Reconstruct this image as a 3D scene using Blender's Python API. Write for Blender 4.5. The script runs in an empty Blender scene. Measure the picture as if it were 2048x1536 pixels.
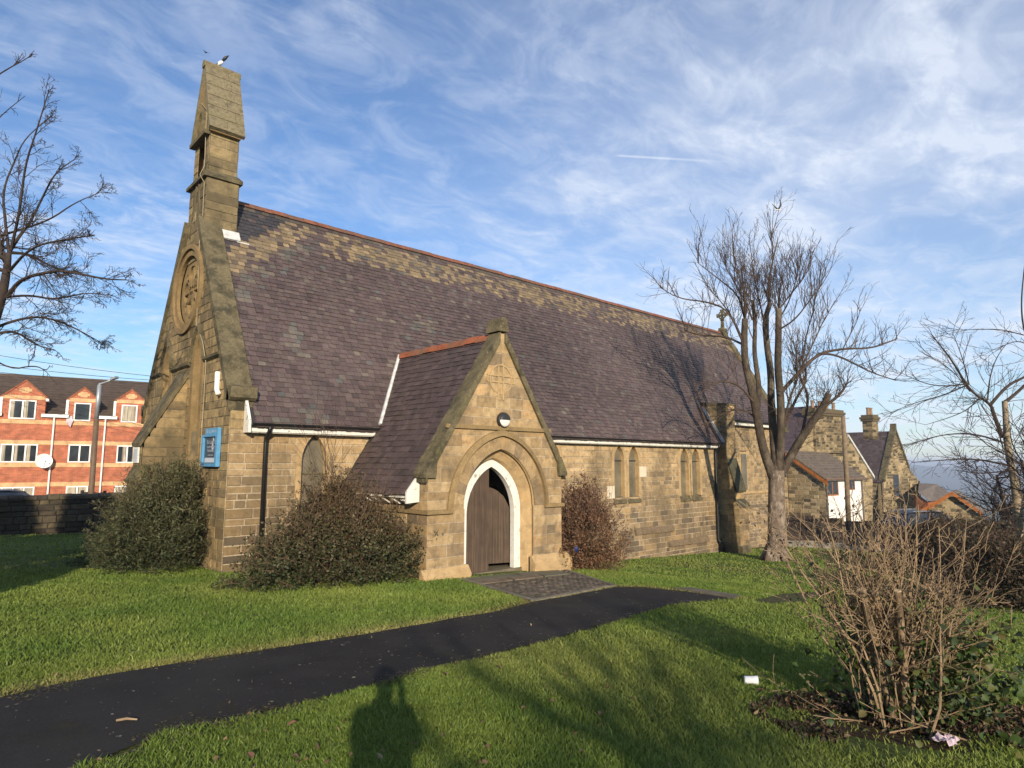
import bpy, math, random
import numpy as np
from mathutils import Vector, Matrix

# ------------------------------------------------------------------ camera, sky, sun, exposure
SC = bpy.context.scene
COL = SC.collection
F, YAW, PIT, ROL = 1285.546, 42.802, 6.977, 0.169
CAM = np.array([-4.714, -13.581, 2.2])
SUN_EL, SUN_AZ = 17.0, 212.5          # degrees; azimuth of the sun clockwise from +Y

def _axes():
    y, p, r = [math.radians(a) for a in (YAW, PIT, ROL)]
    fw = np.array([math.sin(y)*math.cos(p), math.cos(y)*math.cos(p), math.sin(p)])
    rt = np.array([math.cos(y), -math.sin(y), 0]); up = np.cross(rt, fw)
    return rt*math.cos(r)+up*math.sin(r), -rt*math.sin(r)+up*math.cos(r), fw
RT, UP, FW = _axes()
cam = bpy.data.cameras.new('camera'); camo = bpy.data.objects.new('camera', cam); COL.objects.link(camo)
cam.sensor_width = 36; cam.lens = F/2048*36; cam.clip_start = 0.05; cam.clip_end = 20000
camo.matrix_world = Matrix(((RT[0], UP[0], -FW[0], CAM[0]), (RT[1], UP[1], -FW[1], CAM[1]), (RT[2], UP[2], -FW[2], CAM[2]), (0, 0, 0, 1)))
SC.camera = camo
SC.view_settings.view_transform = 'Standard'; SC.view_settings.look = 'None'
SC.view_settings.gamma = 1; SC.view_settings.exposure = 0.22
SC.cycles.max_bounces = 6

def build_world():
    w = bpy.data.worlds.new('World'); SC.world = w; w.use_nodes = True
    nt = w.node_tree; N = nt.nodes; L = nt.links; N.clear()
    out = N.new('ShaderNodeOutputWorld'); bg = N.new('ShaderNodeBackground'); bg.inputs[1].default_value = 0.118
    sky = N.new('ShaderNodeTexSky'); sky.sky_type = 'NISHITA'; sky.sun_disc = False
    sky.sun_elevation = math.radians(SUN_EL); sky.sun_rotation = math.radians(SUN_AZ)
    sky.air_density = 1.15; sky.dust_density = 0.1; sky.ozone_density = 3.0
    tc = N.new('ShaderNodeTexCoord'); sep = N.new('ShaderNodeSeparateXYZ'); L.new(tc.outputs['Generated'], sep.inputs[0])
    def math_(op, a, b=None, c=None, clamp=False):
        n = N.new('ShaderNodeMath'); n.operation = op; n.use_clamp = clamp
        for i, x in enumerate((a, b, c)):
            if x is None: continue
            if isinstance(x, (int, float)): n.inputs[i].default_value = x
            else: L.new(x, n.inputs[i])
        return n.outputs[0]
    zz = math_('ADD', math_('MAXIMUM', sep.outputs[2], 0.0), 0.10)
    px = math_('DIVIDE', sep.outputs[0], zz); py = math_('DIVIDE', sep.outputs[1], zz)
    comb = N.new('ShaderNodeCombineXYZ'); L.new(px, comb.inputs[0]); L.new(py, comb.inputs[1])
    def noise(scale, det, rough, loc, rot, stretch, dist=0.0):
        mp = N.new('ShaderNodeMapping'); mp.inputs['Location'].default_value = loc
        mp.inputs['Rotation'].default_value = (0, 0, rot); mp.inputs['Scale'].default_value = stretch
        L.new(comb.outputs[0], mp.inputs[0])
        n = N.new('ShaderNodeTexNoise'); n.inputs['Scale'].default_value = scale; n.inputs['Detail'].default_value = det
        n.inputs['Roughness'].default_value = rough; n.inputs['Distortion'].default_value = dist
        L.new(mp.outputs[0], n.inputs['Vector']); return n.outputs[0]
    def ramp(x, a, b):
        m = N.new('ShaderNodeMapRange'); m.interpolation_type = 'SMOOTHSTEP'
        m.inputs[1].default_value = a; m.inputs[2].default_value = b
        L.new(x, m.inputs[0]); return m.outputs[0]
    big = ramp(noise(0.75, 3, .5, (3.1, 1.7, 0), 0.5, (1, 1.0, 1)), .36, .64)
    fine = ramp(noise(2.9, 9, .60, (0.4, 2.2, 0), -0.5, (.85, 1.2, 1), .8), .40, .68)
    wisp = ramp(noise(9.5, 7, .62, (5.0, 0.2, 0), -0.6, (.6, 1.35, 1), .5), .40, .66)
    # cover thickens towards the right of the view and thins out to the left
    az = math_('SUBTRACT', math_('MULTIPLY', sep.outputs[0], 1.0), math_('MULTIPLY', sep.outputs[1], 0.55))
    side = ramp(az, -.15, .75)
    low = ramp(sep.outputs[2], .36, .02)
    puff = math_('MULTIPLY', fine, math_('ADD', math_('MULTIPLY', wisp, .55), .45))
    amt = math_('MULTIPLY', puff, math_('ADD', math_('MULTIPLY', big, .75), .25))
    veil = math_('MULTIPLY', side, math_('ADD', math_('MULTIPLY', big, .45), .40))
    amt = math_('ADD', math_('MULTIPLY', amt, .78), math_('MULTIPLY', veil, .66), None, True)
    amt = math_('ADD', amt, math_('MULTIPLY', low, .05), None, True)
    amt = math_('ADD', amt, math_('MULTIPLY', ramp(noise(5.2, 9, .62, (7.3, 4.2, 0), -0.75, (.85, 1.2, 1), .9), .40, .68), .24), None, True)
    amt = math_('MULTIPLY', math_('ADD', amt, .05), .80)
    # contrail: a thin streak across the sky
    return locals()
W = build_world()
def finish_world():
    N, L, amt, math_, sep = W['N'], W['L'], W['amt'], W['math_'], W['sep']
    def dirv(u, v):
        d = FW+RT*(u-1024)/F-UP*(v-768)/F; return d/np.linalg.norm(d)
    def streak(a, b, width, strength):
        d0, d1 = dirv(*a), dirv(*b); n = np.cross(d0, d1); n /= np.linalg.norm(n)
        t = d1-d0; ln = float(np.linalg.norm(t)); t /= ln
        def dot(vec):
            vm = N.new('ShaderNodeVectorMath'); vm.operation = 'DOT_PRODUCT'
            L.new(W['tc'].outputs['Generated'], vm.inputs[0]); vm.inputs[1].default_value = tuple(vec); return vm.outputs['Value']
        off = math_('ABSOLUTE', dot(n)); m = N.new('ShaderNodeMapRange'); m.interpolation_type = 'SMOOTHSTEP'
        m.inputs[1].default_value = width; m.inputs[2].default_value = 0.0; L.new(off, m.inputs[0])
        al = math_('SUBTRACT', dot(t), float(d0@t))
        def rr(x, a_, b_):
            q = N.new('ShaderNodeMapRange'); q.interpolation_type = 'SMOOTHSTEP'
            q.inputs[1].default_value = a_; q.inputs[2].default_value = b_; L.new(x, q.inputs[0]); return q.outputs[0]
        return math_('MULTIPLY', math_('MULTIPLY', math_('MULTIPLY', m.outputs[0], rr(al, -.004, .01)), rr(al, ln, ln*.3)), strength)
    amt2 = math_('ADD', amt, streak((1232, 311), (1500, 327), .0026, .33), None, True)
    amt2 = math_('ADD', amt2, streak((1215, 402), (1420, 318), .012, .16), None, True)
    mix = N.new('ShaderNodeMix'); mix.data_type = 'RGBA'
    L.new(amt2, mix.inputs['Factor']); tint = N.new('ShaderNodeMix'); tint.data_type = 'RGBA'; tint.blend_type = 'MULTIPLY'; tint.inputs['Factor'].default_value = 1
    L.new(W['sky'].outputs[0], tint.inputs['A']); tint.inputs['B'].default_value = (.80, .97, 1.22, 1); L.new(tint.outputs['Result'], mix.inputs['A'])
    mix.inputs['B'].default_value = (6.2, 6.7, 7.6, 1)
    L.new(mix.outputs['Result'], W['bg'].inputs[0]); L.new(W['bg'].outputs[0], W['out'].inputs[0])
finish_world()

sun = bpy.data.lights.new('sun', 'SUN'); suno = bpy.data.objects.new('sun', sun); COL.objects.link(suno)
sun.energy = 5.0; sun.angle = math.radians(0.53); sun.color = (1.0, 0.86, 0.66)
_a, _e = math.radians(SUN_AZ), math.radians(SUN_EL)
TOSUN = np.array([math.sin(_a)*math.cos(_e), math.cos(_a)*math.cos(_e), math.sin(_e)])
suno.rotation_euler = Vector(TOSUN).to_track_quat('Z', 'Y').to_euler()
suno.location = (-20, -30, 30)

# ------------------------------------------------------------------ helpers
rng = np.random.default_rng(7)
random.seed(7)
def ray(u, v): return FW+RT*(u-1024)/F-UP*(v-768)/F
def at(u, v, d): return CAM+ray(u, v)*d                       # point at forward distance d
def on(u, v, n, p):                                           # point on the plane through p with normal n
    d = ray(u, v); n = np.array(n, float); return CAM+d*((n@(np.array(p, float)-CAM))/(n@d))
def ss(a, b, x):
    t = np.clip((np.asarray(x, float)-a)/(b-a), 0, 1); return t*t*(3-2*t)
def gz(x, y):
    x = np.asarray(x, float); y = np.asarray(y, float)
    xc = np.clip(x, -60, 60); yc = np.clip(y, -60, 60)
    z = -.05*xc-.027*yc-.35*ss(5, 13, x)-2.0*ss(24, 45, x)-75*ss(75, 700, x+.15*y)
    return z
def ground(u, v):
    p = on(u, v, (0.05, 0.027, 1), (0, 0, 0))
    for _ in range(40):
        q = on(u, v, (0, 0, 1), (0, 0, float(gz(p[0], p[1])))); p = .5*p+.5*q
    p[2] = gz(p[0], p[1]); return p
def hash2(i, j, s=0):
    n = (i*374761393+j*668265263+s*982451653) & 0xffffffff
    n = ((n ^ (n >> 13))*1274126177) & 0xffffffff
    return ((n ^ (n >> 16)) & 0xffff)/65535.
def vnoise(x, y, s=0):
    x = np.asarray(x, float); y = np.asarray(y, float)
    i = np.floor(x).astype(np.int64); j = np.floor(y).astype(np.int64); fx = x-i; fy = y-j
    fx = fx*fx*(3-2*fx); fy = fy*fy*(3-2*fy)
    a, b, c, d = hash2(i, j, s), hash2(i+1, j, s), hash2(i, j+1, s), hash2(i+1, j+1, s)
    return (a*(1-fx)+b*fx)*(1-fy)+(c*(1-fx)+d*fx)*fy

class MB:
    """collects faces (with one colour each) and links them as one mesh object"""
    def __init__(s): s.v = []; s.f = []; s.c = []
    def add(s, vs, fs, col=None):
        o = len(s.v); s.v.extend([tuple(map(float, p)) for p in vs])
        s.f.extend([tuple(i+o for i in f) for f in fs])
        s.c.extend([col]*len(fs)); return s
    def box(s, x0, x1, y0, y1, z0, z1, col=None):
        return s.obox((x0, y0, z0), (x1-x0, 0, 0), (0, y1-y0, 0), (0, 0, z1-z0), col)
    def obox(s, o, a, b, c, col=None):
        o, a, b, c = [np.array(q, float) for q in (o, a, b, c)]
        vs = [o, o+a, o+a+b, o+b, o+c, o+a+c, o+a+b+c, o+b+c]
        return s.add(vs, [(0, 3, 2, 1), (4, 5, 6, 7), (0, 1, 5, 4), (1, 2, 6, 5), (2, 3, 7, 6), (3, 0, 4, 7)], col)
    def prism(s, poly, vec, col=None):
        n = len(poly); vec = np.array(vec, float); P = [np.array(p, float) for p in poly]
        vs = P+[p+vec for p in P]
        fs = [tuple(range(n-1, -1, -1)), tuple(range(n, 2*n))]+[(i, (i+1) % n, n+(i+1) % n, n+i) for i in range(n)]
        return s.add(vs, fs, col)
    def tube(s, pts, rad, k=6, cap=True, col=None):
        P = np.array(pts, float); m = len(P)
        R = np.full(m, rad, float) if np.isscalar(rad) else np.array(rad, float)
        T = np.gradient(P, axis=0) if m > 2 else np.array([P[1]-P[0]]*2)
        T /= np.linalg.norm(T, axis=1)[:, None]+1e-12
        u = np.cross(T[0], (0.31, 0.17, .93));
        if np.linalg.norm(u) < .05: u = np.cross(T[0], (1, 0, 0))
        vs = []
        an = np.arange(k)*2*math.pi/k; ca, sa = np.cos(an), np.sin(an)
        for i in range(m):
            u = u-T[i]*(u@T[i]); u = u/(np.linalg.norm(u)+1e-12); w = np.cross(T[i], u)
            vs.extend((P[i]+R[i]*(ca[:, None]*u+sa[:, None]*w)).tolist())
        fs = []
        for i in range(m-1):
            for j in range(k):
                a = i*k+j; b = i*k+(j+1) % k; fs.append((a, b, b+k, a+k))
        if cap: fs.append(tuple(range(k-1, -1, -1))); fs.append(tuple(range((m-1)*k, m*k)))
        o = len(s.v); s.v.extend(map(tuple, vs)); s.f.extend([tuple(i+o for i in f) for f in fs]); s.c.extend([col]*len(fs)); return s
    def lathe(s, c, prof, k=16, axis=(0, 0, 1), col=None):
        ax = np.array(axis, float); ax /= np.linalg.norm(ax); u = np.cross(ax, (0.3, .9, .2)); u /= np.linalg.norm(u); w = np.cross(ax, u)
        vs = []; fs = []
        for r, h in prof:
            for j in range(k):
                t = 2*math.pi*j/k; vs.append(np.array(c)+ax*h+r*(math.cos(t)*u+math.sin(t)*w))
        for i in range(len(prof)-1):
            for j in range(k): a = i*k+j; b = i*k+(j+1) % k; fs.append((a, b, b+k, a+k))
        fs.append(tuple(range(k-1, -1, -1))); fs.append(tuple(range((len(prof)-1)*k, len(prof)*k)))
        return s.add(vs, fs, col)
    def build(s, name, mat, parent=None, smooth=False, loc=None):
        me = bpy.data.meshes.new(name); me.from_pydata(s.v, [], s.f)
        if any(c is not None for c in s.c):
            arr = np.ones((len(s.f), 4), np.float32)
            arr[:, :3] = [(c if c is not None else (.3, .3, .3)) for c in s.c]
            at_ = me.attributes.new('Col', 'FLOAT_COLOR', 'FACE'); at_.data.foreach_set('color', arr.ravel())
        me.materials.append(mat)
        if smooth: me.polygons.foreach_set('use_smooth', [True]*len(me.polygons))
        o = bpy.data.objects.new(name, me); COL.objects.link(o)
        if parent is not None:
            o.parent = parent
            if loc is None: o.location = -np.array(parent_world(parent))
        if loc is not None: o.location = loc
        return o
def parent_world(p):
    # things that are built in world coordinates keep an identity frame below their Empty
    x = np.array(p.location, float)
    while p.parent is not None: p = p.parent; x = x+np.array(p.location, float)
    return x
def raw_mesh(name, V, faces_flat, n_per, mat, colors=None, parent=None):
    me = bpy.data.meshes.new(name); nv = len(V); nf = len(faces_flat)//n_per
    me.vertices.add(nv); me.vertices.foreach_set('co', np.asarray(V, np.float32).ravel())
    me.loops.add(nf*n_per); me.loops.foreach_set('vertex_index', np.asarray(faces_flat, np.int32))
    me.polygons.add(nf); me.polygons.foreach_set('loop_start', np.arange(0, nf*n_per, n_per, dtype=np.int32))
    if colors is not None:
        arr = np.ones((nf, 4), np.float32); arr[:, :3] = colors
        a = me.attributes.new('Col', 'FLOAT_COLOR', 'FACE'); a.data.foreach_set('color', arr.ravel())
    me.update(calc_edges=True); me.materials.append(mat)
    o = bpy.data.objects.new(name, me); COL.objects.link(o)
    if parent is not None: o.parent = parent; o.location = -parent_world(parent)
    return o
def tag(o, label=None, cat=None, group=None, kind=None):
    if label: o['label'] = label
    if cat: o['category'] = cat
    if group: o['group'] = group
    if kind: o['kind'] = kind
    return o
def thing(name, loc, label, cat, group=None):
    o = bpy.data.objects.new(name, None); COL.objects.link(o); o.location = tuple(map(float, loc)); o.empty_display_size = .3
    return tag(o, label, cat, group)
def sub(name, parent):                                        # an Empty part that parents its own sub-parts
    o = bpy.data.objects.new(name, None); COL.objects.link(o); o.parent = parent; o.location = -parent_world(parent); return o

# ------------------------------------------------------------------ materials
def material(name, color=None, rough=.85, n1=(6, .25), n2=None, bump=(40, .3, .01), attr=False, soot=None, spec=.3, transl=0, metal=0, dark=None, obj=True, vdirt=None, streak=None):
    m = bpy.data.materials.new(name); m.use_nodes = True; nt = m.node_tree; N = nt.nodes; L = nt.links
    b = N['Principled BSDF']; b.inputs['Roughness'].default_value = rough; b.inputs['Specular IOR Level'].default_value = spec
    b.inputs['Metallic'].default_value = metal
    tc = N.new('ShaderNodeTexCoord'); vec = tc.outputs['Object']
    if attr:
        a = N.new('ShaderNodeAttribute'); a.attribute_name = 'Col'; c = a.outputs['Color']
    else:
        r = N.new('ShaderNodeRGB'); r.outputs[0].default_value = (*color, 1); c = r.outputs[0]
    def noise(scale, det=5, rough_=.6, stretch=None):
        n = N.new('ShaderNodeTexNoise'); n.inputs['Scale'].default_value = scale; n.inputs['Detail'].default_value = det; n.inputs['Roughness'].default_value = rough_
        if stretch:
            mp = N.new('ShaderNodeMapping'); mp.inputs['Scale'].default_value = stretch; L.new(vec, mp.inputs[0]); L.new(mp.outputs[0], n.inputs['Vector'])
        else: L.new(vec, n.inputs['Vector'])
        return n.outputs[0]
    def rng_(x, a0, a1, b0, b1):
        q = N.new('ShaderNodeMapRange'); q.inputs[1].default_value = a0; q.inputs[2].default_value = a1; q.inputs[3].default_value = b0; q.inputs[4].default_value = b1
        L.new(x, q.inputs[0]); return q.outputs[0]
    def mixc(fac, A, B, mode='MIX'):
        q = N.new('ShaderNodeMix'); q.data_type = 'RGBA'; q.blend_type = mode
        for sock, x in (('Factor', fac), ('A', A), ('B', B)):
            if isinstance(x, (int, float)): q.inputs[sock].default_value = x
            elif isinstance(x, tuple): q.inputs[sock].default_value = (*x, 1)
            else: L.new(x, q.inputs[sock])
        return q.outputs['Result']
    for nn in (n1, n2):
        if not nn: continue
        f = rng_(noise(nn[0]), .3, .7, 1-nn[1], 1+nn[1])
        vm = N.new('ShaderNodeVectorMath'); vm.operation = 'SCALE'; L.new(c, vm.inputs[0]); L.new(f, vm.inputs['Scale']); c = vm.outputs[0]
    if soot:      # (scale, lo, hi, colour, strength): weathering stains with a shape of their own
        sl = soot if isinstance(soot, list) else [soot]
        for so in sl:
            f = rng_(noise(so[0], 6, .65, so[5] if len(so) > 5 else None), so[1], so[2], 0, so[4]); c = mixc(f, c, so[3])
    L.new(c, b.inputs['Base Color'])
    if bump:
        bp = N.new('ShaderNodeBump'); bp.inputs['Strength'].default_value = bump[1]; bp.inputs['Distance'].default_value = bump[2]
        L.new(noise(bump[0], 6, .6, bump[3] if len(bump) > 3 else None), bp.inputs['Height']); L.new(bp.outputs[0], b.inputs['Normal'])
    if transl:
        tr = N.new('ShaderNodeBsdfTranslucent'); L.new(c, tr.inputs[0]); mx = N.new('ShaderNodeMixShader'); mx.inputs[0].default_value = transl
        L.new(b.outputs[0], mx.inputs[1]); L.new(tr.outputs[0], mx.inputs[2]); L.new(mx.outputs[0], N['Material Output'].inputs['Surface'])
    return m
def brick_material(name, c1, c2, mortar, bw=.225, bh=.075):
    m = bpy.data.materials.new(name); m.use_nodes = True; nt = m.node_tree; N = nt.nodes; L = nt.links; b = N['Principled BSDF']; b.inputs['Roughness'].default_value = .9
    tc = N.new('ShaderNodeTexCoord'); sp = N.new('ShaderNodeSeparateXYZ'); L.new(tc.outputs['Object'], sp.inputs[0])
    ad = N.new('ShaderNodeMath'); L.new(sp.outputs[0], ad.inputs[0]); L.new(sp.outputs[1], ad.inputs[1])
    cb = N.new('ShaderNodeCombineXYZ'); L.new(ad.outputs[0], cb.inputs[0]); L.new(sp.outputs[2], cb.inputs[1])
    br = N.new('ShaderNodeTexBrick'); L.new(cb.outputs[0], br.inputs['Vector']); br.inputs['Scale'].default_value = 1
    br.inputs['Color1'].default_value = (*c1, 1); br.inputs['Color2'].default_value = (*c2, 1); br.inputs['Mortar'].default_value = (*mortar, 1)
    br.inputs['Mortar Size'].default_value = .008; br.inputs['Brick Width'].default_value = bw; br.inputs['Row Height'].default_value = bh; br.inputs['Bias'].default_value = -.2
    n = N.new('ShaderNodeTexNoise'); n.inputs['Scale'].default_value = 2.5; n.inputs['Detail'].default_value = 6; L.new(tc.outputs['Object'], n.inputs['Vector'])
    q = N.new('ShaderNodeMapRange'); q.inputs[1].default_value = .3; q.inputs[2].default_value = .7; q.inputs[3].default_value = .7; q.inputs[4].default_value = 1.25; L.new(n.outputs[0], q.inputs[0])
    vm = N.new('ShaderNodeVectorMath'); vm.operation = 'SCALE'; L.new(br.outputs[0], vm.inputs[0]); L.new(q.outputs[0], vm.inputs['Scale']); L.new(vm.outputs[0], b.inputs['Base Color'])
    return m

SOOT = [(.55, .49, .64, (.115, .09, .06), .62), (3.2, .52, .66, (.12, .09, .055), .55), (1.6, .54, .70, (.10, .08, .055), .5, (1, 1, .22)), (1.0, .56, .72, (.42, .25, .10), .35), (.9, .6, .8, (.13, .13, .065), .35, (1, 1, .25))]
M_SAND = material('sandstone_masonry', attr=True, n1=(9, .20), n2=(45, .14), soot=SOOT, bump=(28, .55, .02), rough=.92, spec=.15)
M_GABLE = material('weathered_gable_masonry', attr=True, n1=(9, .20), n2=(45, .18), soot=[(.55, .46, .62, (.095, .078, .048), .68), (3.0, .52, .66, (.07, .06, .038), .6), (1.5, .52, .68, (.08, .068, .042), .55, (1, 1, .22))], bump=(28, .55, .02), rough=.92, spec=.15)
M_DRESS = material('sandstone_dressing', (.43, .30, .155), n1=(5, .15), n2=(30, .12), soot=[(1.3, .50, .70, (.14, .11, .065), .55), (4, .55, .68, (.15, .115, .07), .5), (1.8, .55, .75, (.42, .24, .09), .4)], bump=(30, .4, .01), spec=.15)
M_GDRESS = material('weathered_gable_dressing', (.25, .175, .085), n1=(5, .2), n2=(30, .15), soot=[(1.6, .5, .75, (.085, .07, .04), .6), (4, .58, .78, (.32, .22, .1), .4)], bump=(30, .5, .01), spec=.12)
M_LEDGE = material('sooty_ledge_stone', (.17, .125, .08), n1=(6, .25), n2=(30, .2), bump=(30, .5, .01), spec=.12)
M_BCROOF = material('lichened_stone_slabs', (.22, .185, .115), n1=(5, .3), n2=(20, .3), soot=[(5, .5, .64, (.075, .065, .045), .75), (2, .52, .7, (.17, .16, .07), .5)], bump=(16, .8, .03), spec=.12)
M_DKCOPE = material('dark_mossy_slab', (.075, .07, .045), n1=(4, .3), n2=(24, .25), bump=(22, .7, .02), spec=.12)
M_COPE = material('mossy_coping_stone', (.135, .112, .066), n1=(4, .3), n2=(24, .25), soot=[(2.6, .48, .62, (.048, .044, .030), .8), (1.1, .55, .75, (.13, .125, .035), .5), (9, .56, .66, (.21, .175, .10), .55)], bump=(22, .7, .02), spec=.12)
M_SLATE = material('roof_slate', attr=True, n1=(5, .18), n2=(40, .15), soot=[(1.1, .6, .8, (.045, .04, .042), .5, (1, 1, .18))], bump=(30, .35, .006), rough=.62, spec=.4)
M_RIDGE = material('dulled_ridge_tiles', (.20, .078, .045), n1=(6, .35), n2=(30, .2), soot=[(.8, .45, .62, (.10, .075, .055), .9), (4, .55, .7, (.16, .14, .10), .5)], bump=(30, .5, .01))
M_TERRA = material('terracotta_ridge', (.30, .095, .045), n1=(6, .3), soot=(1.2, .48, .66, (.13, .095, .06), .85), bump=(30, .4, .01))
M_WHITE = material('flaking_white_paint', (.72, .70, .64), n1=(5, .08), soot=[(7, .60, .66, (.24, .19, .13), .8), (18, .62, .66, (.14, .11, .08), .8), (1.5, .5, .75, (.42, .38, .30), .5)], bump=(30, .4, .008), rough=.6)
M_LEAD = material('whitened_lead', (.55, .55, .53), n1=(6, .25), soot=(9, .58, .7, (.12, .12, .12), .6), rough=.6)
M_BLACK = material('black_gutter_paint', (.012, .012, .013), n1=(8, .3), rough=.4, bump=None, spec=.5)
M_DOOR = material('weathered_brown_boards', (.078, .052, .036), n1=(3, .25), soot=[(2.2, .5, .75, (.20, .15, .10), .6, (14, 14, .5)), (30, .69, .74, (.4, .36, .3), .6)], bump=(12, .5, .008, (10, 10, .4)), rough=.8)
M_PANE = material('polycarbonate_window_sheet', (.145, .125, .085), n1=(2.5, .3), soot=(1.6, .5, .8, (.25, .22, .16), .5, (1, 1, .3)), rough=.35, bump=None, spec=.5)
M_GLASS = material('dark_window_glass', (.03, .035, .04), n1=(2, .4), rough=.08, bump=None, spec=.8)
M_BLIND = material('pale_blinds', (.42, .36, .27), n1=(1.5, .3), soot=(2, .5, .6, (.1, .09, .08), .8, (8, 8, .2)), rough=.6, bump=None)
M_UPVC = material('white_upvc', (.80, .79, .76), n1=(3, .05), rough=.35, bump=None)
M_RED = brick_material('red_brickwork', (.47, .125, .055), (.30, .07, .035), (.34, .21, .14))
M_BUFF = brick_material('buff_brickwork', (.68, .41, .20), (.58, .33, .15), (.45, .33, .2), .075, .225)
M_TILE = material('brown_concrete_tiles', (.085, .062, .047), n1=(3, .25), bump=(30, .3, .01))
M_GREYTILE = material('grey_concrete_tiles', (.16, .13, .105), n1=(3, .3), n2=(14, .2), bump=(30, .4, .01))
M_GSTONE = material('dark_boundary_stone', attr=True, n1=(7, .3), n2=(40, .2), soot=(1.2, .45, .7, (.045, .042, .03), .6), bump=(20, .8, .03), spec=.12)
M_HOUSE = material('house_stone', attr=True, n1=(7, .25), n2=(40, .15), soot=(1.0, .55, .75, (.06, .05, .035), .5), bump=(20, .6, .03), spec=.12)
M_RENDER = material('white_render', (.74, .72, .68), n1=(2, .06), soot=(3, .64, .76, (.4, .38, .33), .5), bump=(60, .3, .004))
M_ORANGE = material('orange_stained_timber', (.33, .115, .03), n1=(4, .25), bump=None, rough=.5)
M_FENCE = material('dark_stained_fence_boards', (.045, .032, .026), n1=(6, .35), bump=(20, .5, .01, (6, 6, .4)))
M_POLE = material('grey_wood_pole', (.20, .145, .09), n1=(5, .3), bump=(20, .5, .01, (6, 6, .3)))
M_GALV = material('galvanised_steel', (.36, .38, .40), n1=(4, .15), rough=.45, metal=.4, bump=None)
M_RUST = material('brown_lamp_paint', (.14, .095, .06), n1=(4, .3), rough=.6, bump=None)
M_BARK = material('sycamore_bark', (.165, .125, .095), n1=(5, .35), n2=(22, .35), soot=[(7, .5, .58, (.33, .27, .21), .75, (1, 1, .55)), (4, .55, .65, (.07, .055, .04), .7), (.8, .5, .8, (.10, .09, .05), .4)], bump=(14, .9, .03, (1, 1, .35)), spec=.1)
M_LIMB = material('rough_limb_bark', (.078, .060, .045), n1=(5, .35), n2=(22, .3), soot=[(2.5, .5, .65, (.20, .165, .12), .6, (1, 1, .5)), (1.2, .5, .75, (.05, .045, .03), .6)], bump=(14, 1.0, .04, (1, 1, .35)), spec=.1)
M_BRANCH = material('branch_bark', (.080, .058, .045), n1=(4, .35), bump=(20, .5, .01), spec=.1)
M_DARKBARK = material('dark_branch_bark', (.055, .042, .036), n1=(4, .35), bump=(20, .5, .01), spec=.1)
M_BIRCH = material('silvery_trunk_bark', (.30, .24, .17), n1=(4, .3), soot=[(4, .52, .62, (.05, .042, .03), .8, (1, 1, 3)), (1, .5, .7, (.1, .1, .05), .5)], bump=(20, .7, .02), spec=.15)
M_STEM = material('tan_shrub_stems', (.285, .20, .12), n1=(6, .4), soot=(5, .5, .7, (.13, .10, .06), .7), bump=(25, .4, .005), spec=.15)
M_STUMP = material('rough_stump_bark', (.20, .14, .085), n1=(8, .4), n2=(40, .3), soot=[(12, .5, .62, (.08, .06, .04), .8, (1, 1, .5)), (6, .56, .7, (.28, .22, .15), .6)], bump=(30, 1.0, .012, (1, 1, .5)), spec=.1)
M_CUT = material('pale_cut_wood', (.50, .38, .24), n1=(14, .25), bump=(20, .4, .005))
M_LEAF = material('leaf_foliage', attr=True, n1=(3, .1), bump=None, rough=.55, transl=.25, spec=.35)
M_GRASS = material('grass_blades', attr=True, n1=(1.2, .15), bump=None, rough=.5, transl=.35, spec=.3)
M_SOIL = material('grass_soil', (.085, .105, .032), n1=(2.5, .35), n2=(14, .3), bump=(30, .6, .03), spec=.1)
M_EARTH = material('bare_brown_earth', (.050, .034, .021), n1=(4, .35), n2=(25, .4), bump=(40, .8, .03), spec=.1)
M_FIELD = material('field_ground', (.085, .10, .036), n1=(.05, .5), n2=(.9, .3), bump=None, spec=.1)
M_TARMAC = material('wet_dark_tarmac', (.026, .0225, .0205), n1=(2.0, .25), n2=(60, .35), soot=[(.9, .5, .7, (.040, .037, .032), .7), (1.7, .58, .74, (.045, .042, .014), .6), (90, .62, .70, (.10, .09, .08), .8)], bump=(140, .8, .007), rough=.85, spec=.2)
M_ROAD = material('street_tarmac', (.05, .05, .052), n1=(2, .2), bump=(80, .4, .005))
M_FLAG = material('flagstone', (.15, .125, .085), n1=(3, .3), n2=(20, .2), soot=(1.4, .5, .7, (.06, .055, .03), .7), bump=(40, .5, .01))
M_KERB = material('grey_concrete', (.22, .205, .18), n1=(3, .25), n2=(20, .2), soot=(1.5, .5, .7, (.10, .10, .07), .6), bump=(40, .4, .01))
M_PAVER = material('mossy_block_pavers', attr=True, n1=(6, .25), n2=(30, .2), soot=(1.2, .5, .7, (.05, .05, .022), .6), bump=(50, .6, .01))
M_MOSS = material('moss', (.06, .055, .012), n1=(8, .4), bump=(40, .8, .02))
M_BLUE = material('blue_board_paint', (.10, .29, .50), n1=(6, .15), rough=.5, bump=None)
M_NAVY = material('faded_navy_poster', (.035, .048, .075), n1=(4, .3), rough=.3, bump=None)
M_PALE = material('pale_lettering', (.50, .54, .60), n1=(8, .1), rough=.6, bump=None)
M_LAMPW = material('white_lamp_diffuser', (.75, .73, .66), n1=(4, .05), rough=.35, bump=None)
M_LAMPK = material('black_lamp_body', (.03, .03, .032), n1=(4, .1), rough=.45, bump=None)
M_IVORY = material('pale_replacement_stone', (.62, .53, .40), n1=(6, .1), bump=(40, .3, .004))
M_CABLE = material('pale_cable', (.34, .29, .19), n1=(4, .1), bump=None)
M_DARK = material('porch_shade_black', (.006, .005, .005), n1=(4, .1), bump=None)
M_PAINTK = material('black_car_paint', (.012, .013, .015), n1=(4, .05), rough=.45, bump=None, spec=.3)
M_PAINTR = material('maroon_car_paint', (.06, .010, .012), n1=(4, .1), rough=.3, bump=None, spec=.6)
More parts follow.
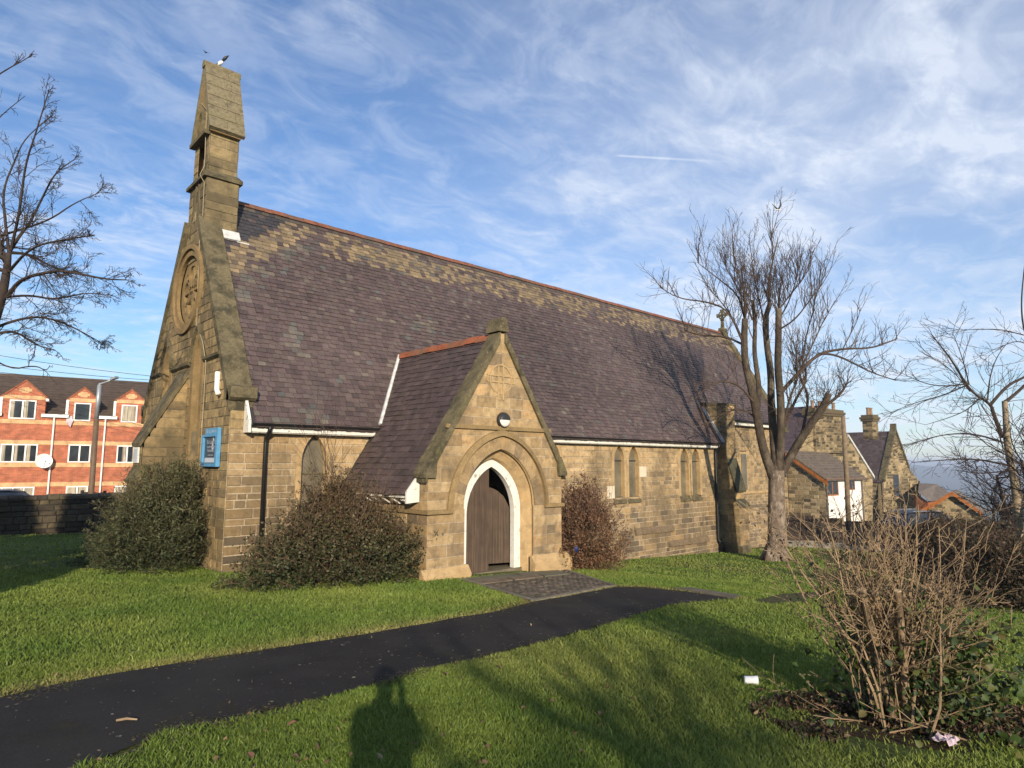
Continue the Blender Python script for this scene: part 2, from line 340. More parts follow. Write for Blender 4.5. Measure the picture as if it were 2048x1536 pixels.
M_TYRE = material('tyre_rubber', (.02, .02, .02), n1=(9, .2), bump=None)
M_SKIN = material('skin', (.5, .3, .22), n1=(9, .08), bump=None, rough=.5)
M_COAT = material('dark_coat', (.03, .035, .05), n1=(9, .2), bump=(60, .3, .004))
M_HAIR = material('brown_hair', (.04, .025, .015), n1=(30, .3), bump=None)
M_JEAN = material('blue_jeans', (.05, .07, .12), n1=(20, .2), bump=(80, .3, .003))
M_GULL = material('white_feathers', (.80, .80, .80), n1=(9, .05), bump=None)
M_WING = material('grey_feathers', (.10, .105, .12), n1=(9, .1), bump=None)
M_PAPER = material('white_litter', (.75, .76, .78), n1=(12, .1), rough=.4, bump=None)
M_WRAP = material('pinkish_wrapper', (.48, .38, .42), n1=(16, .35), rough=.35, bump=(20, .6, .01))
M_WRAPB = material('blue_wrapper', (.02, .04, .17), n1=(10, .3), rough=.35, bump=None)
M_POT = material('clay_chimney_pot', (.26, .17, .11), n1=(8, .3), bump=None)
M_SCREEN = material('phone_black', (.01, .01, .012), n1=(3, .1), rough=.2, bump=None)
M_HILL = material('distant_hill_woods', (.05, .06, .035), n1=(.004, .5), n2=(.02, .4), bump=None)

SAND = [(.44, .30, .15), (.40, .27, .135), (.47, .33, .17), (.35, .235, .115), (.42, .285, .13), (.30, .205, .11), (.46, .315, .16), (.25, .175, .10), (.38, .25, .12), (.20, .145, .09)]
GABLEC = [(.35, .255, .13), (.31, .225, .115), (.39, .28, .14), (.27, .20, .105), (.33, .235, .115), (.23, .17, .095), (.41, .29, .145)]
BELLC = [(.27, .205, .11), (.32, .24, .125), (.22, .165, .09), (.17, .13, .075), (.29, .22, .115)]
DARKW = [(.075, .06, .042), (.10, .08, .055), (.055, .045, .035), (.12, .095, .06)]
HOUSEC = [(.33, .25, .14), (.28, .205, .115), (.37, .28, .16), (.22, .165, .09), (.14, .105, .065), (.10, .08, .05)]
MORT = (.42, .34, .235); MORTG = (.27, .22, .135); MORTD = (.05, .045, .035)

# ------------------------------------------------------------------ masonry
def stone_panel(mb, o, u, n, z0, z1, intervals, course=(.15, .24), lens=(.22, .6), pal=SAND, mort=MORT, gap=.014, proud=(.006, .02), ch=.008, seed=1, tint=None):
    """courses of separate bevelled stones on a wall plane: o origin, u horizontal axis, n outward normal"""
    r = random.Random(seed); o = np.array(o, float); u = np.array(u, float); n = np.array(n, float); Z = np.array((0, 0, 1.))
    z = z0
    while z < z1-.02:
        h = r.uniform(*course)
        if z1-(z+h) < course[0]*.6: h = z1-z
        zt = z+h; zm = .5*(z+zt)
        for (a, b) in intervals(zm):
            if b-a < .02: continue
            mb.add([o+u*a+Z*z, o+u*b+Z*z, o+u*b+Z*zt, o+u*a+Z*zt], [(0, 1, 2, 3)], mort)
            x = a
            while x < b-.01:
                l = r.uniform(*lens)*(1.15 if h > .2 else 1)
                if b-(x+l) < lens[0]*.7: l = b-x
                xe = min(b, x+l); g = gap/2; c = ch; d = r.uniform(*proud)
                pq = pal(x, zm) if callable(pal) else pal; base = np.array(r.choice(pq))*r.uniform(.87, 1.13)
                if tint is not None: base = base*tint(x, zm)
                j = [r.uniform(-.003, .003) for _ in range(4)]
                bk = [o+u*(x+g)+Z*(z+g), o+u*(xe-g)+Z*(z+g), o+u*(xe-g)+Z*(zt-g), o+u*(x+g)+Z*(zt-g)]
                fr = [o+u*(x+g+c)+Z*(z+g+c+j[0])+n*d, o+u*(xe-g-c)+Z*(z+g+c+j[1])+n*d, o+u*(xe-g-c)+Z*(zt-g-c+j[2])+n*d, o+u*(x+g+c)+Z*(zt-g-c+j[3])+n*d]
                mb.add([p-n*.004 for p in bk]+fr, [(4, 5, 6, 7), (0, 1, 5, 4), (1, 2, 6, 5), (2, 3, 7, 6), (3, 0, 4, 7)], tuple(base))
                x = xe
        z = zt
def cut(iv, a, b):
    out = []
    for (p, q) in iv:
        if b <= p or a >= q: out.append((p, q)); continue
        if a > p: out.append((p, a))
        if b < q: out.append((b, q))
    return out
def arch_half(z, a, zs, h):
    """half width at height z of a pointed arch: half span a, springing zs, rise h"""
    if z <= zs: return a
    if z >= zs+h: return -1
    R = (a*a+h*h)/(2*a); return math.sqrt(max(R*R-(z-zs)**2, 0))-(R-a)
def arch_pts(cx, a, zb, zs, h, n=12):
    R = (a*a+h*h)/(2*a); th = math.asin(min(1, h/R)); pts = [(cx-a, zb)]
    left = []
    for i in range(n+1):
        t = th*i/n; left.append((R*math.cos(t)-(R-a), zs+R*math.sin(t)))
    pts += [(cx-x, z) for x, z in left]; pts += [(cx+x, z) for x, z in left[::-1][1:]]; pts.append((cx+a, zb)); return pts
def lift(pts, o, u, n, d=0.):
    o = np.array(o, float); u = np.array(u, float); n = np.array(n, float); return [o+u*x+np.array((0, 0, 1.))*z+n*d for x, z in pts]
def arch_ring(mb, o, u, n, cx, inner, outer, d_front, d_back_in, d_back_out, seg=12, col=None):
    """inner/outer = (half, zbottom, zspring, rise); front ring with reveals on both edges"""
    a = arch_pts(cx, *inner, seg); b = arch_pts(cx, *outer, seg); m = len(a)
    A0 = lift(a, o, u, n, d_front); B0 = lift(b, o, u, n, d_front); A1 = lift(a, o, u, n, d_back_in); B1 = lift(b, o, u, n, d_back_out)
    vs = A0+B0+A1+B1; fs = []
    for i in range(m-1):
        fs.append((i, i+1, m+i+1, m+i)); fs.append((i, i+1, 2*m+i+1, 2*m+i)); fs.append((m+i, m+i+1, 3*m+i+1, 3*m+i))
    for i in (0, m-1): fs.append((i, m+i, 3*m+i, 2*m+i))
    mb.add(vs, fs, col)
def arch_fill(mb, o, u, n, cx, spec, d, seg=12, col=None):
    p = lift(arch_pts(cx, *spec, seg), o, u, n, d); mb.add(p, [tuple(range(len(p)))], col)
def arch_strip(mb, o, u, n, cx, r_in, r_out, d0, d1, seg=14, col=None, only_arc=True):
    """hood mould: arc strip only, standing proud from d0 to d1"""
    a = arch_pts(cx, *r_in, seg); b = arch_pts(cx, *r_out, seg)
    if only_arc: a = a[1:-1]; b = b[1:-1]
    m = len(a); A0 = lift(a, o, u, n, d0); B0 = lift(b, o, u, n, d0); A1 = lift(a, o, u, n, d1); B1 = lift(b, o, u, n, d1*.55+d0*.45)
    vs = A0+B0+A1+B1; fs = []
    for i in range(m-1): fs += [(i, i+1, 2*m+i+1, 2*m+i), (2*m+i, 2*m+i+1, 3*m+i+1, 3*m+i), (m+i, m+i+1, 3*m+i+1, 3*m+i)]
    for i in (0, m-1): fs.append((i, m+i, 3*m+i, 2*m+i))
    mb.add(vs, fs, col)

# ------------------------------------------------------------------ slates
def slates(mb, o, u, s, n, length_u, length_s, width, gauge, colf, keep=None, seed=3, th=.012):
    """o = eaves corner, u along the eaves, s up the slope, n outward; keep(point) drops slates"""
    r = random.Random(seed); o, u, s, n = [np.array(q, float) for q in (o, u, s, n)]
    rows = int(length_s/gauge)+1
    for i in range(rows):
        v0 = i*gauge; x = -r.uniform(0, width); v1 = min(v0+gauge*1.9, length_s)
        while x < length_u:
            w = width*r.uniform(.82, 1.18); a = max(0, x); b = min(length_u, x+w); x += w
            if b-a < .045: continue
            p = o+u*(.5*(a+b))+s*v0
            if keep and not keep(p): continue
            dv = r.uniform(-.008, .008); tl = th+r.uniform(0, .016)+.025*float(vnoise(a*.5, v0*.5, seed)); sk = r.uniform(-.006, .006)
            if r.random() < .012: dv -= r.uniform(.01, .04); sk *= 3
            g = .004; cl, cr = r.uniform(.0, .018), r.uniform(0, .018)
            e_ = min(.03, w*.12); P = [o+u*(a+g)+s*(v0+dv+cl)+n*tl, o+u*(a+g+e_)+s*(v0+dv)+n*tl, o+u*(b-g-e_)+s*(v0+dv+sk)+n*tl, o+u*(b-g)+s*(v0+dv+sk+cr)+n*tl,
                 o+u*(b-g)+s*v1+n*.001, o+u*(a+g)+s*v1+n*.001]
            Q = [q-n*(tl+.004) for q in P[:4]]
            c = colf(.5*(a+b), v0, r)
            mb.add(P+Q, [(0, 1, 2, 3, 4, 5), (0, 6, 7, 1), (1, 7, 8, 2), (2, 8, 9, 3), (3, 9, 4), (0, 5, 6)], c)
PURPLE = [(.100, .069, .067), (.089, .062, .060), (.108, .076, .072), (.097, .070, .064), (.080, .058, .055), (.112, .084, .076)]
GREYG = [(.135, .112, .092), (.112, .100, .086), (.148, .124, .098), (.098, .094, .086)]
OCHRE = [(.225, .165, .094), (.20, .148, .086), (.245, .18, .105), (.165, .124, .078), (.125, .095, .07), (.185, .142, .09)]
def nave_slate(x, v, r):
    V = NAVE_LEN; t = v/V
    w = .5*math.sin(x*.9)+r.uniform(-.15, .15)
    c = r.choice(PURPLE)
    och = False
    pb = float(vnoise(x*.9+7, v*2.2, 13))
    if .800 < t < .955 and x > 2.6+w*.3: och = r.random() < (.95 if t > .83 else .75)*(.45+.75*pb)*(.9 if x > 9 else .8)
    # stepped ochre zigzag beside the bellcote
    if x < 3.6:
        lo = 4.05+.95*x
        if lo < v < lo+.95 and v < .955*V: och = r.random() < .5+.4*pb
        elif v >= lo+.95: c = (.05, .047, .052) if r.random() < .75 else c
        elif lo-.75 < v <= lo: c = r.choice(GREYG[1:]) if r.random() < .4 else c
    if och: c = r.choice(OCHRE); k = r.uniform(.8, 1.15); return tuple(q*k for q in c)
    if t >= .955: c = (.10, .085, .07) if r.random() < .6 else c
    # a few repaired patches of greener slates
    pn = float(vnoise(x*.75+3, v*.8, 5)); k = .03+(.45 if pn > .80 else 0)*(1 if x < 9 else .1)
    if r.random() < k: c = r.choice(GREYG)
    m = .74+.32*float(vnoise(x*.35, v*.5, 9)); m *= r.uniform(.86, 1.14)
    return tuple(q*m for q in c)
def plain_slate(x, v, r):
    c = r.choice(PURPLE[:5]); m = r.uniform(.72, 1.0)*(.85+.2*float(vnoise(x*2, v*.3, 4))); return tuple(q*m for q in c)

# ------------------------------------------------------------------ the church
GC = 3.40                                                     # gable centre line (y)
SL = (9.05-2.99)/(GC+.25); def_eave = (-.25, 2.99)
NAVE_LEN = math.hypot(GC+.30, SL*(GC+.30))
def roof_z(y): return 2.99+SL*(y+.25)
def roof_y(z): return (z-2.99)/SL-.25
WD = 2*GC
church = thing('church', (0, 0, 0), 'long sandstone church with a steep purple slate roof, pointed porch and tall bellcote', 'church')
X1, X2 = 19.25, 26.1
WZ = 2.86
LANC = [(1.85, .29, .45, 2.22, .60), (9.62, .26, 1.05, 2.28, .50), (12.79, .27, 1.05, 2.28, .50), (13.59, .28, 1.05, 2.28, .50), (16.77, .28, .98, 2.27, .50), (17.56, .28, .98, 2.27, .50)]
SUR = .13
def nave_iv(z):
    iv = [(-.012, X1)]
    for (cx, a, zb, zs, h) in LANC:
        if z > zb-.02:
            w = arch_half(z, a+SUR*.55, zs, h+SUR*.8)
            if w > 0: iv = cut(iv, cx-w, cx+w)
    return iv
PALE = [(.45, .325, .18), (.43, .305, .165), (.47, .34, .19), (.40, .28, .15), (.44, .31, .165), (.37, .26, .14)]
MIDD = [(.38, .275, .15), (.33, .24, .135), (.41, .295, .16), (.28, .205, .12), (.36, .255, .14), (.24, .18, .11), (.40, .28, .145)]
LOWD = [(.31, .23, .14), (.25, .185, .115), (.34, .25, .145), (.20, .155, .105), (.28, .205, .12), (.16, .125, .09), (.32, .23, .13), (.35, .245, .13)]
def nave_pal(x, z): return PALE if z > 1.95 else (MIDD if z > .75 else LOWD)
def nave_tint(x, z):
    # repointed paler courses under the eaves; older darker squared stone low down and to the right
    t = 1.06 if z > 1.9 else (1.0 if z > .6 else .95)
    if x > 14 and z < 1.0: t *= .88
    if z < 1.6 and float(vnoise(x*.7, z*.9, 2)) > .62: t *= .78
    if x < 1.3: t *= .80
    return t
mb = MB()
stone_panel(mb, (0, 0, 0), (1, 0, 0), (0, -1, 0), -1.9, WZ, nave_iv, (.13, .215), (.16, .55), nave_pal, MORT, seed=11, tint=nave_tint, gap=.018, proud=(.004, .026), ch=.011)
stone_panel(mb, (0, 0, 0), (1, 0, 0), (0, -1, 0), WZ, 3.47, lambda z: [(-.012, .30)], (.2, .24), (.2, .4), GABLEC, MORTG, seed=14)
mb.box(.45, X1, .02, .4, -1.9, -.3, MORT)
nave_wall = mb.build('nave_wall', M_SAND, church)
# chancel wall, set back
mb = MB(); CY = .58
stone_panel(mb, (0, CY, 0), (1, 0, 0), (0, -1, 0), -2.6, 3.86, lambda z: cut([(X1+.3, X2)], 22.15, 22.75) if .95 < z < 2.7 else [(X1+.3, X2)], (.13, .2), (.16, .45), lambda x, z: MIDD if z > .6 else LOWD, MORT, seed=12, gap=.018, proud=(.004, .026), ch=.011)
stone_panel(mb, (X2, CY, 0), (0, 1, 0), (1, 0, 0), -2.6, 9.0, lambda z: [(max(0, roof_y(z)-CY), min(WD, WD-roof_y(z))-CY)] if z > 3.9 else [(0, WD-CY)], (.15, .22), (.2, .5), GABLEC, MORT, seed=13)
mb.build('chancel_wall', M_SAND, church)
mb = MB(); mb.box(X1+.3, X2+.02, CY-.06, CY-.006, .86, .96); mb.build('string_course', M_DRESS, church)
w = MB(); w.box(22.12, 22.78, CY-.02, CY+.03, .94, 2.72); cw = w.build('window', M_DRESS, church)
w = MB(); w.box(22.22, 22.68, CY-.045, CY-.024, 1.04, 2.62); w.build('pane', M_PANE, cw)

# windows on the long side: dressed surround, polycarbonate pane with a bar
for k, (cx, a, zb, zs, h) in enumerate(LANC):
    m_ = MB(); arch_ring(m_, (0, 0, 0), (1, 0, 0), (0, -1, 0), cx, (a, zb, zs, h), (a+SUR, zb, zs, h+SUR*1.25), .022, -.17, -.01)
    wn = m_.build('window', M_DRESS, church)
    p_ = MB(); arch_fill(p_, (0, 0, 0), (1, 0, 0), (0, -1, 0), cx, (a+.005, zb, zs, h+.005), -.13)
    p_.build('pane', M_PANE, wn)
    b_ = MB(); zbar = zs-.02 if k else 1.93
    b_.box(cx-a, cx+a, .105, .124, zbar, zbar+.035); b_.build('glazing_bar', M_LAMPK if k else M_COPE, wn)
    if k > 1:
        s_ = MB(); s_.prism([(cx-a-.06, .08, zb-.2), (cx-a-.06, -.075, zb-.2), (cx-a-.06, -.075, zb-.12), (cx-a-.06, .08, zb+.03)], (2*a+.12, 0, 0)); s_.build('sill', M_COPE, wn)
# plinth ledge fragments on the wall
for (xa, xb, z) in ((13.6, 14.85, -.18), (14.88, 15.9, -.2), (15.6, 16.9, -.74), (16.93, 18.3, -.76)):
    mb = MB(); mb.prism([(xa, .0, z+.16), (xa, -.075, z+.05), (xa, -.085, z-.06), (xa, .0, z-.06)], (xb-xa, 0, 0)); mb.build('plinth_ledge', M_LEDGE, church)
for a in ((13.91, 14.31, 1.72, 2.08), (12.12, 12.50, 1.03, 1.44)): mb = MB(); mb.box(a[0], a[1], -.030, -.004, a[2], a[3]); mb.build('replacement_stone', M_IVORY, church)
mb = MB(); mb.box(2.62, 2.80, -.03, -.002, 1.92, 2.07); mb.build('air_brick', M_RUST, church)

# main roof
mb = MB(); ls = NAVE_LEN; sv = np.array((0, 1, SL)); sv /= np.linalg.norm(sv); nv = np.array((0, -SL, 1)); nv /= np.linalg.norm(nv)
def keep_nave(p):
    if p[0] > X1-.02 and p[1] < .30: return False
    if X1-.05 < p[0] < X1+.75 and p[1] < .62: return False
    return True
slates(mb, (.42, -.30, roof_z(-.30)), (1, 0, 0), sv, nv, X2-.42-.05, ls, .185, .135, nave_slate, keep_nave, 21)
ep = [(.3, -.28, roof_z(-.28)-.03), (X1, -.28, roof_z(-.28)-.03), (X1, .35, roof_z(.35)-.03), (X2, .35, roof_z(.35)-.03), (X2, GC, roof_z(GC)-.03), (.3, GC, roof_z(GC)-.03)]
mb.add(ep, [tuple(range(6))], (.04, .035, .04))
bp = [(.3, GC, roof_z(GC)-.01), (X2, GC, roof_z(GC)-.01), (X2, WD+.25, 2.99), (.3, WD+.25, 2.99)]
mb.add(bp, [(0, 1, 2, 3)], (.09, .07, .075))
roof = mb.build('roof', M_SLATE, church)
mb = MB(); x = 1.05
while x < X2-.3:
    l = min(.45, X2-.3-x); dz = random.uniform(-.008, .008)
    mb.prism([(x+.004, GC-.13, roof_z(GC)-.10+dz), (x+.004, GC-.05, roof_z(GC)+.02+dz), (x+.004, GC, roof_z(GC)+.05+dz), (x+.004, GC+.05, roof_z(GC)+.02+dz), (x+.004, GC+.13, roof_z(GC)-.10+dz)], (l-.008, 0, 0)); x += l
mb.build('ridge_tiles', M_RIDGE, church)

# gutters, fascias, downpipes
def gutter(name_parent, x0, x1, y, z):
    g = MB(); n = 8; pts = [(y-.065*math.cos(math.pi*i/n), z-.065*math.sin(math.pi*i/n)) for i in range(n+1)]+[(y+.055, z), (y-.055, z)][:0]
    pr = [(x0, yy, zz) for yy, zz in pts]; g.prism(pr, (x1-x0, 0, 0)); return g.build('gutter', M_BLACK, name_parent)
for (xa, xb) in ((.32, 3.52), (5.9, X1-.22)): gutter(church, xa, xb, -.30, 3.0)
mb = MB(); mb.box(.30, 3.6, -.235, -.20, 2.82, 2.96); mb.box(5.8, X1-.25, -.235, -.20, 2.82, 2.96)
mb.box(.28, 3.6, -.20, -.03, 2.80, 2.83); mb.box(5.8, X1-.2, -.20, -.03, 2.80, 2.83)
mb.prism([(.26, -.30, 2.80), (.26, -.30, 3.05), (.26, -.04, 3.52), (.26, -.02, 2.80)], (.055, 0, 0))
mb.build('fascia', M_WHITE, church)
gutter(church, X1+.75, X2+.05, .24, 4.05)
mb = MB(); mb.box(X1+.75, X2, .30, .335, 3.86, 4.02); mb.box(X1+.75, X2, .336, CY-.03, 3.85, 3.88); mb.build('fascia', M_WHITE, church)
def pipe(pts, r=.045, par=church, m=M_BLACK, name='downpipe'):
    g = MB(); g.tube(pts, r, 10); return g.build(name, m, par, True)
pipe([(.72, -.29, 2.95), (.72, -.27, 2.86), (.72, -.10, 2.72), (.72, -.08, 2.6), (.72, -.08, -.1)])
pipe([(18.92, -.29, 2.95), (18.92, -.27, 2.85), (18.92, -.1, 2.7), (18.92, -.09, 2.6), (18.92, -.09, -.78), (18.95, -.12, -.86), (19.03, -.22, -.92), (19.05, -.24, -1.0), (19.05, -.24, -1.32)], .055)
pipe([(25.95, .24, 4.0), (25.95, .46, 3.7), (25.95, .48, -1.7), (26.05, .3, -1.8), (26.05, .3, -2.2)], .055)
# white verge flashing against the chancel buttress
mb = MB(); f0 = np.array((X1-.06, -.26, roof_z(-.26)+.05)); f1 = np.array((X1-.06, .62, roof_z(.62)+.05))
mb.obox(f0, (.075, 0, 0), f1-f0, nv*.10); mb.build('verge_flashing', M_LEAD, church)

# chancel buttress, rising through the eaves
bt = sub('buttress', church)
bx0, bx1 = X1, X1+.70
mb = MB()
prof = [(.75, -1.9), (-.88, -1.9), (-.88, .50), (-.70, .78), (-.70, 1.12), (-.42, 2.35), (-.42, 4.58), (.62, 4.66), (.75, 4.5)]
def prof_front(z):
    if z < .5: return -.86
    if z < .78: return -.86+(z-.5)/.28*.17
    if z < 1.12: return -.69
    if z < 2.35: return -.69+(z-1.12)/1.23*.27
    return -.42
stone_panel(mb, (bx0, 0, 0), (0, 1, 0), (-1, 0, 0), -1.9, 4.55, lambda z: [(prof_front(z), .7)], (.17, .24), (.22, .45), GABLEC, MORTG, seed=31)
stone_panel(mb, (0, -.86, 0), (1, 0, 0), (0, -1, 0), -1.9, .5, lambda z: [(bx0, bx1)], (.17, .24), (.2, .4), SAND, MORT, seed=32)
stone_panel(mb, (0, -.69, 0), (1, 0, 0), (0, -1, 0), .78, 1.12, lambda z: [(bx0, bx1)], (.17, .24), (.2, .4), SAND, MORT, seed=33)
stone_panel(mb, (0, -.42, 0), (1, 0, 0), (0, -1, 0), 2.35, 4.55, lambda z: [(bx0, bx1)], (.17, .24), (.2, .4), SAND, MORT, seed=34)
stone_panel(mb, (bx1, 0, 0), (0, 1, 0), (1, 0, 0), -1.9, 4.55, lambda z: [(prof_front(z), .7)], (.17, .24), (.22, .45), SAND, MORT, seed=35)
mb.build('buttress_shaft', M_GABLE, bt)
for nm, q in (('weathering_slab', [(-.92, .47), (-.93, .55), (-.66, .86), (-.66, .76)]), ('weathering_slab', [(-.78, 1.06), (-.80, 1.14), (-.40, 2.52), (-.40, 2.36)]),
              ('coping_slab', [(-.46, 4.55), (-.46, 4.62), (.70, 4.72), (.70, 4.55)]), ('buttress_plinth', [(-.94, -1.9), (-.94, -1.15), (-.88, -1.0), (.3, -1.0), (.3, -1.9)])):
    mb = MB(); mb.prism([(bx0-.025, a, b) for a, b in q], (.75, 0, 0)); mb.build(nm, M_DKCOPE if nm == 'weathering_slab' else M_COPE, bt)

# west gable
RC = (GC+.02, 6.47); RR = .92
GL = [(2.30, .30), (4.80, .30)]
def gable_iv(z):
    if z < 3.45: iv = [(-.012, WD)]
    else:
        y = roof_y(z)+.02; iv = [(max(-.012, y), min(WD, WD-y))]
    if z > 7.62: return []
    d = z-RC[1]
    if abs(d) < RR+.05: w = math.sqrt((RR+.05)**2-d*d); iv = cut(iv, RC[0]-w, RC[0]+w)
    for cy, a in GL:
        if z > 2.35:
            w = arch_half(z, a+.08, 4.45, .68)
            if w > 0: iv = cut(iv, cy-w, cy+w)
    return iv
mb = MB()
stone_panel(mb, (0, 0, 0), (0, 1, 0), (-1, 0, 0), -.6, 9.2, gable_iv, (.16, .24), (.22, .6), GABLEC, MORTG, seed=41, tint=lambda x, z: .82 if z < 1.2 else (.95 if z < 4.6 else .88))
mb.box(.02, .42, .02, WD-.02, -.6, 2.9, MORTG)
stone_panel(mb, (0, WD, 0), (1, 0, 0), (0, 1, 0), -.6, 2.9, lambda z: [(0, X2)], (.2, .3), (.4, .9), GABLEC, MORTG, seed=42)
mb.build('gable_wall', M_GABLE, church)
# coping with kneelers
def coping(mb, x0, x1, ylo, zlo, yhi, lift_=.17, side=1, segs=6, jit=.01):
    for i in range(segs):
        t0, t1 = i/segs, (i+1)/segs
        ya, yb = ylo+(yhi-ylo)*t0, ylo+(yhi-ylo)*t1
        za, zb = roof_z(ya), roof_z(yb); d = random.uniform(-jit, jit)
        q = [(x0, ya, za-.12), (x0, yb, zb-.12), (x0, yb-.0, zb+lift_/nv[2]*.5+d), (x0, ya-.0, za+lift_/nv[2]*.5+d)]
        if side < 0: q = [(a, WD-b, c) for a, b, c in q]
        mb.prism([(a, b, c) for a, b, c in q], (x1-x0, 0, 0))
mb = MB()
for s in (1, -1):
    mb = MB(); coping(mb, -.07, .46, -.02, 3.4, GC-.52, side=s, segs=7)
    q = [(-.07, .12, 3.46), (-.07, -.06, 3.46), (-.07, -.14, 3.52), (-.07, -.14, 3.74), (-.07, -.02, 3.78), (-.07, .12, roof_z(.12)+.1)]
    if s < 0: q = [(a, WD-b, c) for a, b, c in q]
    mb.prism(q, (.54, 0, 0)); mb.build('gable_coping', M_COPE, church)
mb = MB(); mb.add(lift([(0, 0)], (0, 0, 0), (1, 0, 0), (0, 0, 1)), []) if False else None
mb.obox((.46, GC-.84, roof_z(GC-.84)+.02), (.42, 0, 0), sv*.30, nv*.06); mb.obox((.8, GC-.85, roof_z(GC-.85)+.012), (.30, 0, 0), sv*.04, nv*.03); mb.build('lead_flashing', M_LEAD, church)
# far gable coping with cross
mb = MB(); coping(mb, X2-.1, X2+.35, .25, 4, GC-.05, segs=6); coping(mb, X2-.1, X2+.35, .25, 4, GC-.05, side=-1, segs=6)
mb.prism([(X2-.1, GC-.2, roof_z(GC)-.2), (X2-.1, GC-.12, roof_z(GC)+.25), (X2-.1, GC+.12, roof_z(GC)+.25), (X2-.1, GC+.2, roof_z(GC)-.2)], (.45, 0, 0))
mb.build('gable_coping', M_COPE, church)
mb = MB(); zc = roof_z(GC)+.25; xc = X2+.12
mb.prism([(xc-.06, GC-.09, zc), (xc-.06, GC-.05, zc+.45), (xc-.06, GC+.05, zc+.45), (xc-.06, GC+.09, zc)], (.12, 0, 0))
for k in range(4):
    a_ = k*math.pi/2; c_, s_ = math.cos(a_), math.sin(a_); zz = zc+.72
    q = [(0.02, -.035), (.30, -.10), (.30, .10), (.02, .035)]
    mb.prism([(xc-.06, GC+c_*p-s_*q_, zz+s_*p+c_*q_) for p, q_ in q], (.12, 0, 0))
ring = [(xc, GC+.2*math.cos(t), zz+.2*math.sin(t)) for t in np.linspace(0, 2*math.pi, 17)]
mb.tube(ring, .035, 6, False); mb.build('stone_cross', M_COPE, church)

# gable openings
def gable_lift(pts, d): return [(-d, y, z) for y, z in pts]
def disc_ring(mb, c, r0, r1, d0, d1, n=40):
    vs = []; fs = []
    for i in range(n):
        t = 2*math.pi*i/n; cs, sn = math.cos(t), math.sin(t)
        for r, d in ((r0, d0), (r0, d1), (r1, d1), (r1, d0)): vs.append((-d, c[0]+r*cs, c[1]+r*sn))
    for i in range(n):
        j = (i+1) % n
        for k in range(4): a = i*4+k; b = i*4+(k+1) % 4; fs.append((a, b, j*4+(k+1) % 4, j*4+k))
    mb.add(vs, fs)
rose = sub('rose_window', church)
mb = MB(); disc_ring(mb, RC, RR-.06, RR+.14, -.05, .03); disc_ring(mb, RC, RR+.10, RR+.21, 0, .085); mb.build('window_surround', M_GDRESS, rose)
mb = MB(); mb.add([(.20, RC[0]+(RR)*math.cos(t), RC[1]+RR*math.sin(t)) for t in np.linspace(0, 2*math.pi, 33)[:-1]], [tuple(range(32))]); mb.build('window_backing', M_GDRESS, rose)
mb = MB(); lobe = .27
for k in range(4):
    a_ = math.pi/2*k; c2 = (RC[0]+.36*math.cos(a_), RC[1]+.36*math.sin(a_)); disc_ring(mb, c2, lobe, lobe+.07, -.18, -.06, 22)
for k in range(4):
    a_ = math.pi/2*k+math.pi/4; disc_ring(mb, (RC[0]+.56*math.cos(a_), RC[1]+.56*math.sin(a_)), .09, .15, -.18, -.07, 14)
disc_ring(mb, RC, .66, RR-.05, -.20, -.08)
mb.box(.08, .17, RC[0]-.60, RC[0]+.60, RC[1]-.035, RC[1]+.035); mb.box(.081, .169, RC[0]-.035, RC[0]+.035, RC[1]-.60, RC[1]+.60)
mb.build('tracery', M_GDRESS, rose)
mb = MB()
for k in range(4):
    a_ = math.pi/2*k; c2 = (RC[0]+.36*math.cos(a_), RC[1]+.36*math.sin(a_))
    mb.add([(.19, c2[0]+lobe*math.cos(t), c2[1]+lobe*math.sin(t)) for t in np.linspace(0, 2*math.pi, 21)[:-1]], [tuple(range(20))])
mb.build('rose_light', M_COPE, rose)
for cy, a in GL:
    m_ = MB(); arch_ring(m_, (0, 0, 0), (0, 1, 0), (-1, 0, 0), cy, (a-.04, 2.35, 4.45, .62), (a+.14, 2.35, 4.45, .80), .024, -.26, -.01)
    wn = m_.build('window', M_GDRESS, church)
    p_ = MB(); arch_fill(p_, (0, 0, 0), (0, 1, 0), (-1, 0, 0), cy, (a-.02, 2.4, 4.45, .62), -.24); p_.build('pane', M_PANE, wn)
    h_ = MB(); arch_strip(h_, (0, 0, 0), (0, 1, 0), (-1, 0, 0), cy, (a+.15, 4.3, 4.55, .80), (a+.24, 4.3, 4.55, .90), 0, .09); h_.build('hood_mould', M_COPE, wn)
for (ya, yb) in ((.66, GL[0][0]-.5), (GL[0][0]+.5, GL[1][0]-.5), (GL[1][0]+.5, WD-.62)):
    mb = MB(); mb.prism([(-.001, ya, 4.60), (-.085, ya, 4.56), (-.085, ya, 4.50), (-.001, ya, 4.44)], (0, yb-ya, 0)); mb.build('string_course', M_COPE, church)
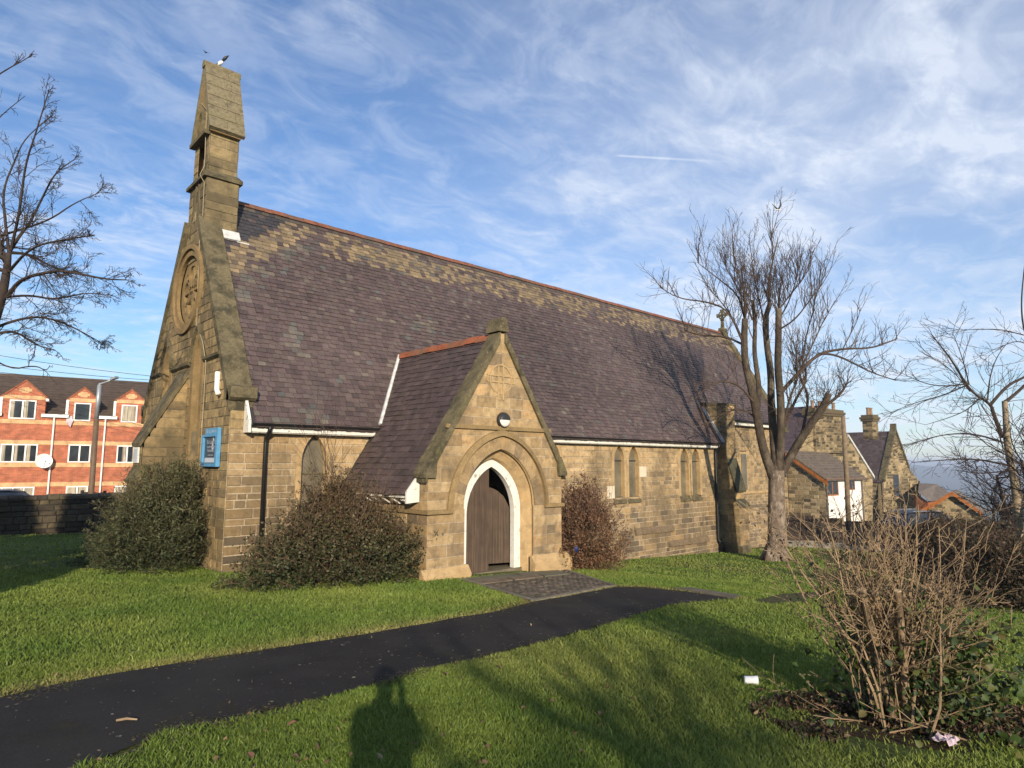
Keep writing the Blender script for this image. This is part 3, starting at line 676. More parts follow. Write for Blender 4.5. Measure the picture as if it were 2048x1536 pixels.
# gable buttress with plaque bracket
gb = sub('buttress', church); yc0, yc1 = 3.0, 3.66
def gfront(z):
    if z < 1.75: return -.98
    if z < 2.12: return -.98+(z-1.75)/.37*.10
    if z < 2.6: return -.88
    return -.88+(z-2.6)/1.75*.88
mb = MB()
for yy, nn, sd in ((yc0, -1, 51), (yc1, 1, 52)):
    stone_panel(mb, (0, yy, 0), (1, 0, 0), (0, nn, 0), -.5, 4.28, lambda z: [(gfront(z)+.01, .0)], (.17, .26), (.25, .5), GABLEC, MORTG, seed=sd, tint=lambda x, z: .92)
stone_panel(mb, (-.98, 0, 0), (0, 1, 0), (-1, 0, 0), -.5, 1.75, lambda z: [(yc0, yc1)], (.17, .26), (.2, .4), GABLEC, MORTG, seed=53)
stone_panel(mb, (-.88, 0, 0), (0, 1, 0), (-1, 0, 0), 2.1, 2.6, lambda z: [(yc0, yc1)], (.17, .26), (.2, .4), GABLEC, MORTG, seed=54)
mb.build('buttress_shaft', M_GABLE, gb)
mb = MB()
mb.prism([(-1.03, yc0-.03, 1.72), (-1.04, yc0-.03, 1.78), (-.87, yc0-.03, 2.14), (-.80, yc0-.03, 2.14), (-.80, yc0-.03, 1.72)], (0, yc1-yc0+.06, 0))
mb.build('weathering_slab', M_COPE, gb); mb = MB()
mb.prism([(-.93, yc0-.04, 2.54), (-.95, yc0-.04, 2.62), (0.0, yc0-.04, 4.46), (0, yc0-.04, 4.24)], (0, yc1-yc0+.08, 0))
mb.build('weathering_slab', M_COPE, gb)

# bellcote
bc = sub('bellcote', church)
by0, by1 = GC-.60, GC+.60; bX0, bX1 = .07, .84
mb = MB()
def two_sides(z0, z1, y0, y1, x0, x1, seed, front=None):
    stone_panel(mb, (0, y0, 0), (1, 0, 0), (0, -1, 0), z0, z1, lambda z: [(x0-.01, x1)], (.2, .32), (.3, .6), BELLC, MORTG, seed=seed)
    stone_panel(mb, (0, y1, 0), (1, 0, 0), (0, 1, 0), z0, z1, lambda z: [(x0-.01, x1)], (.2, .32), (.3, .6), BELLC, MORTG, seed=seed+1)
    stone_panel(mb, (x1, 0, 0), (0, 1, 0), (1, 0, 0), z0, z1, lambda z: [(y0, y1)], (.2, .32), (.3, .6), BELLC, MORTG, seed=seed+2)
    stone_panel(mb, (x0, 0, 0), (0, 1, 0), (-1, 0, 0), z0, z1, front or (lambda z: [(y0, y1)]), (.2, .32), (.25, .5), BELLC, MORTG, seed=seed+3)
two_sides(7.2, 9.25, by0-.06, by1+.06, bX0, bX1, 61)
def bell_iv(z):
    iv = [(by0+.02, by1-.02)]
    w = arch_half(z, .24, 10.25, .36)
    if w > 0 and z > 9.48: iv = cut(iv, GC-w, GC+w)
    return iv
two_sides(9.35, 10.56, by0+.05, by1-.05, bX0+.03, bX1-.03, 71, bell_iv)
mb.build('bellcote_shaft', M_GABLE, bc)
mb = MB(); mb.box(.30, .34, GC-.53, GC+.53, 9.4, 10.56); mb.build('bell_opening', M_GDRESS, bc)
mb = MB()
for z, e in ((9.24, .13), (10.44, .10)):
    x0, x1, y0, y1 = bX0-e*.75, bX1+e*.55, by0-e, by1+e
    if z > 10: continue
    vs = [(x0, y0, z), (x1, y0, z), (x1, y1, z), (x0, y1, z), (x0, y0, z+.09), (x1, y0, z+.09), (x1, y1, z+.09), (x0, y1, z+.09), (bX0, by0+.04, z+.24), (bX1, by0+.04, z+.24), (bX1, by1-.04, z+.24), (bX0, by1-.04, z+.24)]
    mb.add(vs, [(3, 2, 1, 0), (0, 1, 5, 4), (1, 2, 6, 5), (2, 3, 7, 6), (3, 0, 4, 7), (4, 5, 9, 8), (5, 6, 10, 9), (6, 7, 11, 10), (7, 4, 8, 11), (8, 9, 10, 11)])
for t in (0, 1):      # splayed front ribs under the string
    s = 1 if t else -1
    mb.prism([(bX0-.035, GC+s*.05, 9.24), (bX0-.035, GC+s*.12, 9.24), (bX0-.035, GC+s*.42, 7.9), (bX0-.035, GC+s*.35, 7.9)], (.05, 0, 0))
mb.build('string_course', M_COPE, bc)
mb = MB(); ez, az_ = 10.52, 12.54
def brf(t, s): return (GC+s*(.75*(1-t)+.05*t), ez+(az_-ez)*t)
cnt = 6
for s in (-1, 1):
    for i in range(cnt):
        (ya, za), (yb, zb) = brf(i/cnt, s), brf((i+1)/cnt, s)
        o2 = .016; r2 = random.Random(i*7+s); xq = bX0-.06; xe2 = bX1+.06
        while xq < xe2-.02:
            l2 = min(xe2-xq, r2.uniform(.4, .75)); l2 = xe2-xq if xe2-xq-l2 < .2 else l2; k2 = o2+r2.uniform(-.005, .005)
            mb.prism([(xq+.004, ya+s*k2, za+.012), (xq+.004, yb+s*.008, zb+.004), (xq+.004, yb-s*.11, zb-.05), (xq+.004, ya-s*.08, za-.04)], (l2-.008, 0, 0)); xq += l2
mb.prism([(bX0-.08, GC-.10, az_-.10), (bX0-.08, GC-.11, az_+.0), (bX0-.08, GC-.05, az_+.08), (bX0-.08, GC+.05, az_+.08), (bX0-.08, GC+.11, az_), (bX0-.08, GC+.10, az_-.10)], (bX1-bX0+.16, 0, 0))
mb.build('bellcote_roof', M_BCROOF, bc)
mb = MB()
tri = lambda x, k: [(x, GC-.68*k, 10.46), (x, GC+.68*k, 10.46), (x, GC, 10.46+1.95*k)]
mb.prism(tri(bX0, 1), (bX1-bX0-.02, 0, 0)); mb.build('bellcote_gable', M_GDRESS, bc)
mb = MB(); arch_strip(mb, (bX0, 0, 0), (0, 1, 0), (-1, 0, 0), GC, (.16, 10.6, 10.85, .34), (.22, 10.6, 10.85, .44), 0, .07, 8, None, False)
mb.prism([(bX0-.12, GC-.60, 10.38), (bX0-.12, GC-.60, 10.48), (bX0-.12, GC+.60, 10.48), (bX0-.12, GC+.60, 10.38)], (.14, 0, 0)); mb.build('gable_moulding', M_COPE, bc)
mb = MB(); mb.tube([(bX0-.03, GC+.12, 11.5), (bX0-.04, GC-.20, 11.25), (bX0-.05, GC-.46, 11.05), (bX0-.04, GC-.42, 10.7), (bX0-.02, GC-.44, 9.6), (bX0-.13, GC-.50, 9.3), (bX0-.03, GC-.54, 9.1), (bX0-.03, GC-.60, 7.9), (-.04, GC-.74, 7.5), (-.04, GC-.84, 6.2), (-.045, GC-.96, 5.4), (-.11, 1.72, 4.9), (-.04, 1.62, 4.4), (-.04, 1.62, .4)], .009, 6)
mb.build('lightning_conductor', M_CABLE, church)
mb = MB(); mb.tube([(-.06, .74, 4.12), (-.06, .74, 3.80), (-.07, .70, 3.72), (-.08, .60, 3.66), (-.08, .56, 3.62)], .055, 12); mb.build('vent_pipe', M_UPVC, church, True)
for a in ((.82, .98, 1.5, 1.68), (1.5, 1.72, 1.55, 1.68)): mb = MB(); mb.box(-.03, -.002, *a); mb.build('air_brick', M_RUST, church)

# porch
PX, PY, PH = 4.64, -3.13, 1.90
PB = -.5
porch = sub('porch', church)
def pz_roof(x): return 1.62+(5.02-1.62)/(PH+.26)*(PH+.26-abs(x-PX))
PSL = (5.02-1.62)/(PH+.26)
def porch_iv(z):
    if z < 1.95: iv = [(PX-PH-.012, PX+PH+.012)]
    else:
        w = min(PH+.012, (5.12-z)/PSL-.02); iv = [(PX-w, PX+w)] if w > .03 else []
    w = arch_half(z, 1.12, 1.25, 1.36) if z > 1.23 else .985
    if w > 0: iv = cut(iv, PX-w, PX+w)
    return iv
PORC = [(.42, .30, .16), (.37, .26, .14), (.44, .315, .17), (.33, .23, .12), (.40, .28, .145), (.45, .30, .15), (.27, .195, .115)]
mb = MB()
stone_panel(mb, (0, PY, 0), (1, 0, 0), (0, -1, 0), PB, 5.05, porch_iv, (.17, .29), (.25, .6), PORC, MORT, seed=81, proud=(.003, .010), ch=.006, gap=.010, tint=lambda x, z: .98 if z < 3 else 1.05)
stone_panel(mb, (PX-PH, PY, 0), (0, 1, 0), (-1, 0, 0), PB, 1.62, lambda z: [(-.012, -PY)], (.17, .26), (.25, .5), SAND, MORT, seed=82, proud=(.003, .012), ch=.006)
stone_panel(mb, (PX+PH, PY, 0), (0, 1, 0), (1, 0, 0), PB, 1.62, lambda z: [(-.012, -PY)], (.17, .26), (.25, .5), SAND, MORT, seed=83)
for s_ in (-1, 1):
    stone_panel(mb, (PX+s_*PH, PY, 0), (0, 1, 0), (s_, 0, 0), 1.62, 1.95, lambda z: [(-.012, .36)], (.15, .2), (.2, .4), PORC, MORT, seed=85)
mb.build('porch_wall', M_SAND, porch)
# plinth
for (xa, xb) in ((PX-PH-.16, PX-.90), (PX+.90, PX+PH+.22)):
    if xa > PX: mb.build('porch_plinth', M_DRESS, porch)
    mb = MB(); mb.prism([(xa, PY+.02, PB), (xa, PY-.14, PB), (xa, PY-.14, .0), (xa, PY-.03, .15), (xa, PY+.02, .15)], (xb-xa, 0, 0))
mb.prism([(PX+PH-.02, PY-.135, PB), (PX+PH+.215, PY-.135, PB), (PX+PH+.215, PY-.135, .0), (PX+PH+.03, PY-.135, .145), (PX+PH-.02, PY-.135, .145)], (0, 3.0, 0))
mb.build('porch_plinth', M_DRESS, porch)
# door surround: hood, voussoir ring, splayed inner order
O3 = (0, PY, 0); U3 = (1, 0, 0); N3 = (0, -1, 0)
mb = MB(); arch_strip(mb, O3, U3, N3, PX, (1.33, 1.1, 1.25, 1.53), (1.44, 1.1, 1.25, 1.66), 0, .09, 18)
mb.box(PX-PH-.05, PX-1.33, PY-.075, PY-.012, 1.19, 1.27); mb.box(PX+1.33, PX+PH+.05, PY-.075, PY-.012, 1.19, 1.27)
mb.box(PX-PH-.06, PX-PH-.012, PY-.074, -.03, 1.191, 1.269)
mb.box(PX-1.52, PX+1.52, PY-.06, PY-.011, 2.90, 2.98)
mb.build('hood_mould', M_GDRESS, porch)
mb = MB()
a_in = arch_pts(PX, 1.02, PB, 1.25, 1.24, 18)[1:-1]; a_out = arch_pts(PX, 1.34, PB, 1.25, 1.55, 18)[1:-1]
vr = random.Random(5)
gi = np.linspace(0, len(a_in)-1, 20).astype(int)
for i in range(len(gi)-1):
    A = [a_in[k] for k in range(gi[i], gi[i+1]+1)]; B = [a_out[k] for k in range(gi[i], gi[i+1]+1)]
    poly = A+B[::-1]; c = np.array(vr.choice(PORC))*vr.uniform(.85, 1.08)
    cxm = sum(p[0] for p in poly)/len(poly); czm = sum(p[1] for p in poly)/len(poly)
    poly = [(cxm+(p-cxm)*.985, czm+(q-czm)*.985) for p, q in poly]
    mb.prism([(p, PY-.016, q) for p, q in poly], (0, .1, 0), tuple(c))
mb.build('voussoirs', M_SAND, porch)
def loft(mb, rings, col=None):
    m = len(rings[0]); vs = [p for r in rings for p in r]; fs = []
    for k in range(len(rings)-1):
        for i in range(m-1): fs.append((k*m+i, k*m+i+1, (k+1)*m+i+1, (k+1)*m+i))
    mb.add(vs, fs, col)
mb = MB()
def R3(a, zs, h, d): return lift(arch_pts(PX, a, PB, zs, h, 18), O3, U3, N3, -d)
loft(mb, [R3(1.03, 1.25, 1.25, -.012), R3(1.01, 1.25, 1.23, .05), R3(1.06, 1.25, 1.28, .10), R3(1.0, 1.25, 1.20, .14), R3(.97, 1.25, 1.17, .17), R3(.93, 1.2, 1.10, .24), R3(.885, 1.15, 1.12, .33), R3(.885, 1.15, 1.12, .6)])
mb.build('door_reveal', M_DRESS, porch)
# white frame, two leaves
DY = PY+.34
mb = MB(); arch_ring(mb, (0, DY, 0), U3, N3, PX, (.685, -.17, 1.10, 1.01), (.875, -.17, 1.14, 1.13), .03, -.10, -.08, 16); mb.build('door_frame', M_WHITE, porch)
mb = MB()
lp = arch_pts(0, .70, -.13, 1.10, 1.02, 16); left = [p for p in lp if p[0] <= .001]+[(0, -.13)]
mb.prism([(PX+x, DY+.06, z) for x, z in left], (0, .05, 0))
for k in range(1, 5):
    xx = -.70+k*.14; w_ = .006
ld = mb.build('door_leaf', M_DOOR, porch)
mb = MB(); r_ = random.Random(3)
xs = [-.69+i*.69/5 for i in range(6)]
for i in range(5):
    xa, xb = xs[i]+.003, xs[i+1]-.003
    za = min(1.10+1.0, max(1.1, 0)); R_ = (.7*.7+1.02*1.02)/1.4
    def topz(x): 
        d = abs(x)+(R_-.7); return 1.10+math.sqrt(max(R_*R_-d*d, 0))
    mb.prism([(PX+xa, DY+.045+r_.uniform(0, .004), -.12), (PX+xb, DY+.045, -.12), (PX+xb, DY+.045, topz(xb)-.01), (PX+xa, DY+.045, topz(xa)-.01)], (0, .014, 0))
mb.build('door_boards', M_DOOR, porch)
# right leaf: swung a little inward, lower round-headed top
mb = MB(); hx, ang = .665, math.radians(17)
def leafpt(s, z, t=0): return (PX+hx-s*math.cos(ang)+t*math.sin(ang), DY+.10+s*math.sin(ang)+t*math.cos(ang), z)
nb = 5
for i in range(nb):
    sa, sb = i*.70/nb+.003, (i+1)*.70/nb-.003
    tz = lambda s: 1.02+.66*math.sqrt(max(0, 1-((.70-s)/.72)**2))
    mb.prism([leafpt(sa, -.02), leafpt(sb, -.02), leafpt(sb, tz(sb)), leafpt(sa, tz(sa))], (.05*math.sin(ang), .05*math.cos(ang), 0))
mb.build('door_leaf', M_DOOR, porch)
mb = MB(); mb.box(PX-.95, PX+.95, DY+1.4, DY+1.45, -.4, 2.6); mb.build('porch_shade_sheet', M_DARK, porch)  # near-black sheet behind the leaves, painted to stand in for the porch's inner shade
mb = MB(); mb.box(PX-.9, PX+.9, DY-.06, DY+1.3, -.42, -.125); mb.build('door_step', M_FLAG, porch)
# porch roof
mb = MB(); lx = math.hypot(PH+.26, 5.02-1.62)
for s in (-1, 1):
    su = np.array((-s*(PH+.26), 0, 5.02-1.62)); su /= np.linalg.norm(su); nn = np.array((s*PSL, 0, 1.)); nn /= np.linalg.norm(nn)
    o_ = np.array((PX+s*(PH+.30), PY+.30, 1.62-.04*PSL))
    slates(mb, o_, (0, 1, 0), su, nn, 4.2, lx+.04, .20, .145, plain_slate, lambda p: p[2] > roof_z(max(p[1]-.12, -.3))-.15 or p[1] < -.25, 90+s)
    mb.add([o_-nn*.02, o_-nn*.02+np.array((0, 2.85, 0)), o_+su*lx+np.array((0, 3.6, 0))-nn*.02, o_+su*lx-nn*.02], [(0, 1, 2, 3)], (.04, .035, .035))
mb.build('porch_roof', M_SLATE, porch)
mb = MB(); y = PY+.36
while y < .95:
    l = min(.42, .98-y); dz = random.uniform(-.012, .012)
    mb.prism([(PX-.12, y+.005, 4.93+dz), (PX-.05, y+.005, 5.07+dz), (PX, y+.005, 5.10+dz), (PX+.05, y+.005, 5.07+dz), (PX+.12, y+.005, 4.93+dz)], (0, l-.01, 0)); y += l
mb.build('ridge_tiles', M_TERRA, porch)
mb = MB()       # coping on the porch gable
for s in (-1, 1):
    segs = 5
    for i in range(segs):
        t0, t1 = i/segs, (i+1)/segs
        xa = PH+.10-(PH+.02)*t0; xb = PH+.10-(PH+.02)*t1; za = pz_roof(PX+xa); zb = pz_roof(PX+xb)
        e = .17+random.uniform(-.012, .012)
        mb.prism([(PX+s*xa, PY-.07, za-.06), (PX+s*xb, PY-.07, zb-.06), (PX+s*xb, PY-.07, zb+e), (PX+s*xa, PY-.07, za+e)], (0, .40, 0))
    xk = PH+.10
    mb.prism([(PX+s*(PH-.12), PY-.09, 1.90), (PX+s*(PH+.13), PY-.09, 1.90), (PX+s*(PH+.13), PY-.09, 1.98), (PX+s*(PH-.06), PY-.09, 2.34), (PX+s*(PH-.16), PY-.09, 2.34)], (0, .43, 0))
mb.prism([(PX-.14, PY-.09, 5.08), (PX-.10, PY-.09, 5.34), (PX-.045, PY-.09, 5.40), (PX+.045, PY-.09, 5.40), (PX+.10, PY-.09, 5.34), (PX+.14, PY-.09, 5.08)], (0, .46, 0))
mb.build('porch_coping', M_COPE, porch)
mb = MB()       # white eaves board and block corbels
xe = PX-PH-.26
mb.box(xe-.01, xe+.04, PY+.30, -.05, 1.50, 1.58); mb.box(xe+.04, PX-PH-.02, PY+.30, -.05, 1.54, 1.57)
mb.prism([(xe-.06, PY+.27, 1.40), (xe-.06, PY+.27, 1.62), (xe+.26, PY+.27, 2.02), (PX-PH-.02, PY+.27, 1.80), (PX-PH-.02, PY+.27, 1.42)], (0, .05, 0))
mb.build('porch_fascia', M_WHITE, porch)
for k in range(7):
    yy = PY+.52+k*.37
    c_ = MB(); c_.prism([(PX-PH-.02, yy, 1.52), (xe+.03, yy, 1.52), (xe+.05, yy, 1.44), (PX-PH-.08, yy, 1.36), (PX-PH-.02, yy, 1.36)], (0, .12, 0)); c_.build('eaves_corbel', M_WHITE, porch)
mb = MB()       # white mortar flashing where the porch roof meets the nave roof
for s in (-1, 1):
    pts = []
    for t in np.linspace(0, 1, 7):
        z = 3.04+(4.98-3.04)*t; yv = roof_y(z); xv = PX+s*((5.02-z)/PSL); pts.append((xv, yv-.02, z+.05))
    mb.tube(pts, .055, 6)
mb.build('valley_flashing', M_LEAD, porch)
mb = MB()       # wheel cross carved over the door
cc = (PX-.02, 4.02)
def ringp(r0, r1): 
    n = 32; vs = []; fs = []
    for i in range(n):
        t = 2*math.pi*i/n
        for r, d in ((r0, .0), (r0, .024), (r1, .024), (r1, .0)): vs.append((cc[0]+r*math.cos(t), PY-d, cc[1]+r*math.sin(t)))
    for i in range(n):
        j = (i+1) % n
        for k in range(4): fs.append((i*4+k, i*4+(k+1) % 4, j*4+(k+1) % 4, j*4+k))
    mb.add(vs, fs)
ringp(.30, .335)
for o_ in (-.085, .055):
    mb.box(cc[0]+o_, cc[0]+o_+.03, PY-.025, PY-.002, cc[1]-.46, cc[1]+.29); mb.box(cc[0]-.40, cc[0]+.40, PY-.0245, PY-.002, cc[1]+o_, cc[1]+o_+.03)
for o_ in (-.40, .37): mb.box(cc[0]+o_, cc[0]+o_+.03, PY-.0235, PY-.002, cc[1]-.09, cc[1]+.09)
mb.build('carved_cross', M_DRESS, porch)

# ------------------------------------------------------------------ fixtures on the church
lamp = thing('wall_lamp', (PX+.03, PY-.02, 3.12), 'round bulkhead lamp with black top half and white lower half above the porch arch', 'lamp')
mb = MB(); mb.lathe((PX+.03, PY-.012, 3.12), [(.17, 0), (.175, .03), (.165, .075), (.15, .09)], 28, (0, -1, 0)); mb.build('lamp_base', M_LAMPK, lamp)
def half_dome(s0, s1, r, ht, name, m):
    mb = MB(); vs = []; fs = []; nr, na = 6, 16
    for i in range(nr+1):
        p = math.pi/2*i/nr
        for j in range(na+1):
            t = s0+(s1-s0)*j/na; vs.append((PX+.03+r*math.sin(p)*math.cos(t), PY-.10-ht*math.cos(p), 3.12+r*math.sin(p)*math.sin(t)))
    for i in range(nr):
        for j in range(na): a = i*(na+1)+j; fs.append((a, a+1, a+na+2, a+na+1))
    mb.add(vs, fs); mb.build(name, m, lamp, True)
half_dome(math.pi, 2*math.pi, .15, .055, 'lamp_diffuser', M_LAMPW); half_dome(0, math.pi, .152, .062, 'lamp_hood', M_LAMPK)

def text_mesh(body, size, o, u, n, mat, parent, name='lettering', width=None):
    cu = bpy.data.curves.new(name, 'FONT'); cu.body = body; cu.size = size; cu.align_x = 'CENTER'; cu.align_y = 'CENTER'
    tmp = bpy.data.objects.new('tmp_text', cu); COL.objects.link(tmp); dg = bpy.context.evaluated_depsgraph_get()
    me = bpy.data.meshes.new_from_object(tmp.evaluated_get(dg)); bpy.data.objects.remove(tmp); bpy.data.curves.remove(cu)
    u = np.array(u, float); n = np.array(n, float); v = np.cross(n, u)
    xs = [q.co.x for q in me.vertices]; k = (width/(max(xs)-min(xs))) if width else 1
    for q in me.vertices:
        p = np.array(o)+u*q.co.x*k+v*q.co.y+n*.0015; q.co = p
    me.materials.clear(); me.materials.append(mat); ob = bpy.data.objects.new(name, me); COL.objects.link(ob); ob.parent = parent; ob.location = -parent_world(parent); return ob
nb_ = thing('notice_board', (-.06, .90, 2.45), 'faded blue framed notice board with pale lettering on the gable wall', 'notice board')
y0, y1, z0, z1 = .42, 1.36, 2.12, 2.78
mb = MB(); mb.box(-.06, -.025, y0, y1, z0, z1)
mb.build('board_panel', M_NAVY, nb_)
mb = MB(); fw_ = .085
mb.box(-.11, -.028, y0-.02, y0+fw_, z0-.02, z1); mb.box(-.11, -.028, y1-fw_+.02, y1+.02, z0-.02, z1)
mb.box(-.109, -.028, y0+fw_, y1-fw_+.02, z0-.02, z0+.05); mb.box(-.109, -.028, y0+fw_, y1-fw_+.02, z1-.05, z1)
mb.build('board_frame', M_BLUE, nb_)
mb = MB(); mb.box(-.10, -.028, y0-.01, y1-.18, z1+.002, z1+.13); hd = mb.build('board_header', M_BLUE, nb_)
uu, nn = (0, -1, 0), (-1, 0, 0); yc = .5*(y0+y1)
text_mesh("St Luke's", .10, (-.101, yc-.09, z1+.066), uu, nn, M_PALE, nb_, width=.62)
for (t, zz, wd, sz) in (("St Luke's", 2.62, .52, .12), ("worship", 2.52, .46, .085), ("Sunday", 2.44, .42, .085), ("welcome", 2.345, .36, .06)):
    text_mesh(t, sz, (-.062, yc, zz), uu, nn, M_PALE, nb_, width=wd)
mb = MB(); mb.box(-.066, -.0605, yc-.35, yc+.35, 2.185, 2.285); mb.build('poster_strip', M_PALE, nb_)
mb = MB()       # peeling pale patch on the poster
mb.add([(-.0635, yc-.06+y, z) for y, z in ((-.10, 2.72), (-.03, 2.71), (-.05, 2.66), (-.01, 2.60), (0.02, 2.52), (-.02, 2.46), (-.04, 2.40), (-.08, 2.44), (-.11, 2.48), (-.09, 2.58), (-.13, 2.66))], [tuple(range(11))]); mb.build('peeling_patch', M_PALE, nb_)
pl = thing('wall_plaque', (-.90, 3.33, 2.36), 'small pale plaque on the end face of the gable buttress', 'plaque')
mb = MB(); mb.box(-.925, -.895, 3.14, 3.54, 2.17, 2.53); mb.build('plaque_frame', M_WHITE, pl)
mb = MB(); mb.box(-.931, -.926, 3.18, 3.50, 2.21, 2.49); mb.build('plaque_face', M_PALE, pl)

# ------------------------------------------------------------------ ground, path, apron
def sheet(name, poly_xy, mat, dz, kind='structure', res=.35, edge_noise=0, colfun=None, thickness=0.):
    """fills a polygon (given as two matching edge polylines) draped on the terrain"""
    A, B = poly_xy; n = 60
    def resample(P):
        P = np.array(P, float); d = np.r_[0, np.cumsum(np.linalg.norm(np.diff(P, axis=0), axis=1))]
        t = np.linspace(0, d[-1], n); return np.c_[np.interp(t, d, P[:, 0]), np.interp(t, d, P[:, 1])]
    a, b = resample(A), resample(B); m = 9; vs = []; fs = []
    for i in range(n):
        for j in range(m):
            p = a[i]*(1-j/(m-1))+b[i]*j/(m-1)
            if edge_noise and j in (0, m-1): p = p+edge_noise*(np.array([vnoise(p[0]*2.3, p[1]*2.3, 3), vnoise(p[0]*2.3, p[1]*2.3, 8)])-.5)
            vs.append((p[0], p[1], float(gz(p[0], p[1]))+dz))
    for i in range(n-1):
        for j in range(m-1): q = i*m+j; fs.append((q, q+1, q+m+1, q+m))
    mb = MB(); mb.add(vs, fs); o = mb.build(name, mat); tag(o, kind=kind); return o
GP = lambda L: [tuple(ground(u, v)[:2]) for u, v in L]
P_UP = GP([(-330, 1480), (0, 1400), (122, 1370), (303, 1338), (488, 1309), (732, 1270), (1000, 1223), (1066, 1206), (1228, 1176), (1285, 1176), (1344, 1182), (1400, 1189), (1470, 1197)])
P_LO = GP([(-250, 1700), (120, 1560), (161, 1533), (268, 1512), (317, 1470), (420, 1452), (552, 1424), (700, 1386), (791, 1361), (854, 1339), (1000, 1311), (1174, 1263), (1285, 1227), (1344, 1212), (1420, 1203), (1474, 1199)])
_d = np.array(P_UP[1])-np.array(P_UP[3]); _d /= np.linalg.norm(_d)      # the path runs on past the left edge of the view
P_UP[0] = tuple(np.array(P_UP[1])+_d*16); P_LO[0] = tuple(np.array(P_LO[1])+_d*16)
sheet('path', (P_UP, P_LO), M_TARMAC, .018, edge_noise=.10)
path_poly = np.array(P_UP+P_LO[::-1])
AP = GP([(923, 1160), (1067, 1204), (1228, 1173), (1128, 1141)])
ap_poly = np.array(AP)
def in_poly(x, y, P):
    x = np.asarray(x); y = np.asarray(y); r = np.zeros(x.shape, bool); n = len(P); j = n-1
    for i in range(n):
        xi, yi = P[i]; xj, yj = P[j]
        if yi != yj: r ^= ((yi > y) != (yj > y)) & (x < (xj-xi)*(y-yi)/(yj-yi)+xi)
        j = i
    return r
# apron of block pavers with edging strips, flagstones at the door
mb = MB(); mb.add([(p[0], p[1], float(gz(*p))+.012) for p in AP], [(0, 1, 2, 3)], (.03, .028, .018))
pr_ = random.Random(9)
def bil(s, t): a, b, c, d = [np.array(p) for p in AP]; return (a*(1-s)+d*s)*(1-t)+(b*(1-s)+c*s)*t
ns, ntt = 17, 21
for j in range(ntt):
    for i in range(-1, ns):
        off = .5 if j % 2 else 0
        s0, s1 = (i+off)/ns, (i+1+off)/ns; s0, s1 = max(0, s0), min(1, s1)
        if s1-s0 < .01: continue
        t0, t1 = j/ntt, (j+1)/ntt
        if t0 < .30 and s0 < .93: continue
        e = .08; q = [bil(s0+e/ns, t0+e/ntt), bil(s1-e/ns, t0+e/ntt), bil(s1-e/ns, t1-e/ntt), bil(s0+e/ns, t1-e/ntt)]
        z = .026+pr_.uniform(-.003, .004); c = np.array(pr_.choice([(.15, .115, .085), (.12, .095, .075), (.18, .14, .10), (.10, .085, .06)]))*pr_.uniform(.8, 1.1)
        mb.prism([(p[0], p[1], float(gz(*p))-.02) for p in q], (0, 0, z+.02), tuple(c))
for s0, s1, t0, t1 in ((0.0, .46, .0, .15), (.47, .92, .0, .15), (.0, .31, .155, .295), (.32, .62, .155, .295), (.63, .92, .155, .295)):
    q = [bil(s0+.004, t0), bil(s1-.004, t0), bil(s1-.004, t1), bil(s0+.004, t1)]
    mb.prism([(p[0], p[1], float(gz(*p))-.02) for p in q], (0, 0, .05), (.17*pr_.uniform(.8, 1.1), .14, .095))
for A_, B_ in ((AP[0], AP[1]), (AP[1], AP[2]), (AP[2], AP[3])):
    A_, B_ = np.array(A_), np.array(B_); t = (B_-A_)/np.linalg.norm(B_-A_); nrm = np.array((t[1], -t[0]))*.05
    q = [A_-nrm, B_-nrm, B_+nrm, A_+nrm]; mb.prism([(p[0], p[1], float(gz(*p))-.03) for p in q], (0, 0, .066), (.21, .18, .13))
tag(mb.build('apron_paving', M_PAVER), kind='structure')
# concrete slab at the end of the path, overgrown manhole
sl = GP([(1345, 1179), (1380, 1178), (1480, 1194), (1470, 1200)])
mb = MB(); mb.prism([(p[0], p[1], float(gz(*p))-.02) for p in sl], (0, 0, .055)); tag(mb.build('path_slab', M_FLAG), kind='structure')
mh = GP([(1508, 1203), (1560, 1190), (1640, 1185), (1665, 1190), (1600, 1206), (1545, 1209)])
mb = MB(); mb.prism([(p[0], p[1], float(gz(*p))-.02) for p in mh], (0, 0, .035)); tag(mb.build('mossy_ground_patch', M_MOSS), kind='structure')

def grid_sheet(name, xs, ys, mat, zf):
    X, Y = np.meshgrid(xs, ys); V = np.c_[X.ravel(), Y.ravel(), zf(X, Y).ravel()]; nx, ny = len(xs), len(ys)
    q = (np.arange(ny-1)[:, None]*nx+np.arange(nx-1)[None, :]).ravel(); fl = np.c_[q, q+1, q+nx+1, q+nx].ravel()
    o = raw_mesh(name, V, fl, 4, mat); tag(o, kind='structure'); return o
grid_sheet('lawn', np.arange(-30, 32.01, .5), np.arange(-32, 14.4, .5), M_SOIL, lambda x, y: gz(x, y))
gx = np.unique(np.r_[-6000, -3000, -1500, -700, -300, -150, -80, np.arange(-60, 76, 3), np.arange(80, 700, 25), 800, 1000, 1500, 2500, 4000, 6500])
gy = np.unique(np.r_[-6000, -3000, -1500, -700, -300, -150, -80, np.arange(-60, 76, 3), 90, 120, 200, 350, 600, 1000, 1500, 2500, 4000, 6500])
grid_sheet('ground', gx, gy, M_FIELD, lambda x, y: gz(x, y)-.05)
grid_sheet('street', np.arange(-30, 26, 2.), np.arange(16.5, 23.1, 1.1), M_ROAD, lambda x, y: gz(x, y)-.03)

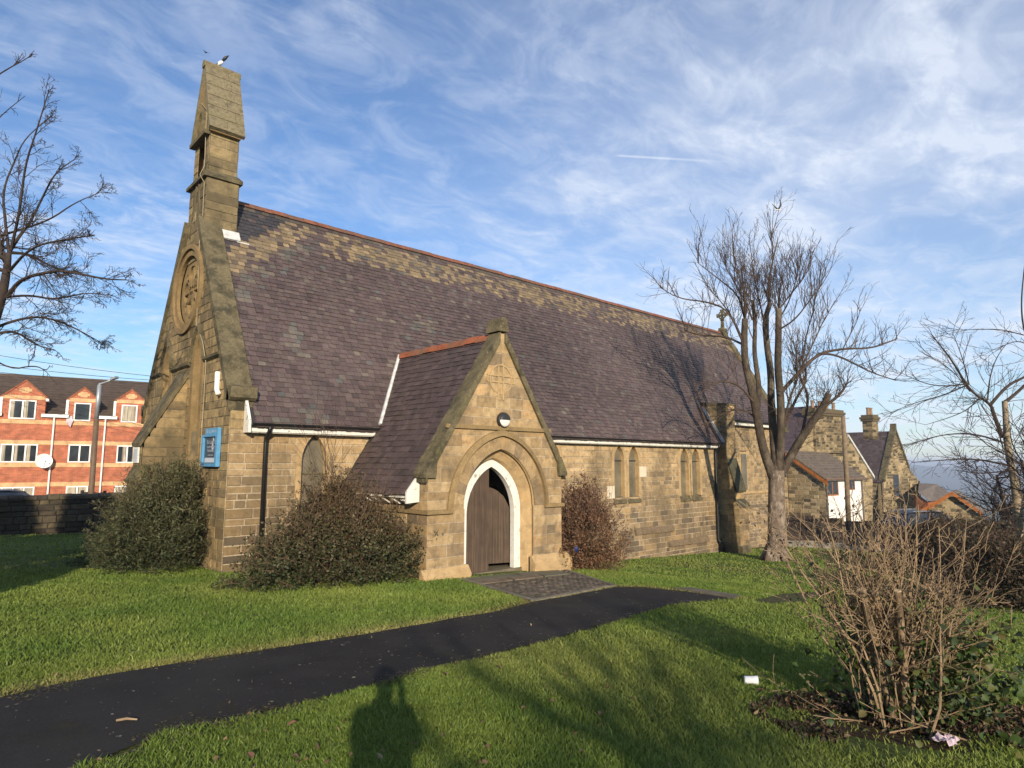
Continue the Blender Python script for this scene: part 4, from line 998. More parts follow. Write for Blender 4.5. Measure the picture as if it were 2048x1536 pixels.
# ------------------------------------------------------------------ grass
def make_grass():
    r = np.random.default_rng(3)
    def ring(n, r0, r1, p, a0=-49, a1=47):
        u = r.random(n); rad = (r0**p+u*(r1**p-r0**p))**(1/p)
        az = np.radians(YAW)+np.radians(r.uniform(a0, a1, n)); return CAM[0]+rad*np.sin(az), CAM[1]+rad*np.cos(az), rad
    parts = [ring(330000, 2.6, 7.5, 1.25), ring(280000, 7.5, 16, 1.1), ring(140000, 16, 34, 1.3), ring(70000, 2.6, 16, 1.3, -110, -49), ring(70000, 2.6, 16, 1.3, 47, 100), ring(30000, 16, 30, 1.3, -90, -49), ring(30000, 16, 30, 1.3, 47, 85)]
    x = np.concatenate([p[0] for p in parts]); y = np.concatenate([p[1] for p in parts]); rad = np.concatenate([p[2] for p in parts])
    ok = ~in_poly(x, y, path_poly) & ~in_poly(x, y, ap_poly) & ~in_poly(x, y, np.array(sl)) & ~in_poly(x, y, np.array(mh))
    ok &= ~((x > -.05) & (x < X2+.3) & (y > -.05) & (y < WD+.1)) & ~((x > PX-PH-.1) & (x < PX+PH+.1) & (y > PY-.1) & (y < .2)) & (y < 14.2) & (x < 31.5)
    lit = ((x-SHRUB[0])/1.0)**2+((y-SHRUB[1])/.6)**2; ok &= ~(r.random(len(x)) < .95*np.clip(1.6-lit, 0, 1))
    x, y, rad = x[ok], y[ok], rad[ok]; n = len(x)
    cl = vnoise(x*3.1, y*3.1, 1)*.6+vnoise(x*.8, y*.8, 2)*.4; cl2 = vnoise(x*9, y*9, 6)
    h = (.020+.030*cl*r.random(n)+.016*cl2)*(.75+.5*r.random(n)); h = np.maximum(h, .016)
    tall = r.random(n) < .004; h[tall] *= 2.0
    w = np.clip(.0012+.00056*rad, .002, .02)*(.8+.5*r.random(n)); h *= np.clip(.95+.012*rad, 1, 1.3)
    a = r.random(n)*2*np.pi+1.2*vnoise(x*2, y*2, 11); lean = h*(.25+.75*r.random(n))
    dx, dy = np.cos(a), np.sin(a); fa = r.random(n)*2*np.pi
    wx, wy = np.cos(fa)*w, np.sin(fa)*w
    z = gz(x, y)-.004
    V = np.empty((n, 5, 3))
    V[:, 0] = np.c_[x-wx, y-wy, z]; V[:, 1] = np.c_[x+wx, y+wy, z]
    mx, my, mz = x+dx*lean*.35, y+dy*lean*.35, z+h*.6
    V[:, 2] = np.c_[mx+wx*.75, my+wy*.75, mz]; V[:, 3] = np.c_[mx-wx*.75, my-wy*.75, mz]
    V[:, 4] = np.c_[x+dx*lean, y+dy*lean, z+h]
    base = (np.arange(n)*5)[:, None]; fl = np.concatenate([base+np.array([0, 1, 2]), base+np.array([0, 2, 3]), base+np.array([3, 2, 4])], 1).ravel()
    ca, cb, cc_ = np.array((.118, .196, .031)), np.array((.250, .295, .060)), np.array((.38, .31, .125))
    t = np.clip(.75*vnoise(x*1.1, y*1.1, 21)+.5*r.random(n)-.15, 0, 1)[:, None]; c = ca*(1-t)+cb*t
    # worn yellower grass along the path edge, in loose patches and by the church
    pd = np.full(n, 9.)
    for P in (P_UP,):
        P = np.array(P)
        for i in range(len(P)-1):
            A, B = P[i], P[i+1]; d = B-A; tt = np.clip(((x-A[0])*d[0]+(y-A[1])*d[1])/(d@d), 0, 1); pd = np.minimum(pd, np.hypot(x-A[0]-tt*d[0], y-A[1]-tt*d[1]))
    dry = np.clip(.75-pd/.5, 0, .7)+.55*np.clip(vnoise(x*.45, y*.45, 31)-.55, 0, 1)
    dry = (dry*(r.random(n)+.35)).clip(0, .85)[:, None]; c = c*(1-dry)+cc_*dry; c *= (.75+.5*r.random(n))[:, None]
    C3 = np.repeat(c, 3, axis=0)
    o = raw_mesh('grass', V.reshape(-1, 3), fl, 3, M_GRASS, C3); tag(o, kind='stuff'); return o
SHRUB = ground(1790, 1440)
make_grass()

def path_debris():
    R = np.random.default_rng(15); r = random.Random(15); pts = []; cols = []
    for P in (P_UP, P_LO):
        P = np.array(P)
        for k in range(5200):
            i = r.randrange(len(P)-1); q = P[i]+(P[i+1]-P[i])*r.random(); d = P[i+1]-P[i]; nr = np.array((-d[1], d[0]))/np.linalg.norm(d); q = q+nr*r.gauss(0, .10)*(.5+float(vnoise(q[0]*1.1, q[1]*1.1, 7)))
            if vnoise(q[0]*1.6, q[1]*1.6, 12) < .38: continue
            pts.append((q[0], q[1], float(gz(q[0], q[1]))+.019+.004*r.random())); cols.append(np.array(r.choice([(.055, .060, .016), (.075, .065, .022), (.10, .075, .04), (.05, .05, .015), (.16, .12, .07)]))*r.uniform(.6, 1.2))
    for k in range(900):
        q = np.array(P_LO[0])*0+np.array(P_UP[r.randrange(len(P_UP))])*(a:=r.random())+np.array(P_LO[r.randrange(len(P_LO))])*(1-a)
        if not in_poly(q[0], q[1], path_poly): continue
        pts.append((q[0], q[1], float(gz(q[0], q[1]))+.020)); cols.append(np.array(r.choice([(.16, .13, .09), (.07, .06, .03), (.25, .22, .17)]))*r.uniform(.6, 1.1))
    P = np.array(pts); n = len(P); a = R.random(n)*6.283; s_ = (.006+.018*R.random(n)**2)[:, None]; u = np.c_[np.cos(a), np.sin(a), np.zeros(n)]; w = np.c_[-np.sin(a), np.cos(a), .35*R.random(n)]
    V = np.stack([P-u*s_, P-w*s_*.5, P+u*s_, P+w*s_*.5], 1); q = (np.arange(n)*4)[:, None]; fl = np.concatenate([q+np.array([0, 1, 2]), q+np.array([0, 2, 3])], 1).ravel()
    tag(raw_mesh('path_edge_moss', V.reshape(-1, 3), fl, 3, M_LEAF, np.repeat(np.array(cols), 2, axis=0)), kind='stuff')
path_debris()

# ------------------------------------------------------------------ branches, trees
def norm(v): v = np.array(v, float); return v/(np.linalg.norm(v)+1e-12)
def smooth_poly(P, k=3):
    P = np.array(P, float)
    for _ in range(k-1):
        Q = [P[0]]
        for a, b in zip(P[:-1], P[1:]): Q += [a*.75+b*.25, a*.25+b*.75]
        Q.append(P[-1]); P = np.array(Q)
    return P
class Twigs:
    def __init__(s, seed): s.r = random.Random(seed); s.mb = MB(); s.count = 0; s.minr = .003
    def limb(s, P, r0, r1, sides=7):
        P = np.array(P, float); R = np.linspace(r0, r1, len(P)); s.mb.tube(P, R, sides, False); return P, R
    def grow(s, p, d, length, r0, depth, up=.0, wander=.25, kids=4, ang=(25, 60), shrink=(.35, .65), sides=5, tip=.35, first=.15, flat=0.):
        r = s.r; n = max(3, int(4+length*1.5)) if depth else 4; n = min(n, 9); pts = [np.array(p, float)]; d = norm(d); seg = length/(n-1)
        for i in range(n-1):
            d = norm(d+np.array((r.gauss(0, 1), r.gauss(0, 1), r.gauss(0, 1)))*wander*.5+np.array((0, 0, up))*.3)
            pts.append(pts[-1]+d*seg)
        R = np.linspace(r0, max(r0*tip, s.minr), n); s.mb.tube(pts, R, sides, False); s.count += 1
        if depth <= 0: return pts
        for k in range(kids):
            t = first+(1-first)*(k+r.random())/kids; t = min(t, .98); f = t*(n-1); i = int(min(f, n-2)); q = pts[i]+(pts[i+1]-pts[i])*(f-i)
            dd = norm(pts[i+1]-pts[i]); side = norm(np.cross(dd, (r.gauss(0, 1), r.gauss(0, 1), r.gauss(0, 1)))); a = math.radians(r.uniform(*ang))
            nd = dd*math.cos(a)+side*math.sin(a); nd[2] *= (1-flat)
            s.grow(q, nd, length*r.uniform(*shrink)*(1.15-.5*t), max(R[i]*.6, s.minr), depth-1, up, wander, max(2, kids-1), ang, shrink, max(3, sides-1), tip, first, flat)
        return pts
def pix_limb(L, depth0, offs):
    """limb given by points seen in the photograph, each placed at its own depth"""
    P = [at(u, v, depth0+o) for (u, v), o in zip(L, offs)]; return smooth_poly(P, 3)
def along(P, t):
    f = t*(len(P)-1); i = int(min(f, len(P)-2)); return P[i]+(P[i+1]-P[i])*(f-i), norm(P[i+1]-P[i])

def main_tree():
    base = ground(1551, 1122); D0 = float((base-CAM)@FW)
    t = thing('pollarded_tree', base, 'bare pollarded tree with pale mottled trunk and upright shoots beside the church', 'tree')
    tr = MB(); bz = base
    P = [bz+np.array((0, 0, -.15)), bz+np.array((0, 0, .12)), at(1553, 1080, D0), at(1553, 1020, D0), at(1553, 975, D0), at(1553, 940, D0)]
    P = smooth_poly(P, 3); R = np.interp(np.linspace(0, 1, len(P)), [0, .06, .2, .4, .7, 1], [.52, .42, .31, .285, .27, .25]); tr.tube(P, R, 18, True)
    rr = random.Random(2)
    for k in range(6):
        a = k*1.05+rr.uniform(-.3, .3); d = np.array((math.cos(a), math.sin(a), 0)); tr.tube([bz+d*.18+np.array((0, 0, .55)), bz+d*.34+np.array((0, 0, .16)), bz+d*.52+np.array((0, 0, -.08))], [.10, .13, .07], 7)
    T = Twigs(5); T.minr = .0048
    fork = [0, 0]
    limbs = [   # pixel path, depth offsets, radii
        ([(1546, 955), (1525, 895), (1513, 825), (1503, 776), (1490, 726), (1488, 677), (1490, 637)], [0, -.1, -.2, -.3, -.4, -.4, -.5], .165, .10),
        ([(1513, 830), (1519, 780), (1513, 737), (1508, 700), (1511, 650), (1505, 600)], [-.2, .1, .2, .4, .5, .6], .10, .06),
        ([(1553, 945), (1547, 875), (1542, 800), (1542, 746), (1533, 687), (1530, 637), (1540, 607)], [0, .2, .5, .6, .9, 1.1, 1.2], .15, .08),
        ([(1557, 945), (1562, 875), (1562, 800), (1555, 736), (1557, 677), (1557, 617)], [0, -.1, -.3, -.5, -.6, -.6], .15, .095),
        ([(1562, 950), (1585, 905), (1617, 855), (1646, 815), (1658, 787)], [0, -.1, -.4, -.7, -.8], .16, .10),
        ([(1646, 815), (1680, 790), (1695, 765)], [-.7, -.9, -1.0], .06, .025),
        ([(1557, 790), (1597, 746), (1636, 707), (1686, 697), (1745, 697), (1795, 677)], [-.4, -.3, 0, .2, .5, .7], .075, .015),
        ([(1636, 707), (1671, 709), (1716, 731), (1745, 746), (1792, 761)], [0, -.2, -.4, -.5, -.8], .045, .012),
        ([(1488, 690), (1458, 620), (1414, 603), (1359, 598), (1320, 575)], [-.4, -.5, -.7, -.9, -1.0], .045, .008),
        ([(1510, 808), (1473, 763), (1424, 763), (1389, 800)], [-.3, -.6, -.9, -1.1], .045, .012),
        ([(1492, 692), (1450, 672), (1400, 672), (1368, 660)], [-.4, .1, .3, .5], .045, .012),
        ([(1512, 835), (1480, 815), (1440, 830), (1410, 850)], [-.2, .2, .5, .6], .04, .012),
        ([(1547, 880), (1575, 840), (1590, 800), (1615, 760), (1605, 720)], [.2, .6, 1.0, 1.3, 1.5], .07, .03),
        ([(1562, 870), (1580, 790), (1597, 760), (1592, 700)], [-.1, -.5, -.7, -.9], .045, .02),
        ([(1600, 885), (1612, 830), (1617, 790), (1600, 755), (1588, 735)], [-.3, .1, .3, .4, .5], .06, .03),
        ([(1540, 610), (1535, 560), (1548, 520), (1542, 480)], [1.2, 1.2, 1.2, 1.2], .045, .012),
        ([(1490, 640), (1478, 590), (1440, 560), (1395, 525)], [-.5, -.6, -.7, -.8], .04, .010),
        ([(1557, 620), (1580, 590), (1605, 560), (1622, 530)], [-.6, -.6, -.6, -.5], .03, .008),
        ([(1490, 690), (1468, 640), (1440, 600), (1415, 575)], [-.4, .2, .8, 1.2], .035, .008),
        ([(1505, 640), (1490, 600), (1465, 560), (1450, 530)], [.5, .9, 1.2, 1.4], .03, .008),
        ([(1490, 640), (1490, 600), (1482, 560), (1470, 530)], [-.5, -.9, -1.3, -1.5], .03, .008),
        ([(1530, 650), (1518, 600), (1510, 560), (1505, 530)], [1.0, .8, .4, .1], .03, .008),
        ([(1557, 640), (1575, 610), (1590, 570), (1597, 540)], [-.6, .0, .5, .8], .03, .008),
        ([(1557, 660), (1590, 640), (1620, 600), (1640, 575)], [-.6, -1.0, -1.4, -1.6], .035, .008),
        ([(1597, 746), (1625, 690), (1645, 645), (1660, 620)], [-.3, .3, .9, 1.2], .035, .008),
        ([(1605, 720), (1612, 670), (1625, 630), (1630, 600)], [1.5, 1.5, 1.4, 1.4], .03, .008),
        ([(1686, 697), (1700, 670), (1715, 640), (1722, 615)], [.2, .3, .3, .3], .022, .007)]
    LP = []; lm = MB()
    for i, (L, off, r0, r1) in enumerate(limbs):
        off = [q*1.0 for q in off]
        Pp = pix_limb(L, D0, off); (lm if r0 >= .1 else T.mb).tube(Pp, np.linspace(r0, r1, len(Pp)), 10 if r0 > .09 else 6, True); LP.append((Pp, r0, r1))
    up = np.array((0, 0, 1.))
    # upright shoots from the pollard heads and limb tops
    r = T.r
    for i, (Pp, r0, r1) in enumerate(LP):
        big = r0 >= .1
        n = [22, 18, 22, 24, 13, 10, 24, 18, 12, 8, 12, 6, 24, 16, 16, 16, 12, 20, 22, 22, 24, 22, 22, 20, 16, 16, 7][i]
        for k in range(n):
            tt = r.uniform(.62 if big else .25, 1.0)
            if i in (0, 2, 3): tt = r.choice([r.uniform(.45, 1), r.uniform(.9, 1), 1.0])
            q, d = along(Pp, tt); a = r.uniform(0, 2*math.pi); sp = r.uniform(.15, .62)
            nd = norm(up*(.95 if i not in (7,) else .35)+np.array((math.cos(a), math.sin(a), 0))*sp+d*.25)
            ln = r.uniform(.7, 2.1)*(1.1 if i in (0, 1, 2, 3, 12) else (.55 if i in (5, 6, 7, 8, 26) else .82))
            T.grow(q, nd, ln, r.uniform(.007, .016), 2 if ln > 1.6 else 1, .22, .20, 4, (20, 46), (.28, .55), 4, .35, .15)
    for k in range(150):    # finer drooping twigs round the outside
        Pp, r0, r1 = LP[r.choice([6, 7, 8, 9, 10, 11, 4, 13, 14, 5])]; q, d = along(Pp, r.uniform(.2, 1)); a = r.uniform(0, 2*math.pi)
        T.grow(q, norm(np.array((math.cos(a), math.sin(a), r.uniform(-.5, .5)))+d*.6), r.uniform(.5, 1.2), .009, 1, .05, .3, 4, (25, 60), (.3, .6), 3, .4)
    tr.build('trunk', M_BARK, t, True); lm.build('limbs', M_LIMB, t, True); T.mb.build('crown', M_BRANCH, t)
main_tree()

def left_tree():
    D0 = 14.0; base = at(-120, 1075, D0); base[2] = gz(base[0], base[1])
    t = thing('bare_tree', base, 'dark bare tree reaching in from the left edge with fine drooping twigs', 'tree')
    tr = MB(); P = smooth_poly([base+np.array((0, 0, -.2)), at(-100, 950, D0), at(-60, 780, D0), at(-20, 660, D0), at(8, 580, D0), at(18, 505, D0)], 3)
    tr.tube(P, np.linspace(.24, .045, len(P)), 12); tr.build('trunk', M_DARKBARK, t, True)
    T = Twigs(8); T.minr = .0036
    limbs = [([(14, 594), (41, 558), (90, 545), (132, 541), (205, 558), (255, 560)], [0, -.3, -.7, -1., -1.3, -1.5], .05, .008),
             ([(18, 505), (60, 508), (95, 530), (140, 545)], [0, .3, .7, 1.0], .04, .008),
             ([(18, 505), (40, 470), (59, 448), (85, 395), (110, 345), (150, 318)], [0, .1, .2, .3, .2, .1], .04, .007),
             ([(22, 500), (40, 420), (50, 330), (72, 265), (98, 180)], [0, -.3, -.5, -.7, -.8], .035, .007),
             ([(-20, 660), (30, 640), (82, 632), (137, 649), (200, 684)], [0, .4, .7, 1.1, 1.5], .04, .008),
             ([(-20, 670), (30, 660), (70, 690), (110, 700)], [0, -.4, -.8, -1.0], .035, .007),
             ([(-30, 480), (40, 460), (100, 440), (150, 405), (200, 385)], [.5, .4, .3, .3, .3], .035, .006),
             ([(16, 545), (60, 495), (120, 480), (190, 470)], [0, -.8, -1.2, -1.6], .035, .007),
             ([(18, 505), (10, 440), (5, 380), (30, 320), (50, 275), (107, 230)], [0, .5, .8, 1, 1.2, 1.3], .035, .006),
             ([(14, 594), (60, 590), (110, 600), (170, 585), (215, 590)], [0, .5, .9, 1.2, 1.5], .035, .007),
             ([(-40, 700), (20, 740), (70, 730), (92, 742), (100, 732)], [0, -.5, -1, -1.1, -1.1], .02, .005),
             ([(-60, 200), (-20, 160), (20, 135), (45, 122), (64, 110)], [.3, .2, .1, 0, 0], .02, .005),
             ([(-60, 300), (0, 232), (50, 192)], [.3, .2, .1], .015, .005)]
    r = T.r
    for i, (L, off, r0, r1) in enumerate(limbs):
        Pp = pix_limb(L, D0, off); T.mb.tube(Pp, np.linspace(r0, r1, len(Pp)), 6, True)
        n = [26, 15, 13, 11, 23, 15, 10, 15, 9, 17, 3, 6, 2][i]
        for k in range(n):
            tt = r.uniform(.12, 1.0)**.8; q, d = along(Pp, tt); sgn = np.array((r.gauss(0, 1), r.gauss(0, 1), r.gauss(0, 1)))
            nd = norm(d*.9+sgn*.55+np.array((0, 0, .15 if i in (2, 3, 6, 8) else -.02)))
            ln = r.uniform(.45, 1.15)*(1.2-.85*tt)*(.45 if i > 9 else 1)
            T.grow(q, nd, ln, .010*(1.2-.6*tt), 2, .02, .32, 6 if i < 10 else 3, (22, 60), (.3, .58), 4, .45, .1)
    for k in range(12):      # the side of the crown that lies outside the view
        q, d = along(P, r.uniform(.45, .98)); a = r.uniform(0, 6.283); o = norm(-RT*(.6+.4*r.random())+FW*math.sin(a)*.7+np.array((0, 0, r.uniform(.1, .9)))); T.grow(q, o, r.uniform(1.8, 3.4), .045, 2, .06, .28, 7, (25, 60), (.35, .6), 5, .25, .15)
    T.mb.build('crown', M_DARKBARK, t)
left_tree()

def right_tree():
    base = ground(2040, 1128); D0 = float((base-CAM)@FW)
    t = thing('slim_tree', base, 'slim bare tree with silvery trunk and arching branches at the right edge', 'tree')
    tr = MB(); P = smooth_poly([base+np.array((0, 0, -.2)), at(2040, 1080, D0), at(2032, 979, D0), at(2023, 933, D0), at(2014, 887, D0), at(2012, 833, D0), at(2009, 802, D0)], 3)
    tr.tube(P, np.linspace(.165, .082, len(P)), 12); tr.build('trunk', M_BIRCH, t, True)
    T = Twigs(12); T.minr = .005
    limbs = [([(2005, 875), (1986, 825), (1982, 808), (1940, 783), (1907, 725), (1880, 690), (1861, 667)], [0, 0, -.1, -.2, -.3, -.3, -.4], .075, .01),
             ([(1982, 808), (2015, 770), (2048, 755), (2090, 730)], [-.1, -.1, -.1, 0], .06, .03),
             ([(2007, 806), (2016, 800), (2040, 780), (2080, 740), (2110, 690)], [0, 0, .2, .3, .4], .08, .03),
             ([(2006, 885), (1950, 867), (1886, 868), (1815, 890)], [0, -.4, -.8, -1.2], .04, .008),
             ([(2014, 930), (1950, 917), (1886, 920), (1823, 925)], [0, -.5, -.9, -1.3], .04, .008),
             ([(1938, 768), (1865, 774), (1800, 745)], [-.2, -.6, -.9], .028, .006),
             ([(1938, 768), (1890, 790), (1830, 805), (1782, 825)], [-.2, 0, .2, .4], .028, .006),
             ([(1938, 768), (1925, 715), (1905, 665)], [-.2, .2, .4], .024, .006),
             ([(1940, 783), (1900, 735), (1845, 705)], [-.2, -.5, -.8], .022, .006),
             ([(2047, 670), (2000, 658), (1957, 659), (1912, 660)], [0, -.2, -.4, -.5], .022, .006),
             ([(2060, 690), (2046, 655), (2042, 605), (2048, 540), (2055, 490)], [0, 0, .1, .2, .2], .035, .012),
             ([(1975, 800), (1980, 750), (1995, 710), (2020, 680)], [-.1, .3, .6, .9], .028, .007),
             ([(2090, 730), (2060, 690), (2030, 680), (1990, 700)], [0, -.3, -.5, -.7], .03, .006),
             ([(1960, 795), (1935, 820), (1900, 835), (1850, 850)], [-.2, -.5, -.8, -1.1], .028, .006)]
    r = T.r
    for i, (L, off, r0, r1) in enumerate(limbs):
        Pp = pix_limb(L, D0, off); T.mb.tube(Pp, np.linspace(r0, r1, len(Pp)), 6, True)
        n = [20, 8, 6, 17, 17, 13, 13, 10, 11, 5, 2, 9, 9, 11][i]
        for k in range(n):
            tt = r.uniform(.1, 1.0); q, d = along(Pp, tt); sgn = np.array((r.gauss(0, 1), r.gauss(0, 1), r.gauss(0, 1)))
            nd = norm(d*1.0+sgn*.42); ln = r.uniform(.6, 1.7)*(1.1-.4*tt)
            T.grow(q, nd, ln, .011*(1.2-.5*tt), 2 if ln > .9 else 1, .03, .20, 3, (18, 48), (.3, .6), 4, .4, .1)
    T.mb.build('crown', M_DARKBARK, t)
right_tree()

def thicket_tree(u, v, D, h, seed, label, spread=1.0, mat=None):
    base = at(u, v, D); base[2] = gz(base[0], base[1])
    t = thing('bare_tree', base, label, 'tree', 'bare trees behind the right edge')
    T = Twigs(seed); T.minr = .009; r = T.r; trk = MB()
    for k in range(4):
        a = r.uniform(0, 6.28); d = norm(np.array((math.cos(a)*.25*spread, math.sin(a)*.25*spread, 1)))
        q = base+np.array((math.cos(a)*.2, math.sin(a)*.2, -.2))
        P = [q, q+d*h*.2+np.array((0, 0, .0)), q+d*h*.4+np.array((r.gauss(0, .1), r.gauss(0, .1), 0)), q+d*h*.6]
        P = smooth_poly(P, 2); trk.tube(P, np.linspace(.11, .04, len(P)), 7)
        for j in range(13):
            qq, dd = along(P, r.uniform(.25, 1)); s = np.array((r.gauss(0, 1), r.gauss(0, 1), r.gauss(.3, .5)))
            T.grow(qq, norm(dd*.4+s*.7), h*r.uniform(.2, .42)*spread, .028, 2, .12, .3, 5, (22, 55), (.35, .6), 4, .35, .12)
    trk.build('trunk', mat or M_DARKBARK, t); T.mb.build('crown', mat or M_DARKBARK, t)
thicket_tree(2062, 1090, 25, 6.2, 41, 'dense dark bare tree behind the slim silvery trunk, at the frame edge')
thicket_tree(1985, 1090, 30, 5.2, 42, 'lower bare tree with a haze of fine twigs, left of the silvery trunk')
thicket_tree(2130, 1100, 21, 6.5, 43, 'tall bare tree mostly beyond the right edge of the frame')

# ------------------------------------------------------------------ bushes
def leaves_mesh(name, pts, size, cols, mat, parent, r, aspect=.55, curl=.25, up_bias=.3, fine=False):
    n = len(pts); P = np.array(pts)
    a = r.normal(size=(n, 3)); a[:, 2] += up_bias; a /= np.linalg.norm(a, axis=1)[:, None]
    b = np.cross(a, r.normal(size=(n, 3))); b /= np.linalg.norm(b, axis=1)[:, None]+1e-9
    nn = np.cross(a, b); s = (size*(.6+.8*r.random(n)))[:, None]
    if fine:      # pointed oval leaf, folded along its rib
        V = np.empty((n, 7, 3)); w = b*s*aspect*.5; f_ = nn*s*curl*.35
        V[:, 0] = P; V[:, 1] = P+a*s*.28+w*.85+f_; V[:, 2] = P+a*s*.62+w*.8+f_*.7; V[:, 3] = P+a*s-nn*s*curl*.3; V[:, 4] = P+a*s*.62-w*.8+f_*.7; V[:, 5] = P+a*s*.28-w*.85+f_; V[:, 6] = P+a*s*.5
        q = (np.arange(n)*7)[:, None]; fl = np.concatenate([q+np.array(t) for t in ((0, 1, 6), (1, 2, 6), (2, 3, 6), (3, 4, 6), (4, 5, 6), (5, 0, 6))], 1).ravel()
        return raw_mesh(name, V.reshape(-1, 3), fl, 3, mat, np.repeat(cols, 6, axis=0), parent)
    V = np.empty((n, 4, 3)); V[:, 0] = P; V[:, 1] = P+a*s*.5+b*s*aspect*.5-nn*s*curl*.2; V[:, 2] = P+a*s-nn*s*curl*.3; V[:, 3] = P+a*s*.5-b*s*aspect*.5-nn*s*curl*.2
    q = (np.arange(n)*4)[:, None]; fl = np.concatenate([q+np.array([0, 1, 2]), q+np.array([0, 2, 3])], 1).ravel()
    return raw_mesh(name, V.reshape(-1, 3), fl, 3, mat, np.repeat(cols, 2, axis=0), parent)
def bush(name, label, c, rad, height, nst, nleaf, leaf, pal, pal_top, seed, stem_mat, spikes=0, spike_len=.8, aspect=.55, fringe=.35, power=.5, prof=None, nkids=3, skew=(0, 0), thin=.2):
    """c base centre, rad=(rx,ry) along ax/ay; dense twiggy shrub"""
    r = np.random.default_rng(seed); R = random.Random(seed); t = thing(name, c, label, 'bush')
    T = Twigs(seed); T.minr = .0035; tips = []
    prof = prof or (lambda h: math.sqrt(max(0, 1-(max(h-.25, 0)/.75)**2))*(.85+.15*min(1, h/.25)))
    def inside_pt(k=1.0):
        h = R.random()**.8; w = prof(h)*k; a = R.uniform(0, 6.283); q = math.sqrt(R.random()) if k == 1 else 1
        lump = .70+.58*float(vnoise(a*1.9+seed, h*3.5, seed))
        return np.array((c[0]+skew[0]*h+rad[0]*w*q*lump*math.cos(a), c[1]+skew[1]*h+rad[1]*w*q*lump*math.sin(a), c[2]+height*h*lump)), h
    for i in range(nst):
        p, h = inside_pt(); foot = np.array((c[0]+(p[0]-c[0])*.45, c[1]+(p[1]-c[1])*.45, c[2]-.05)); d = p-foot; ln = np.linalg.norm(d)
        T.grow(foot, norm(d)+np.array((0, 0, .12)), ln, .008, 1, .0, .25, nkids, (20, 60), (.25, .5), 3, .4, .4)
    spr = []
    for i in range(int(nst*fringe*4)):
        p, h = inside_pt(.93); o = norm(np.array((p[0]-c[0], p[1]-c[1], (p[2]-c[2])*.6)))
        spr += T.grow(p-o*.15, norm(o+np.array((R.gauss(0, .5), R.gauss(0, .5), .45+R.gauss(0, .35)))), R.uniform(.15, .62), .0045, 1, .12, .3, 3, (20, 55), (.3, .6), 3, .5, .2)[1:]
    for i in range(spikes):
        p, h = inside_pt(.6); p[2] = c[2]+height*R.uniform(.55, .85)
        q = T.grow(p, norm((R.gauss(0, .22), R.gauss(0, .22), 1)), spike_len*R.uniform(.5, 1.1), .007, 1, .1, .15, 5, (20, 50), (.15, .35), 4, .4, .2); tips += q
    T.mb.build('stems', stem_mat, t)
    pts = []; cols = []; pa, pt = np.array(pal), np.array(pal_top)
    for i in range(nleaf):
        h = R.random(); w = prof(h); a = R.uniform(0, 6.283); q = R.random()**power
        lump = .64+.58*float(vnoise(a*1.9+seed, h*3.5, seed)); fuzz = 1+abs(R.gauss(0, .07))*(1 if q > .85 else 0)
        if R.random() < thin*h: continue
        p = np.array((c[0]+skew[0]*h+rad[0]*w*q*lump*fuzz*math.cos(a), c[1]+skew[1]*h+rad[1]*w*q*lump*fuzz*math.sin(a), c[2]+height*h*lump*fuzz))
        if float(vnoise(p[0]*4.5+p[1]*3.1, p[2]*5, seed+1)) < .30 and R.random() < .7: continue
        pts.append(p); tt = min(1, max(0, h*1.35-.25+R.gauss(0, .22)))
        cl = pa[R.randrange(len(pa))]*(1-tt)+pt[R.randrange(len(pt))]*tt; cols.append(cl*R.uniform(.55, 1.25))
    for q in spr:
        hh = (q[2]-c[2])/height; tt = min(1, max(0, hh*1.35-.25+R.gauss(0, .2)))
        for _ in range(11):
            pts.append(q+np.array((R.gauss(0, .045), R.gauss(0, .045), R.gauss(0, .045)))); cols.append((pa[R.randrange(len(pa))]*(1-tt)+pt[R.randrange(len(pt))]*tt)*R.uniform(.7, 1.4))
    for q in tips:
        for _ in range(3): pts.append(q+np.array((R.gauss(0, .03), R.gauss(0, .03), R.gauss(0, .04)))); cols.append(pt[R.randrange(len(pt))])
    leaves_mesh('foliage', pts, leaf, np.array(cols), M_LEAF, t, r, aspect)
    return t
GRN = [(.042, .058, .022), (.060, .074, .028), (.034, .048, .018), (.090, .092, .036)]
BRN = [(.11, .075, .040), (.135, .085, .046), (.085, .068, .034), (.12, .105, .048)]
RUS = [(.19, .090, .045), (.23, .115, .055), (.14, .075, .04), (.17, .12, .06)]
M_RUSTEM = material('reddish_brown_stems', (.135, .086, .055), n1=(6, .4), bump=None, spec=.1)
M_DKSTEM = material('dark_olive_stems', (.075, .062, .036), n1=(6, .4), bump=None, spec=.1)
b1 = ground(345, 1140)
bush('gable_bush', 'dark green feathery bush against the church gable under the notice board', b1+np.array((-.35, 1.0, 0)), (1.35, 1.85), 1.72, 200, 30000, .075, GRN, [(.10, .105, .045), (.14, .128, .06), (.08, .08, .035)], 101, M_DKSTEM, 14, .7, .26, .55, prof=lambda h: (1-h**1.3)**.8*(.95+.05*min(1, h/.2)), nkids=2, skew=(.40, -.45))
b2 = ground(655, 1172)
bush('wall_bush', 'broad bush left of the porch, dark green below and reddish brown above', b2+np.array((.48, .45, 0)), (2.0, 1.10), 1.52, 300, 40000, .050, GRN, BRN, 102, M_RUSTEM, 60, .8, .6, .5, thin=.85, prof=lambda h: (1-h**1.05)**.85*(.95+.05*min(1, h/.2)), skew=(-.15, 0))
b3 = ground(1190, 1142)
bush('porch_bush', 'rounded russet brown bush right of the porch', b3+np.array((.15, .55, 0)), (1.18, .95), 1.75, 190, 22000, .050, RUS, [(.15, .085, .055), (.20, .105, .06), (.13, .075, .05)], 103, M_RUSTEM, 40, .8, .6, .4, thin=.5, prof=lambda h: (1-h**1.9)**.75*(.92+.08*min(1, h/.2)))
